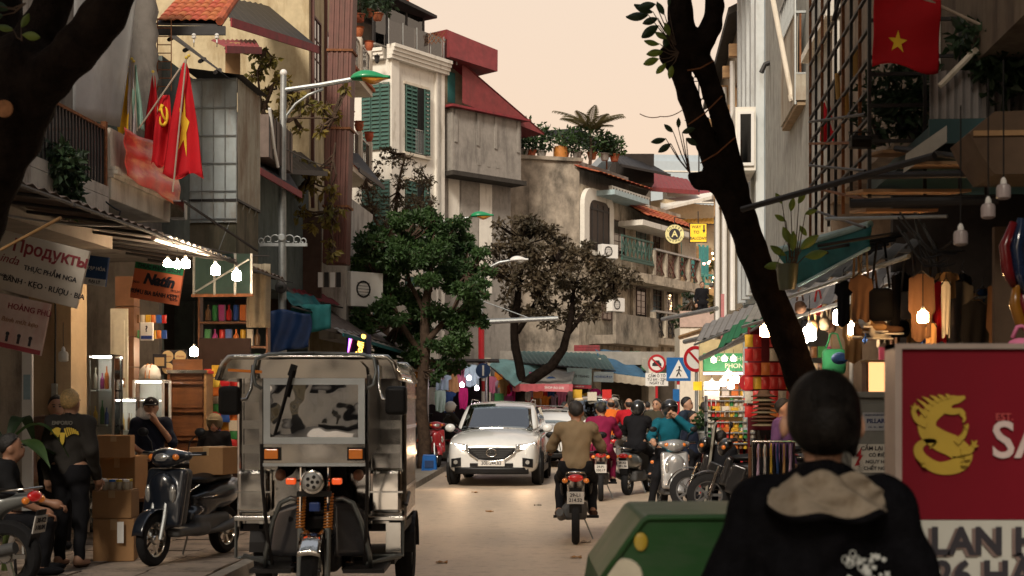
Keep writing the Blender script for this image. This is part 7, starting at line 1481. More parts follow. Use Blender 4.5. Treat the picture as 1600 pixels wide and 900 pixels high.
dkblue = paint('midnight_blue_paint', (.008,.012,.02)); blackp = paint('gloss_black_paint', (.012,.012,.013)); silver = paint('silver_paint', (.34,.34,.34), .3, 1., .5); greyp = paint('grey_paint', (.16,.17,.165), .3, 1., .2); redp = paint('gloss_red_paint', (.30,.012,.018)); whitep2 = paint('gloss_white_paint', (.68,.68,.66), .25); maroonp = paint('maroon_paint', (.10,.008,.015))
g_ = ground_at
p = g_(300,873,.11); motorbike('scooter', 'dark blue scooter parked at the kerb with a carton on its seat', p, R(-19), dkblue, box=('cardboard box strapped on the dark blue scooter seat',(0,.42,.80),(.36,.40,.27),.1), lit=False, plate=('29-E1','556.71'), res=.013)
p = g_(222,832,.11); motorbike('scooter', 'black motorbike parked crosswise behind the dark blue scooter', p+Vector((.0,.2,0)), R(-62), blackp, style='underbone', plate=('29-H1','402.88'))
p = Vector((xx(62,11.2)-.86,11.35,.11)); motorbike('scooter', 'grey and red scooter tail at the corner below the seated man', p, R(-101), greyp, style='underbone', plate=('30-K2','118.04'), trim=redp)
p = g_(680,742,.11); motorbike('scooter', 'red scooter parked under the dense green tree beside the blue stool', p+Vector((-.3,4.2,0)), R(15), redp)
p = g_(668,730,.11); motorbike('scooter', 'black scooter parked behind the cargo trike near the tree', p+Vector((-.5,2.8,0)), R(25), blackp)
# ridden
OL = g_(897,836); motorbike('motorbike', 'black motorbike ridden away by the man in the olive sweater', OL+Vector((0,-.55,0)), PI+R(-3), blackp, style='underbone', plate=('29-L1','214.52'), lit=True, res=.014)
MG = g_(938,778); motorbike('motorbike', 'motorbike ridden by the person in the magenta jacket', MG+Vector((0,-.2,0)), PI-R(4), maroonp, style='underbone', plate=('29-P1','330.17'), lit=True)
OR_ = Vector((xx(955,33),33,0)); motorbike('motorbike', 'motorbike under the rider in the orange jacket', OR_, PI, redp, style='underbone', lit=True)
RD = Vector((xx(983,31),31,0)); motorbike('motorbike', 'grey motorbike under the rider in the red jacket', RD, PI, greyp, style='underbone', lit=True)
BK = g_(992,769); motorbike('scooter', 'grey rounded scooter ridden by the person in black', BK+Vector((0.02,-.3,0)), PI-R(22), greyp, plate=('29-X5','091.36'), lit=True)
SV = g_(1053,801); motorbike('scooter', 'silver scooter stopped facing the camera under the woman in teal', SV+Vector((0,.62,0)), R(4), silver, lit=False, res=.013)
HB = Vector((xx(702,36),36,0)); motorbike('scooter', 'scooter ridden by the person in the white helmet', HB, PI-R(60), blackp)
# parked on the other side
for i,(px,py,a,b_,lab,st) in enumerate(((1150,800,250,blackp,'black motorbike parked at the kerb beside the silver scooter','underbone'),(1185,808,262,blackp,'motorbike parked second from the kerb next to the clothes rack','underbone'),(1135,770,240,redp,'red trimmed motorbike parked behind the black ones','underbone'),(1215,775,255,greyp,'grey motorbike parked nearest the leaning tree','scooter'))):
    motorbike('motorbike', lab, g_(px,py,.1), R(a), b_, style=st, rim=skirtm)
pc_ = thing('delivery_bag', 'red delivery bag with a white print on the parked motorbike', 'bag', at(1147,712,21)); MB().box(-.2,.2,-.18,.18,-.2,.22).b('bag_body', mat('red_nylon', (.5,.02,.025), .6, var=.1, bump=.2), pc_, bevel=.03); MB().box(-.05,.05,-.19,-.181,-.1,.1).b('print', white, pc_); MB().tube([(-.15,-.1,.22),(-.1,-.1,.29),(.1,-.1,.29),(.15,-.1,.22)],.015,6).b('handle', black, pc_)
for s in (-.12,.12): MB().box(s-.02,s+.02,-.19,-.182,-.2,.22).b('strap', black, pc_)
# ------------------------------------------------------------------ cars
def loft(secs, cap0=True, cap1=True):
    b = MB(); n = len(secs[0]); vs = [p for s in secs for p in s]; fs = []
    for i in range(len(secs)-1):
        for j in range(n): fs.append((i*n+j,i*n+(j+1) % n,(i+1)*n+(j+1) % n,(i+1)*n+j))
    if cap0: fs.append(tuple(range(n)))
    if cap1: fs.append(tuple((len(secs)-1)*n+j for j in reversed(range(n))))
    return b.add(vs, fs)
def car(name, label, loc, rotz, body, plate='30E-244.83', lit=True, H=1.68, L_=4.5, sedan=False, group=None, detail=True, win=None):
    t = thing(name, label, 'car', loc, rotz, group); k = H/1.68; wg = win or glassd
    def sec(y, w_, zb, zs, zt, n=0):       # full loop of 14 points
        h = [(0.001,zb),(w_*.8,zb),(w_*.97,zb+.07),(w_*1.0,zb+.3),(w_*.985,zs-.1),(w_*.93,zs),(w_*.55,zt),(.001,zt+.015)]
        return [(x,y,z) for x,z in h]+[(-x,y,z) for x,z in reversed(h)]
    S = [(.0,.66,.30,.70,.74),(.05,.78,.26,.80,.84),(.18,.87,.24,.88,.945),(.5,.91,.24,.955,1.03),(.9,.92,.24,1.0,1.09),(1.3,.925,.24,1.03,1.13),(2.4,.93,.24,1.05,1.12),(3.5,.93,.25,1.07,1.13),(4.15,.90,.27,1.06,1.12),(4.42,.84,.32,1.0,1.08),(4.5,.74,.40,.9,1.0)]
    q = loft([sec(*[v if i else v for i,v in enumerate(s)]) for s in S]).b('body', body, t, smooth=True); md = q.modifiers.new('sub','SUBSURF'); md.levels = 1; md.render_levels = 2
    def g(y, w_, z): return (w_, y, z)
    G = [(1.15,.80,1.06,1.08),(1.55,.78,1.06,1.36),(1.95,.73,1.06,1.58*k),(2.3,.70,1.06,1.645*k),(2.9,.70,1.06,1.67*k),(3.5,.69,1.06,1.63*k),(4.0,.68,1.06,1.45*k),(4.3,.72,1.06,1.12)]
    def gsec(y, w_, z0, z1):
        wb = .84; h = [(0.001,z0),(wb,z0),(wb-(wb-w_)*.5,z0+(z1-z0)*.5),(w_,z1-.05),(w_*.9,z1-.008),(.001,z1+.02)]
        return [(x,y,z) for x,z in h]+[(-x,y,z) for x,z in reversed(h)]
    q = loft([gsec(*s) for s in G]).b('cabin', body, t, smooth=True); md = q.modifiers.new('sub','SUBSURF'); md.levels = 1; md.render_levels = 2
    def ws(u, v):
        y = 1.16+.80*v; z = 1.10+(1.60*k-1.10)*v; w_ = (.73-.1*v)*(u-.5)*2; return (w_, y-.05+.05*(abs(u-.5)*2)**2, z+.012-.03*(abs(u-.5)*2)**2)
    MB().sheet(ws,10,6,.006).b('windscreen', wg, t, smooth=True)
    for s in (-1,1):
        for (y0,y1,ya,yb) in ((1.75,2.55,2.1,2.57),(2.63,3.4,2.64,3.3),(3.46,3.95,3.4,3.72)):
            def sw(u, v):
                y = (y0*(1-u)+y1*u)*(1-v)+(ya*(1-u)+yb*u)*v; z = 1.13+(1.55*k-1.13)*v; return (s*(.838-.115*v), y, z)
            MB().sheet(sw,4,4,.006).b('side_window', wg, t)
        MB().ball((s*1.0,1.55,1.12),(.11,.07,.085),12,8).b('wing_mirror', body, t, smooth=True); MB().tube([(s*.84,1.55,1.05),(s*.95,1.55,1.09)],.03,6).b('mirror_arm', black, t)
        for y in (.88,3.58):
            MB().lathe([(.40,-.02),(.40,.02)],(s*.905,y,.37),'X',28).b('wheel_arch', black, t)
            w_ = wheel(t, (s*.845,y,.35), .35, .22, chrome_dull, 'wheel', 7)
        MB().box(min(s*.9,s*.935),max(s*.9,s*.935),1.3,3.1,.24,.36).b('sill', black, t)
        for y in (2.6,3.42): MB().box(s*.932-.003,s*.932+.003,y,y+.008,.4,1.02).b('door_seam', black, t)
        for y in (2.35,3.2): MB().box(min(s*.93,s*.96),max(s*.93,s*.96),y,y+.17,.92,.95).b('door_handle', chrome_dull, t)
        MB().tube([(s*.62,2.1,1.64*k),(s*.64,2.4,1.70*k),(s*.63,3.5,1.69*k),(s*.6,3.75,1.6*k)],.012,6).b('roof_rail', chrome_dull, t, smooth=True)
        # head lamps swept back
        hl = MB(); hl.sheet(lambda u,v: (s*(.47+.40*u),.005+.02*u+.34*u*u-.02,.70+.06*u+.125*v*(1-.25*u)),8,4,.02).b('headlamp', head_glass, t, smooth=True)
        if lit: MB().sheet(lambda u,v: (s*(.52+.30*u),-.024+.02*u+.34*(u*.75+.1)**2,.722+.055*u+.07*v),6,3,.006).b('lit_lamp', head_lit, t, smooth=True)
        MB().sheet(lambda u,v: (s*(.60+.2*u),.03+.1*u*u-.04,.40+.17*v-.03*u),4,3,.02).b('fog_lamp_recess', black, t); MB().lathe([(.04,-.02),(.045,.0)],(s*.7,.0,.48),'Y',14).b('fog_lamp', head_glass, t)
        MB().ball((s*.76,4.44,.9),(.13,.06,.08),10,6).b('tail_lamp', tail_red, t, smooth=True)
    if lit:
        for s in (-1,1):
            ld_ = bpy.data.lights.new('headlamp_beam','SPOT'); ld_.energy = 20; ld_.color = (1,.62,.34); ld_.spot_size = R(70); ld_.shadow_soft_size = .05; lo = bpy.data.objects.new('headlamp_beam', ld_); COL.objects.link(lo); lo.parent = t; lo.location = (s*.66,-.12,.72); lo.rotation_euler = (R(-62),0,0)
    # face
    gr = [(-.46,.76),(.46,.76),(.43,.66),(.25,.54),(0,.505),(-.25,.54),(-.43,.66)]
    MB().prism(gr,-.03,.02).b('grille', black, t)
    for kk in range(5): z = .575+.04*kk; w_ = .26+.045*kk; MB().box(-w_,w_,-.04,-.031,z,z+.012).b('grille_bar', skirtm, t)
    MB().tube([(-.47,-.035,.71),(-.43,-.04,.645),(-.25,-.045,.525),(0,-.05,.49),(.25,-.045,.525),(.43,-.04,.645),(.47,-.035,.71)],.014,8).b('chrome_wing', chrome_dull, t, smooth=True)
    MB().tube([(.10*math.cos(a),-.05,.665+.078*math.sin(a)) for a in np.linspace(0,2*PI,25)[:-1]],.011,6,closed=True).b('badge_ring', chrome_dull, t, smooth=True)
    MB().tube([(-.085,-.05,.655),(-.04,-.05,.705),(0,-.05,.66),(.04,-.05,.705),(.085,-.05,.655)],.009,6).b('badge_wing', chrome_dull, t)
    MB().sheet(lambda u,v: (-.72+1.44*u,-.005+.10*(abs(u-.5)*2)**3-.02*v,.25+.13*v),12,3,.03).b('lower_bumper', black, t, smooth=True)
    MB().sheet(lambda u,v: (-.42+.84*u,-.02+.02*(abs(u-.5)*2)**2,.39+.07*v),8,2,.02).b('air_intake', black, t)
    MB().box(-.26,.26,-.056,-.045,.405,.515).b('number_plate', plate_m, t)
    if plate: lettering(plate, .098, ink, t, (0,-.058,.46), bold=.012, sx=.88)
    for s in (-.35,.25): MB().tube([(s,1.13,1.12),(s-.32,1.17,1.135)],.008,5).b('wiper', black, t)
    MB().box(-.6,.6,1.5,1.56,1.0,1.12).b('dashboard', black, t)
    for s in (-.36,.36): MB().box(s-.2,s+.2,2.3,2.42,.9,1.35).box(s-.09,s+.09,2.32,2.4,1.36,1.52).b('front_seat', skirtm, t, bevel=.03)
    return t
wg_ = mix_glass('windscreen_glass', (.5,.55,.54), .24, .02)
car('car', 'white SUV with lit headlamps driving towards the camera', Vector((xx(768,27.6),27.6,0)), SR, whitep2, win=wg_)
car('car', 'white saloon car following behind the white SUV', Vector((xx(846,36),36,0)), SR-R(4), whitep2, None, H=1.5, lit=False, win=wg_)
car('car', 'white van-like car farther back behind the riders', Vector((xx(905,45),45,0)), SR-R(10), whitep2, None, H=1.9, lit=False, win=wg_)
car('car', 'dark red car parked by the clothes stall', Vector((xx(676,38.5),38.5,0)), R(-75), paint('car_red_paint', (.22,.01,.016)), None, H=1.55, lit=False, win=wg_)
# ------------------------------------------------------------------ three wheeled cargo trike
YF = 10.75; TX = xx(489,YF)
tk = thing('cargo_trike', 'polished steel three wheeled cargo trike with a framed windscreen', 'trike', (TX,YF,0), R(0))
K_ = lambda px,py,Yq: at(px,py,Yq)-Vector((TX,YF,0))
mirrorsteel = mat('crinkled_polished_steel', (.8,.76,.7), .08, metal=1., var=.08, bump=.7, bscale=2.2)
framegrey = mat('grey_frame_paint', (.60,.65,.67), .45, metal=.3, var=.08)
tube_m = mat('grey_tube', (.20,.22,.22), .4, metal=.7, var=.15)
# wheels
wheel(tk, (0,.05,.30), .30, .13, chrome_dull, 'front_wheel', 6)
for s in (-1,1): wheel(tk, (s*.62-.07,2.0,.30), .30, .15, skirtm, 'rear_wheel', 6)
# front fork: springs and tubes
for s in (-1,1):
    x = s*.105; MB().tube([(x,.02,.28),(x,.06,.66)],.024,10).b('fork_tube', tube_m, tk); MB().tube([(x,.06,.6),(x,.12,1.12)],.013,8).b('fork_rod', chrome_dull, tk)
    MB().tube([(x+.030*math.cos(a),.06+.03*math.sin(a)+.0023*a/2,.655+a*.00345) for a in np.linspace(0,2*PI*12,145)],.0075,6).b('spring', mat('orange_spring', (.55,.2,.03), .5, var=.2), tk, smooth=True)
    MB().tube([(x,.02,.27),(s*.14,.02,.27)],.02,8).b('axle_nut', dark, tk)
    MB().tube([(s*.115,.08,1.02),(s*.2,.08,1.02)],.008,6).b('indicator_stalk', dark, tk); MB().box(s*.175-.038,s*.175+.038,.03,.09,.992,1.042).b('indicator', mat('red_orange_lens', (.6,.05,.01), .25, coat=1., emit=.5, ecol=(1,.12,.02)), tk, bevel=.012)
MB().box(-.13,.13,.05,.1,.9,.94).b('fork_bridge', dark, tk); MB().tube([(-.34,.32,1.16),(-.2,.2,1.14),(0,.16,1.12),(.2,.2,1.14),(.34,.32,1.16)],.014,8).b('handlebar', dark, tk, smooth=True)
MB().sheet(lambda u,v: ((v-.5)*.17,.05+.345*math.cos(R(35)+u*R(115)),.30+.345*math.sin(R(35)+u*R(115))+.015*math.sin(v*PI)),14,6,.006).b('mudguard', chrome, tk, smooth=True)
hl_ = thing('headlamp', None, None, (0,-.02,1.015)); hl_.parent = tk
MB().lathe([(.03,.12),(.07,.08),(.088,.02),(.09,-.01),(.08,-.015)],axis='Y',n=24).b('shell', chrome, hl_, smooth='auto'); MB().lathe([(.078,-.014),(.04,-.022),(0,-.024)],axis='Y',n=24).b('lens', mat('white_lamp_lens', (.6,.6,.58), .2), hl_, smooth=True)
for a in range(6): MB().lathe([(.014,-.0255),(.014,-.021)],((.04*math.cos(a*1.2566) if a < 5 else 0),0,(.04*math.sin(a*1.2566) if a < 5 else 0)),'Y',10).b('lamp_cell', dark, hl_)
MB().box(-.03,.05,.0,.06,.79,.86).b('horn', mat('blue_badge', (.02,.06,.25), .4), tk, bevel=.01)
# leg shields with hoops
for s in (-1,1):
    MB().sheet(lambda u,v: (s*(.12+.24*u+.05*(1-v)*u),.28+.1*u,.42+.42*v*(1-.18*u*u)-.0),8,8,.01).b('leg_shield', mat('smoked_shield', (.045,.045,.05), .18, var=.2, coat=1.), tk, smooth=True)
    MB().tube([(s*.10,.2,.86),(s*.2,.2,.88),(s*.28,.2,.84),(s*.34,.22,.70),(s*.40,.24,.45),(s*.41,.3,.34)],.019,8).b('crash_bar', tube_m, tk, smooth=True)
    MB().tube([(s*.40,.06,1.3),(s*.40,.1,1.0),(s*.38,.2,.6),(s*.36,.3,.36)],.014,8).b('cabin_post', dark, tk)
    MB().box(min(s*.2,s*.52),max(s*.2,s*.52),.2,.8,.30,.33).b('foot_board', dark, tk); MB().tube([(s*.36,.3,.36),(s*.62,.55,.40)],.018,8).b('foot_rail', tube_m, tk)
sdf_obj('engine', [rbx((0,.55,.42),(.16,.25,.13),.05), cap((0,.3,.45),(0,.2,.55),.07,.06), rbx((0,.75,.62),(.18,.2,.12),.05)], dark, tk, .02, .04)
# cabin front
zw0, zw1 = 1.30, 1.80; w2 = .385
for z in (zw0,zw1-.05): MB().box(-w2,w2,.06,.085,z,z+.05).b('windscreen_frame', framegrey, tk)
for s in (-1,1): MB().box(min(s*w2,s*(w2-.05)),max(s*w2,s*(w2-.05)),.061,.084,zw0+.05,zw1-.05).b('windscreen_frame', framegrey, tk)
wsm, wt_, wb_ = nodes_of('wavy_windscreen'); wl = wt_.links.new
tr = wt_.nodes.new('ShaderNodeBsdfTransparent'); tr.inputs[0].default_value = (.12,.13,.13,1); gl = wt_.nodes.new('ShaderNodeBsdfGlossy'); gl.inputs['Roughness'].default_value = .04
n_ = wt_.nodes.new('ShaderNodeTexNoise'); n_.inputs['Scale'].default_value = 2.4; n_.inputs['Detail'].default_value = 1.5; tc_ = wt_.nodes.new('ShaderNodeTexCoord'); wl(tc_.outputs['Object'], n_.inputs['Vector'])
bp_ = wt_.nodes.new('ShaderNodeBump'); bp_.inputs['Strength'].default_value = .75; bp_.inputs['Distance'].default_value = .06; wl(n_.outputs[0], bp_.inputs['Height']); wl(bp_.outputs[0], gl.inputs['Normal'])
ms_ = wt_.nodes.new('ShaderNodeMixShader'); ms_.inputs[0].default_value = .55; wl(tr.outputs[0], ms_.inputs[1]); wl(gl.outputs[0], ms_.inputs[2]); wl(ms_.outputs[0], wt_.nodes['Material Output'].inputs[0])
MB().box(-w2+.05,w2-.05,.07,.075,zw0+.05,zw1-.05).b('windscreen_pane', wsm, tk)
MB().box(-w2,w2,.07,.09,1.155,1.298).b('lower_panel', mirrorsteel, tk); MB().box(-w2-.004,w2+.004,.055,.10,1.13,1.154).b('lower_rail', framegrey, tk)
for s in (-1,1): MB().box(min(s*.255,s*.385),max(s*.255,s*.385),.03,.069,1.175,1.275).b('front_indicator_box', black, tk); MB().box(min(s*.268,s*.372),max(s*.268,s*.372),.018,.029,1.188,1.262).b('front_indicator', orange_lens, tk, bevel=.01)
MB().prism([(-.40,1.802),(.40,1.802),(.39,1.88),(.34,1.935),(.2,1.945),(-.2,1.945),(-.34,1.935),(-.39,1.88)],.07,.10).b('visor', mirrorsteel, tk)
wp = MB().tube([(-.30,.05,1.37),(-.24,.045,1.58),(-.18,.05,1.8)],.010,6).tube([(-.21,.04,1.66),(-.16,.035,1.86)],.02,6).b('wiper', black, tk)
MB().obox((-.165,.04,1.86),(.04,.03,.09),(0,R(18),0)).b('wiper_motor', black, tk)
for s in (-1,1):
    MB().tube([(s*.40,.08,1.72),(s*.45,.08,1.75),(s*.47,.1,1.85),(s*.45,.12,1.95),(s*.36,.14,1.985),(0,.14,1.99)],.014,8).b('roof_hoop', tube_m, tk, smooth=True)
    MB().sheet(lambda u,v: (s*(.40+.01*u),.1+.85*u,1.16+.12*u+.66*v),6,4,.01).b('cabin_side', mat('smoky_side', (.03,.03,.03), .3), tk)
    # mirrors
    MB().tube([(s*.48,.14,1.90),(s*.49,.12,1.72),(s*.52,.08,1.64),(s*.62,.02,1.63)],.013,8).b('mirror_arm', chrome_dull, tk, smooth=True)
    sdf_obj('mirror', [rbx((s*.63,-.0,1.63),(.085,.035,.11),.035)], black, tk, .01, .02)
# roof
def roofs(u, v):
    x = (u-.5)*1.40; e = abs(u-.5)*2; return (x-.06,.16+2.0*v,1.955-.17*max(0,(e-.86)/.14)**2)
MB().sheet(roofs,40,4,.02).b('roof', chrome, tk, smooth=True)
for v in (0,1): MB().tube([Vector(roofs(u/30,v))+Vector((0,-.01,.012)) for u in range(31)],.017,8).b('roof_edge', chrome_dull, tk, smooth=True)
MB().box(-.74,.62,.20,.22,1.80,1.945).b('roof_fascia', mirrorsteel, tk)
MB().tube([(-.68,.19,1.865),(-.42,.19,1.85)],.012,6).b('marker_lamp', orange_lens, tk)
# cargo body, front wall with shelves
yb = .92; xl, xr = -.73, .62
MB().box(xl,xr,yb+.03,yb+.05,.62,1.82).b('bulkhead', mat('dim_steel', (.52,.5,.47), .09, metal=1., var=.12, bump=.45, bscale=2.6), tk)
for x in (xl,xl+.16,xr-.30,xr-.03): MB().box(x,x+.03,yb,yb+.03,.58,1.84).b('upright', chrome_dull, tk)
for z in (.98,1.20,1.40,1.62): MB().box(xl+.03,xl+.30,yb-.01,yb+.029,z,z+.07).b('cross_rail', chrome_dull, tk); MB().box(xr-.30,xr-.03,yb-.01,yb+.029,z,z+.07).b('cross_rail', chrome_dull, tk)
for s,x0,x1 in ((-1,xl,xl+.28),(1,xr-.28,xr)):
    q = MB().box(x0+.01,x1-.01,yb-.16,yb-.012,.72,1.07).b('polished_box', mat('dented_polished_steel', (.70,.67,.62), .07, metal=1., var=.06, bump=.55, bscale=3.5), tk, bevel=.03)
    MB().box(x0-.01,x1+.01,yb-.20,yb+1.2,.66,.70).b('wing_ledge', chrome_dull, tk, bevel=.008); MB().box(x0,x1,yb-.17,yb-.16,.885,.90).b('box_strap', chrome_dull, tk)
    MB().tube([(x0 if s < 0 else x1,yb-.16,.66),(x0 if s < 0 else x1,yb-.16,.36),(x0+.04 if s < 0 else x1-.24,yb-.16,.36)] if s < 0 else [(x1,yb-.16,.66),(x1,yb-.16,.38),(x1-.24,yb-.16,.38)],.014,6).b('step_frame', tube_m, tk)
    MB().tube([(x0+.02,yb-.14,.36),(x1-.02,yb-.14,.36)],.012,6).b('step_rail', tube_m, tk)
    if s > 0: MB().box(x1-.14,x1-.02,yb-.12,yb-.11,.40,.64).b('step_panel', chrome_dull, tk)
    # slatted side walls
    xs_ = xl if s < 0 else xr
    for k in range(10):
        y = yb+.06+k*.115; MB().box(xs_-.012,xs_+.012,y,y+.07,.70,1.80).b('side_slat', mat('side_steel', (.42,.36,.3), .2, metal=.95, var=.2), tk)
    for z in (.9,1.15,1.4,1.65): MB().box(xs_-.018,xs_+.018,yb+.04,yb+1.22,z,z+.03).b('side_rail', chrome_dull, tk)
    MB().tube([(xs_,yb,1.82),(xs_,yb,1.2),(xs_,yb,.6)],.02,8).b('corner_post', chrome_dull, tk)
MB().box(xl,xr,yb,yb+1.25,.56,.62).b('load_floor', dark, tk); MB().box(-.5,.55,yb-.1,yb+1.0,.3,.36).b('chassis', dark, tk)
MB().tube([(-.52,1.95,.30),(.56,1.95,.30)],.035,10).b('rear_axle', dark, tk)
for s in (-1,1): MB().sheet(lambda u,v: (s*.62-.07+(v-.5)*.2,2.0+.34*math.cos(u*PI),.31+.34*math.sin(u*PI)),12,2,.006).b('rear_mudguard', dark, tk)
MB().box(-.22,.22,.55,.85,.70,.78).b('rider_seat', black, tk, bevel=.03)
MB().tube([(xr+.02,yb-.05,.78),(xr+.02,yb+.3,.86)],.014,6).b('latch_handle', dark, tk)
# ------------------------------------------------------------------ people
skin = mat('skin', (.40,.22,.14), .55, var=.08, sub=.12); skin2 = mat('tanned_skin', (.30,.15,.09), .55, var=.08, sub=.1)
hair_k = mat('black_hair', (.012,.010,.009), .5, var=.5, scale=60, bump=.6, bscale=90); hair_b = mat('bleached_hair', (.62,.42,.18), .6, var=.35, scale=60, bump=.6, bscale=90); hair_g = mat('grey_hair', (.09,.085,.08), .7, var=.3)
POSE = {
 'stand': dict(pel=(0,0,.92), che=(0,.0,1.24), nec=(0,.01,1.42), hed=(0,-.015,1.555), sh=(.175,.0,1.365), el=(.235,.03,1.10), wr=(.235,-.05,.87), hp=(.09,0,.89), kn=(.1,-.02,.49), an=(.1,.02,.09)),
 'ride': dict(pel=(0,.10,.88), che=(0,.02,1.19), nec=(0,-.02,1.37), hed=(0,-.05,1.51), sh=(.18,.0,1.31), el=(.29,-.16,1.10), wr=(.31,-.32,1.06), hp=(.1,.06,.86), kn=(.19,-.34,.70), an=(.2,-.16,.34)),
 'stop': dict(pel=(0,.10,.88), che=(0,.02,1.19), nec=(0,-.02,1.37), hed=(0,-.05,1.51), sh=(.18,.0,1.31), el=(.29,-.16,1.10), wr=(.31,-.32,1.06), hp=(.1,.06,.86), kn=(.24,-.22,.52), an=(.30,-.12,.09)),
 'sit': dict(pel=(0,.05,.50), che=(0,-.02,.82), nec=(0,-.05,1.0), hed=(0,-.09,1.13), sh=(.18,-.03,.95), el=(.25,-.12,.70), wr=(.20,-.36,.58), hp=(.1,.0,.49), kn=(.16,-.40,.48), an=(.16,-.36,.09))}
def person(label, loc, rotz, pose='stand', shirt=None, pants=None, hair=None, skn=None, sleeve='long', shoes=None, hat=None, scale=1., o=None, res=.02, coat=False, head_turn=0., fingers=True, detail=True, hand_fwd=False, flip=False, bald=False, shoe_kind='shoe'):
    J = dict(POSE[pose]); sk = skn or skin; jt = {}
    for k_ in ('pel','che','nec','hed'): jt[k_] = np.array(J[k_], float)
    for k_ in ('sh','el','wr','hp','kn','an'):
        for s,n in ((-1,'L'),(1,'R')): p = np.array(J[k_], float); p[0] *= s; jt[k_+n] = p
    for k_,v in (o or {}).items(): jt[k_] = np.array(v, float)
    t = thing('person', label, 'person', loc, rotz, scale=scale)
    hd, ne, ch, pe = jt['hed'], jt['nec'], jt['che'], jt['pel']
    Rt = np.array(Euler((0,0,head_turn)).to_matrix()); H = lambda x,y,z: hd+Rt@np.array((x,y,z))
    headp = [ell(hd+(0,.01,.02),(.078,.095,.105),(0,0,head_turn)), ell(H(0,-.02,-.05),(.058,.07,.075),(0,0,head_turn)), ell(H(0,-.095,-.015),(.014,.022,.026),(0,0,head_turn)), ell(H(.08,.01,-.01),(.014,.022,.034)), ell(H(-.08,.01,-.01),(.014,.022,.034)), ell(H(0,-.085,-.062),(.028,.016,.012),(0,0,head_turn))]
    neck = [cap(ne-(0,0,.06),hd-(0,0,.06),.055,.052)]
    sm_ = (jt['shL']+jt['shR'])/2
    up = ch-pe; up /= np.linalg.norm(up); lean = -math.atan2(up[1],up[2])
    torso = [ell(ch+(0,.0,.0),(.165,.115,.2),(lean,0,0)), ell((ch+pe)/2,(.145,.105,.2),(lean,0,0)), ell(pe,(.16,.125,.13)), cap(jt['shL'],jt['shR'],.062), cap(sm_,ne,.075,.06)]
    arms = []; fore = []; hands = []; legs = []; ex = MB()
    for n,s in (('L',-1),('R',1)):
        S_,E_,W_ = jt['sh'+n],jt['el'+n],jt['wr'+n]; arms.append(cap(S_,E_,.058,.047)); fore.append(cap(E_,W_,.044,.029))
        d = W_-E_; d = d/np.linalg.norm(d); 
        if pose in ('ride','stop') and ('wr'+n) not in (o or {}): d = np.array((0,-.95,-.25))
        hands.append(ell(W_+d*.045,(.04,.04,.045))); hands.append(cap(W_,W_+d*.07,.028,.034))
        if fingers:                              # five bent fingers rooted in the palm
            side = np.cross(d,(0,0,1.)); side = side/np.linalg.norm(side) if np.linalg.norm(side) > .2 else np.array((1.,0,0)); nrm = np.cross(side,d)
            for q,(off,ln) in enumerate(((-.027,.062),(-.009,.075),(.009,.07),(.027,.055))):
                a = W_+d*.085+side*off; b1 = a+d*ln*.5-nrm*.012*s*0; c1 = b1+(d*.55-nrm*.8)*ln*.5; e1 = c1+(-d*.2-nrm*.9)*ln*.35; ex.tube([a-d*.02,b1,c1,e1],[.0105,.0098,.009,.007],6)
            a = W_+d*.04+side*(-s)*.03; ex.tube([a,a+side*(-s)*.022+d*.03,a+side*(-s)*.02+d*.06-nrm*.01],[.012,.011,.008],6)
        legs += [cap(jt['hp'+n],jt['kn'+n],.088,.062), cap(jt['kn'+n],jt['an'+n],.058,.038), ell(jt['hp'+n]+(0,.02,.02),(.1,.11,.12))]
    feet = []
    for n,s in (('L',-1),('R',1)):
        a = jt['an'+n]; feet += [ell(a+(s*.01,-.06,-.045),(.045,.12,.038)), ell(a+(0,.02,-.02),(.042,.05,.05))]
    body = headp+neck+torso+arms+fore+hands+legs+feet
    sdf_obj('body', body, sk, t, res, .03, extra=ex)
    # clothes
    top_ = shirt; hem = pe[2]-.12 if not coat else pe[2]-.25
    cl = torso+arms+(fore if sleeve == 'long' else [])
    cuts = [((0,0,-1),-(pe[2]-.16 if pose != 'sit' else pe[2]-.06))] if pose != 'sit' else []
    sdf_obj('shirt', cl, top_, t, res, .035, grow=.018, wrinkle=.007, hollow=[cap(ne+np.array((0,0,.02)),ne+np.array((0,-.02,.2)),.062,.08)])
    sdf_obj('trousers', legs+[ell(pe-(0,0,.03),(.162,.128,.12))], pants, t, res, .035, grow=.012, wrinkle=.006, cut=[((0,0,1),pe[2]+.06),((0,0,-1),-(min(jt['anL'][2],jt['anR'][2])-.02))])
    for i,n in enumerate('LR'): sdf_obj('shoe', [ell(jt['an'+n]+((-.01,.01)[i],-.06,-.045),(.052,.13,.042)), ell(jt['an'+n]+(0,.02,-.03),(.05,.06,.05))], shoes or blk_c, t, .018, .03, cut=[((0,0,1),jt['an'+n][2]-.0)] if shoe_kind == 'shoe' else [((0,0,1),jt['an'+n][2]-.05)])
    # hair
    if not bald:
        hp_ = [ell(hd+(0,.022,.035),(.09,.105,.105),(0,0,head_turn))]
        sdf_obj('hair', hp_, hair or hair_k, t, .012, .02, wrinkle=.004, cut=[((0,-.75,-.66),float(np.array((0,-.75,-.66))@(hd+np.array((0,-.0,.035)))))] if abs(head_turn) < 1 else [])
    else: sdf_obj('hair', [ell(hd+(0,.018,.02),(.0805,.098,.1))], hair or hair_k, t, .014, .02, cut=[((0,-.75,-.66),float(np.array((0,-.75,-.66))@hd)),((0,0,1),hd[2]+.05)])
    if detail:
        for s in (-1,1): MB().ball(H(s*.031,-.086,.012),(.013,.008,.007),8,5).b('eye', ink, t); MB().tube([H(s*.016,-.092,.032),H(s*.034,-.092,.036),H(s*.05,-.082,.03)],.004,5).b('eyebrow', hair_k, t)
        MB().ball(H(0,-.098,-.062),(.022,.007,.006),8,5).b('mouth', mat('lips', (.3,.1,.08), .5), t)
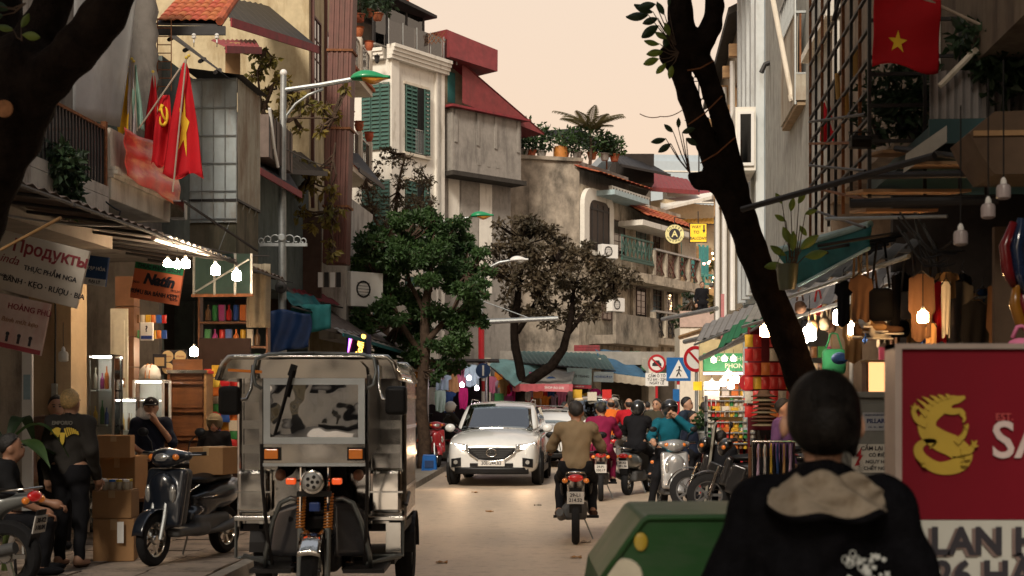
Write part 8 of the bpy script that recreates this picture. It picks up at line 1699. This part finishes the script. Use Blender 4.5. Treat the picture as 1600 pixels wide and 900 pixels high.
    if hat: hat(t, hd, head_turn)
    return t
def helmet(m, visor=True):
    def f(t, hd, ht):
        sdf_obj('helmet', [ell(hd+(0,.012,.05),(.125,.145,.125),(0,0,ht)), ell(hd+(0,.05,.0),(.118,.115,.12))], m, t, .014, .04, cut=[((0,-.9,-.45),float(np.array((0,-.9,-.45))@(hd+np.array((0,-.09,-.01)))))])
        d = Euler((0,0,ht)).to_matrix() @ Vector((0,-1,0)); q = Vector(hd)
        MB().sheet(lambda u,v: q+Vector((.1*math.sin((u-.5)*2.2),0,0))+d*(.12*math.cos((u-.5)*2.2)+.05*v)+Vector((0,0,.085-.02*v)),10,3,.006).b('helmet_peak', m, t, smooth=True)
        for s in (-1,1): MB().tube([q+Vector((s*.11,0,.0)),q+Vector((s*.075,-.03,-.09)),q+Vector((0,-.05,-.12))],.006,5).b('chin_strap', black, t)
    return f
def ball_cap(m, logo=None):
    def f(t, hd, ht):
        sdf_obj('cap', [ell(hd+(0,.012,.045),(.095,.11,.095))], m, t, .012, .02, cut=[((0,0,-1),-(hd[2]+.04))]); q = Vector(hd)
        MB().sheet(lambda u,v: q+Vector(((u-.5)*.15,-.09-.075*v*math.sin(.3+u*2.5),.052-.02*v)),8,3,.006).b('cap_peak', m, t, smooth=True)
        if logo: MB().tube([q+Vector((-.018,-.103,.088)),q+Vector((0,-.101,.105)),q+Vector((.018,-.103,.088))],.004,5).b('cap_logo', white, t)
    return f
jean = gm('dark_jeans', (.02,.022,.03)); olive = gm('olive_knit', (.20,.145,.085)); magen = gm('magenta_jacket', (.20,.012,.05)); oran = gm('orange_jacket', (.62,.14,.02)); redj = gm('red_jacket', (.40,.012,.022)); tealj = gm('teal_jacket', (.005,.09,.13)); navyt = gm('navy_tee', (.010,.014,.028)); brownt = gm('brown_tee', (.10,.06,.045)); charc = gm('charcoal_jacket', (.028,.025,.022))
bz = lambda p,y: p
# riders sit at the same spot and heading as their machines
def rider(label, p, rz, **kw): return person(label, p, rz, kw.pop('pose','ride'), **kw)
rider('person in an olive sweater riding the black motorbike away', OL+Vector((0,-.55,0)), PI+R(-3), shirt=olive, pants=blk_c, skn=skin2, shoes=mat('brown_sandal',(.06,.03,.02)), res=.017, head_turn=R(0))
rider('person in a magenta jacket and grey cap riding ahead of the white car', MG+Vector((0,-.2,0)), PI-R(4), shirt=magen, pants=magen, hat=lambda t,hd,ht: ball_cap(gm('grey_cap',(.08,.075,.05)))(t,hd,0))
rider('bald person in an orange jacket on a motorbike', OR_, PI, shirt=oran, pants=gry_c, bald=True, scale=1.06)
rd_ = rider('bald person in a red jacket with a black strap', RD, PI, shirt=redj, pants=gry_c, bald=True, scale=1.06)
MB().tube([(-.17,.12,1.42),(-.05,.17,1.3),(.1,.165,1.12),(.17,.12,.98)],.025,6).b('shoulder_strap', blk_c, rd_)
rider('person in black with a black helmet on the grey rounded scooter', BK+Vector((.02,-.3,0)), PI-R(22), shirt=blk_c, pants=blk_c, hat=helmet(paint('black_helmet',(.015,.015,.016))))
tw = rider('person in a teal jacket and dark helmet wiping the face on the silver scooter', SV+Vector((0,.62,0)), R(4), pose='stop', shirt=tealj, pants=blk_c, hat=helmet(paint('black_helmet',(.015,.015,.016))), shoes=gm('grey_shoe',(.25,.24,.23)), o=dict(elR=(.30,-.2,1.22), wrR=(.08,-.19,1.41), elL=(-.30,-.1,1.1)), res=.017)
rider('person with a white helmet and dark jacket riding past the red car', HB, PI-R(60), shirt=charc, pants=blk_c, hat=helmet(whitep))
# pavement on the side of the flags
p = Vector((xx(110,13),13,.11))
bm_ = person('blond person in a dark jacket with a gold emblem standing with back turned', p, PI-R(12), 'stand', shirt=charc, pants=blk_c, hair=hair_b, shoes=gm('brown_slipper',(.08,.045,.03)), scale=.965, res=.016, o=dict(wrL=(-.2,-.14,.86), wrR=(.23,.0,.85)), shoe_kind='slipper')
for s in (-1,1):
    for k in range(7): MB().obox((s*(.035+.017*k),.145-.012*k*.5,1.28-.006*k*k*.35+.012*k),(.013,.006,.085-.008*k),(0,R(-s*18),0)).b('emblem_feather', gold, bm_)
MB().prism([(-.03,1.28),(.03,1.28),(.018,1.19),(0,1.16),(-.018,1.19)],.142,.15).b('emblem_body', gold, bm_)
lettering('EMPORIO', .05, mat('grey_print',(.16,.15,.13)), bm_, (0,.15,1.37), rot=(R(-8),0,PI), bold=.02)
p = Vector((xx(2,12.4),12.4,.11)); person('seated person in a black shirt with red piping', p, R(105), 'sit', shirt=gm('black_shirt',(.012,.012,.013)), pants=blk_c, scale=.98, res=.016, o=dict(wrR=(.2,-.42,.62)), skn=skin2, sleeve='short')
stl = thing('plastic_stool', 'low dark stool under the seated person', 'stool', p); MB().box(-.16,.16,-.1,.22,.36,.40).b('seat', dark, stl, bevel=.02)
for a in (-.13,.13):
    for c_ in (-.07,.19): MB().tube([(a,c_,.36),(a*1.2,c_*1.1,0)],.014,6).b('leg', dark, stl)
person('person in a brown shirt looking down behind the blond one', at(88,700,14.6)-Vector((0,0,1.04)), R(20), 'stand', shirt=brownt, pants=blk_c, skn=skin, scale=.95, o=dict(hed=(0,-.07,1.53)), sleeve='short')
sm = person('person in a navy shirt and black cap smoking by the cabinet', Vector((xx(236,16.6),16.6,.11)), R(15), 'stand', shirt=navyt, pants=blk_c, scale=.93, hat=ball_cap(blk_c, True), o=dict(elR=(.26,-.1,1.12), wrR=(.05,-.15,1.40), elL=(-.25,-.05,1.1), wrL=(-.1,-.22,1.0), hed=(0,-.03,1.56)), sleeve='short', res=.016)
MB().tube([(.04,-.24,1.50),(.05,-.17,1.50)],.005,6).b('cigarette', white, loc=sm.location, rot=(0,0,R(15)), label='lit cigarette in the smoking hand', cat='cigarette')
person('vendor in a tan sun hat behind the carton on the scooter', Vector((xx(335,18.),18.,.11)), R(0), 'stand', shirt=blk_c, pants=blk_c, scale=.8, hat=helmet(kha_c))
# people among the traffic
person('person in a dark jacket standing between the riders and the no car sign', Vector((xx(1026,29),29,0)), R(-25), 'stand', shirt=gm('dark_olive_jacket',(.05,.045,.03)), pants=blk_c, scale=1.02)
person('person in a black shirt turning to the shops beside the teal rider', Vector((xx(1073,26),26,0)), R(60), 'stand', shirt=gm('dark_blue_shirt',(.02,.03,.05)), pants=blk_c, scale=1.03, skn=skin)
person('person in a pale shirt walking away towards the phone shop', Vector((xx(1101,27.5),27.5,0)), R(170), 'stand', shirt=wh_c, pants=gry_c, hair=hair_k, scale=.98)
person('short person whose face shows behind the teal rider', Vector((xx(1083,24),24,0)), R(40), 'stand', shirt=navyt, pants=blk_c, scale=.88)
person('dark haired person in black crouching at the can shelf', Vector((xx(1125,20.),20.,.1)), R(160), 'sit', shirt=blk_c, pants=blk_c, scale=.9)
person('person in a dull purple top behind the leaning trunk', Vector((xx(1224,16.6),16.6,.1)), R(60), 'stand', shirt=gm('purple_top',(.12,.06,.16)), pants=blk_c, scale=.93)
person('person in a black shirt on the terrace below the café', Vector((xx(1097,52),52,zz(512,52))), R(10), 'stand', shirt=blk_c, pants=blk_c, res=.025)
person('person in a pale shirt turned away on the terrace below the café', Vector((xx(1112,52.4),52.4,zz(512,52))), R(150), 'stand', shirt=tan_c, pants=blk_c, hair=hair_g, res=.025)
for i,(px,Y_,a,sh,lb) in enumerate(((962,41,170,nav_c,'distant person in navy walking beside the orange rider'),(1004,38,20,blk_c,'distant person in black before the blue awning'),(1012,44,160,gry_c,'distant person in grey under the green awning'),(945,47,30,brn_c,'distant person in brown near the white van'),(882,44,100,kha_c,'person with dark hair beside the white saloon'),(1038,42,200,gm('dark_red_top',(.2,.02,.03)),'distant person in dark red below the signs'))):
    person(lb, Vector((xx(px,Y_),Y_,0)), R(a), 'stand', shirt=sh, pants=blk_c, res=.028, fingers=False)
terr = thing('terrace', 'terrace wall carrying two people below the café', 'terrace', Vector((xx(1060,52),51.6,0))); MB().box(0,2.2,0,1.6,0,zz(512,52)).b('deck', cream, terr); MB().box(0,2.2,-.06,.0,zz(512,52),zz(500,52)+.3).b('parapet', mat('pale_pink_render',(.45,.33,.28),.8), terr)
# trike driver behind the windscreen
person('driver in a black jacket behind the trike windscreen', (TX,YF+.72,.02), 0, 'ride', shirt=blk_c, pants=blk_c, skn=skin2, o=dict(pel=(0,.1,.92), kneeL=(0,0,0)), fingers=False, scale=.98)
sv = thing('smoke', 'wisp of cigarette smoke before the smoking person', 'smoke', at(224,648,16.35), kind='stuff')
smm, st1, sb1 = nodes_of('cigarette_smoke'); st1.nodes.remove(sb1); pv = st1.nodes.new('ShaderNodeVolumePrincipled'); pv.inputs['Color'].default_value = (.85,.85,.87,1); pv.inputs['Density'].default_value = 7; st1.links.new(pv.outputs[0], st1.nodes['Material Output'].inputs['Volume'])
sdf_obj('puff', [ell((0,0,0),(.07,.05,.04)), ell((-.05,0,.02),(.05,.04,.03)), ell((.04,0,-.03),(.05,.03,.025)), ell((-.03,.02,.06),(.035,.03,.03))], smm, sv, .014, .04)
# ------------------------------------------------------------------ foreground: woman, green cart, beer sign
Yw = 3.95; wp_ = Vector((xx(1285,Yw),Yw,0.0))
fw = thing('person', 'woman with short dark hair and a hooded black jacket seen from behind', 'person', wp_, PI-R(4))
zh = CH+(HY-585)/F*Yw            # crown of the head
hc = zh-.115
hd = np.array((0.0,.0,hc))
bodyp = [ell(hd,(.075,.092,.108)), ell(hd+(0,-.03,-.06),(.056,.065,.07)), ell(hd+(.104,-.005,-.03),(.014,.022,.034)), ell(hd+(-.104,-.005,-.03),(.014,.022,.034)), ell(hd+(0,-.1,-.015),(.013,.02,.025)), cap((0,.02,hc-.24),hd-(0,-.01,.06),.052,.05),
 ell((0,.0,hc-.42),(.155,.1,.19)), ell((0,0,hc-.66),(.145,.1,.18)), cap((-.15,0,hc-.27),(.15,0,hc-.27),.055), ell((0,0,hc-.85),(.16,.12,.12)),
 cap((-.16,0,hc-.28),(-.27,-.02,hc-.56),.052,.042), cap((.16,0,hc-.28),(.27,-.02,hc-.56),.052,.042), cap((-.27,-.02,hc-.56),(-.28,-.22,hc-.70),.04,.028), cap((.27,-.02,hc-.56),(.28,-.22,hc-.70),.04,.028),
 cap((-.09,0,hc-.85),(-.1,0,.5),.085,.06), cap((.09,0,hc-.85),(.1,0,.5),.085,.06), cap((-.1,0,.5),(-.1,.03,.08),.055,.038), cap((.1,0,.5),(.1,.03,.08),.055,.038), ell((-.1,-.04,.045),(.045,.12,.04)), ell((.1,-.04,.045),(.045,.12,.04)),
 ell((-.28,-.26,hc-.73),(.035,.045,.03)), ell((.28,-.26,hc-.73),(.035,.045,.03))]
ex = MB()
for s in (-1,1):
    for q in range(4):
        a = Vector((s*.28+(-.027+.018*q),-.29,hc-.735)); ex.tube([a,a+Vector((0,-.03,-.008)),a+Vector((0,-.045,-.035)),a+Vector((0,-.03,-.055))],[.010,.0095,.009,.007],6)
    ex.tube([Vector((s*.25,-.25,hc-.74)),Vector((s*.235,-.28,hc-.745)),Vector((s*.24,-.305,hc-.755))],[.011,.01,.008],6)
sdf_obj('body', bodyp, skin, fw, .012, .03, extra=ex)
jk = mat('black_fleece', (.004,.004,.005), .95, spec=.05, var=.3, scale=25, bump=.5, bscale=40)
hj = hc+.035
sdf_obj('jacket', [ell((0,.0,hj-.45),(.175,.12,.2)), ell((0,0,hj-.7),(.17,.115,.2)), cap((-.165,0,hj-.29),(.165,0,hj-.29),.072), cap((0,.02,hj-.26),(0,.03,hj-.33),.10,.12),
  cap((-.17,0,hj-.29),(-.285,-.01,hj-.57),.068,.06), cap((.17,0,hj-.29),(.285,-.01,hj-.57),.068,.06), cap((-.285,-.01,hj-.57),(-.285,-.2,hj-.69),.058,.045), cap((.285,-.01,hj-.57),(.285,-.2,hj-.69),.058,.045), ell((0,0,hj-.88),(.18,.13,.14))], jk, fw, .012, .04, grow=.012, wrinkle=.006)
hoodm = mat('camouflage_lining', (.17,.14,.105), .85, var=.2, bump=.3, bscale=20, dirt_or_sheen=(.10,.075,.05), damt=.5, dscale=(14,14,11))
def hoodf(u, v):
    q = (u-.5)*2; w = .10+.07*v+.012*math.sin(q*7+v*4); z = hc-.15-.125*v*(1-.38*q*q)-.02*(1-v)*abs(q)+.008*math.sin(q*11+v*7)
    return (w*math.sin(q*1.75), .03+(.105+.085*v)*math.cos(q*1.45)+.010*math.sin(q*9+v*6)+.006*math.sin(v*16), z)
MB().sheet(hoodf,44,18,.006).b('hood', hoodm, fw, smooth=True)
MB().sheet(lambda u,v: Vector(hoodf(u,.93+.1*v))+Vector((0,.012*math.sin(v*PI),0)),44,4,.008).b('hood_hem', jk, fw, smooth=True)
# pale print on the shoulder
rr_ = random.Random(11); prt = mat('pale_print', (.34,.36,.35), .8)
for i in range(34):
    x = -.04-.115*rr_.random(); z = hc-.365-.085*rr_.random(); y = .150-.35*(x+.02)**2*2; k = i % 3; r_ = .004+.004*rr_.random()
    b = MB()
    if k == 0: b.tube([(x+r_*1.4*math.cos(a),y,z+r_*1.4*math.sin(a)) for a in np.linspace(0,2*PI,9)[:-1]],.0014,4,closed=True)
    elif k == 1: b.obox((x,y,z),(r_*2,.003,r_*2),(0,rr_.random()*3,0))
    else: b.obox((x,y,z),(r_*2.4,.003,r_*.7),(0,.7,0)).obox((x,y+.001,z),(r_*2.4,.003,r_*.7),(0,-.7,0))
    b.b('print_mark', prt, fw)
sdf_obj('trousers', [cap((-.09,0,hc-.85),(-.1,0,.5),.1,.075), cap((.09,0,hc-.85),(.1,0,.5),.1,.075), cap((-.1,0,.5),(-.1,.03,.1),.07,.055), cap((.1,0,.5),(.1,.03,.1),.07,.055)], blk_c, fw, .016, .03)
hr = mat('dark_hair', (.006,.005,.0045), .5, var=.6, scale=40, bump=.35, bscale=110, spec=.08)
sdf_obj('hair', [ell(hd+(0,.02,.018),(.1,.112,.112)), ell(hd+(0,.045,-.03),(.094,.083,.07)), cap(hd+(-.02,.055,-.06),hd+(.02,.055,-.06),.044), ell(hd+(.0,.11,-.03),(.04,.03,.045)), ell(hd+(-.08,.04,-.08),(.01,.013,.04))], hr, fw, .008, .03, cut=[((0,-.85,-.5),float(np.array((0,-.85,-.5))@(hd+np.array((0,-.03,-.01)))))])
b = MB()
for i in range(900):                 # combed strands over the back and sides of the head
    a = rr_.uniform(-1.75,1.75); t0 = rr_.uniform(.0,.55); ln = rr_.uniform(.35,.75); P_ = []
    for k in range(7):
        th = (t0+ln*k/6)*2.25; off = 1.0+.012*rr_.random()+.02*math.sin(i*.7); aa = a*(1-.12*k/6)+.05*math.sin(k+i)
        P_.append((hd[0]+.094*off*math.sin(th)*math.sin(aa), hd[1]+.02+.112*off*math.sin(th)*math.cos(aa), hd[2]+.015+.112*off*math.cos(th)-.02*max(0,th-1.6)))
    b.tube(P_,[.0014,.0016,.0016,.0015,.0013,.001,.0006],3,caps=False)
for i in range(14):
    x = rr_.uniform(-.08,.08); b.tube([(x,.09,hc-.09),(x*1.1+rr_.uniform(-.015,.015),.10,hc-.14),(x*1.15+rr_.uniform(-.02,.02),.095,hc-.18)],[.0012,.001,.0005],3)
tag(b.b('loose_strands', hr, fw), kind='stuff')
for s in (-1,1): sdf_obj('shoe', [ell((s*.1,-.04,.05),(.05,.13,.045)), ell((s*.1,.03,.06),(.048,.06,.06))], blk_c, fw, .016, .03)
# green cart body
Yc = 4.55; gc = thing('green_cart', 'dark green metal vendor cart in front of the woman', 'cart', Vector((0,Yc,0)))
gmt = mat('green_cart_paint', (.012,.055,.014), .5, var=.15, bump=.06, spec=.25, dirt_or_sheen=(.03,.06,.03), damt=.5, dscale=(2,2,9))
xa, xb2, ze = xx(1005,Yc), xx(1250,Yc), zz(808,Yc)
prof = [(xx(938,Yc),zz(905,Yc)),(xx(1003,Yc),zz(814,Yc)),(xx(1010,Yc),ze),(xb2+.28,ze+.005),(xb2+.28,.35),(xx(938,Yc)-.12,.35)]
MB().prism(prof,-.02,.75).b('shell', gmt, gc, bevel=.012)
MB().tube([(xx(936,Yc),-.025,zz(908,Yc)),(xx(1002,Yc),-.025,zz(815,Yc)),(xx(1011,Yc),-.025,ze),(xb2+.28,-.025,ze+.006)],.010,8).b('edge_bead', gmt, gc, smooth=True)
MB().ball((xx(1000,Yc),-.03,zz(845,Yc)),(.022,.006,.03),10,6).b('side_reflector', mat('dull_amber',(.35,.25,.03),.3), gc); MB().lathe([(.055,-.03),(.06,-.02)],(xx(975,Yc),0,zz(900,Yc)),'Y',18).b('side_lamp', mat('milky_lens',(.45,.42,.33),.3), gc)
for x in (xa+.1,xb2): wheel(gc, (x,.35,.2), .2, .05, steel, 'wheel', 8)
# beer sign board
Yb = 5.1; x0_ = xx(1397,Yb); zt_ = zz(537,Yb); bs_ = thing('beer_sign', 'red illuminated style beer sign box with a gold dragon', 'sign', Vector((x0_,Yb,0)))
wd = .95; zb_ = zz(812,Yb); sgn_red = mat('beer_red', (.13,.003,.010), .6, var=.06, spec=.15, dirt_or_sheen=(.12,.004,.012), damt=.4); alu = mat('aluminium_edge', (.5,.42,.38), .35, metal=.8, var=.1)
MB().box(.025,wd,0,.12,zb_,zt_-.02).b('red_panel', sgn_red, bs_); MB().box(0,.024,-.015,.13,.3,zt_).b('edge_strip', alu, bs_); MB().box(.0,wd,-.016,.131,zt_-.019,zt_).b('top_strip', alu, bs_)
MB().box(.025,wd,-.003,.115,.3,zb_-.002).b('white_panel', mat('sign_white',(.40,.40,.36),.5,var=.05), bs_)
for x in (.06,wd-.06): MB().box(x,x+.04,.04,.08,0,.299).b('foot', steel, bs_)
# dragon built from curling strokes
S = lambda px,py: (xx(px,Yb)-x0_, zz(py,Yb))
dragon = mat('dragon_gold', (.34,.23,.02), .5, var=.12)
global_n = [0]
def stroke(pts, ws, nm):
    P_ = [Vector((S(a,c)[0],0,S(a,c)[1])) for a,c in pts]; out = []; k = len(P_)
    fine = []; wf = []
    for i in range(k-1):
        p0,p1,p2,p3 = P_[max(i-1,0)],P_[i],P_[i+1],P_[min(i+2,k-1)]
        for j in range(6):
            q = j/6; fine.append(.5*((2*p1)+(p2-p0)*q+(2*p0-5*p1+4*p2-p3)*q*q+(3*p1-p0-3*p2+p3)*q**3)); wf.append(ws[i]*(1-q)+ws[i+1]*q)
    fine.append(P_[-1]); wf.append(ws[-1]); L_ = []; R_ = []
    for i,p in enumerate(fine):
        d = (fine[min(i+1,len(fine)-1)]-fine[max(i-1,0)]); d = d.normalized() if d.length > 1e-8 else Vector((1,0,0)); n_ = Vector((-d.z,0,d.x)); w_ = wf[i]/F*Yb/2; L_.append(p+n_*w_); R_.append(p-n_*w_)
    n = len(fine); b = MB()
    global_n[0] += 1; yo = -.006-.0007*global_n[0]
    vs = [q+Vector((0,yo,0)) for q in L_+R_]+[q+Vector((0,-.001,0)) for q in L_+R_]; m_ = 2*n
    fs = [(i,i+1,n+i+1,n+i) for i in range(n-1)]+[(m_+i,m_+n+i,m_+n+i+1,m_+i+1) for i in range(n-1)]+[(i,m_+i,m_+i+1,i+1) for i in range(n-1)]+[(n+i,n+i+1,m_+n+i+1,m_+n+i) for i in range(n-1)]
    b.add(vs,fs); b.b(nm, dragon, bs_)
stroke([(1484,630),(1464,638),(1449,655),(1450,674),(1468,688),(1490,698),(1503,712),(1494,727),(1466,731),(1442,718),(1434,701),(1445,690),(1461,690),(1452,701)],[20,27,27,30,33,34,32,24,19,17,14,9,5,1],'dragon_body')
stroke([(1470,634),(1484,626),(1497,624),(1507,620)],[16,16,11,4],'dragon_snout'); stroke([(1474,640),(1488,643),(1500,642),(1507,648)],[12,10,8,3],'dragon_jaw'); stroke([(1500,646),(1506,653),(1504,660)],[6,5,2],'dragon_beard')
for i,(a,c,d_,e_) in enumerate(((1452,640,1432,624),(1458,632,1440,620),(1466,627,1452,618),(1474,624,1464,617),(1482,622,1476,616),(1446,650,1430,634))): stroke([(a,c),((a+d_)/2,(c+e_)/2-1),(d_,e_)],[7,5,1],'dragon_mane')
stroke([(1446,664),(1432,656),(1426,644),(1428,636)],[10,9,7,5],'dragon_leg'); stroke([(1500,706),(1514,704),(1520,694)],[10,8,6],'dragon_leg'); stroke([(1492,692),(1504,680),(1508,668)],[9,7,5],'dragon_leg')
for a,c,d_,e_ in ((1427,640,1422,634),(1428,638,1428,630),(1428,640,1434,634),(1520,696,1516,688),(1520,696,1524,688),(1518,698,1526,696),(1508,670,1504,664),(1508,670,1510,662)): stroke([(a,c),(d_,e_)],[5,1],'dragon_claw')
for a,c,d_,e_ in ((1440,722,1430,716),(1446,728,1438,728),(1504,716,1514,716),(1500,724,1510,726)): stroke([(a,c),(d_,e_)],[7,1],'dragon_fin')
tmark = mat('pale_letter', (.45,.36,.34), .5)
x_,z_ = S(1568,652); lettering('EST.', .036, mat('dull_letter',(.36,.06,.06)), bs_, (x_,-.008,z_), bold=.01)
x_,z_ = S(1548,690); lettering('SABECO', .185, tmark, bs_, (x_,-.008,z_), bold=.015, align='LEFT')
sh_m = mat('letter_shadow', (.13,.09,.08), .6)
for dx,dz,m_,y_ in ((-.012,-.006,sh_m,-.007),(.0,.0,ink,-.0095)):
    x_,z_ = S(1452,847); lettering('LAN HƯƠNG', .135, m_, bs_, (x_+dx,-.003+y_,z_+dz), bold=.035, align='LEFT', ext=.001)
    x_,z_ = S(1458,899); lettering('26 HÀNG BUỒM', .135, m_, bs_, (x_+dx,-.003+y_,z_+dz), bold=.03, align='LEFT', ext=.001)
# hanging national flag in front of the cage
Yg = 9.4
t = flag('large red flag with a yellow star hanging from a black pole by the iron cage', at(1418,-4,Yg), at(1416,108,Yg), .44,.43, cloth_red, folds=.8, amp=.03, seed=.6, emblem=star_emblem(.36,.66,.17,.85), pole=(at(1560,52,Yg),at(1385,-30,Yg)))
flag('small red flag drooping on the grey wall beyond the iron cage', at(1292,158,14), at(1293,226,14), .04,.15, cloth_red, folds=1.2, amp=.02, seed=2, emblem=star_emblem(.5,.4,.2,.5), pole=(at(1312,240,14),at(1288,150,14)))
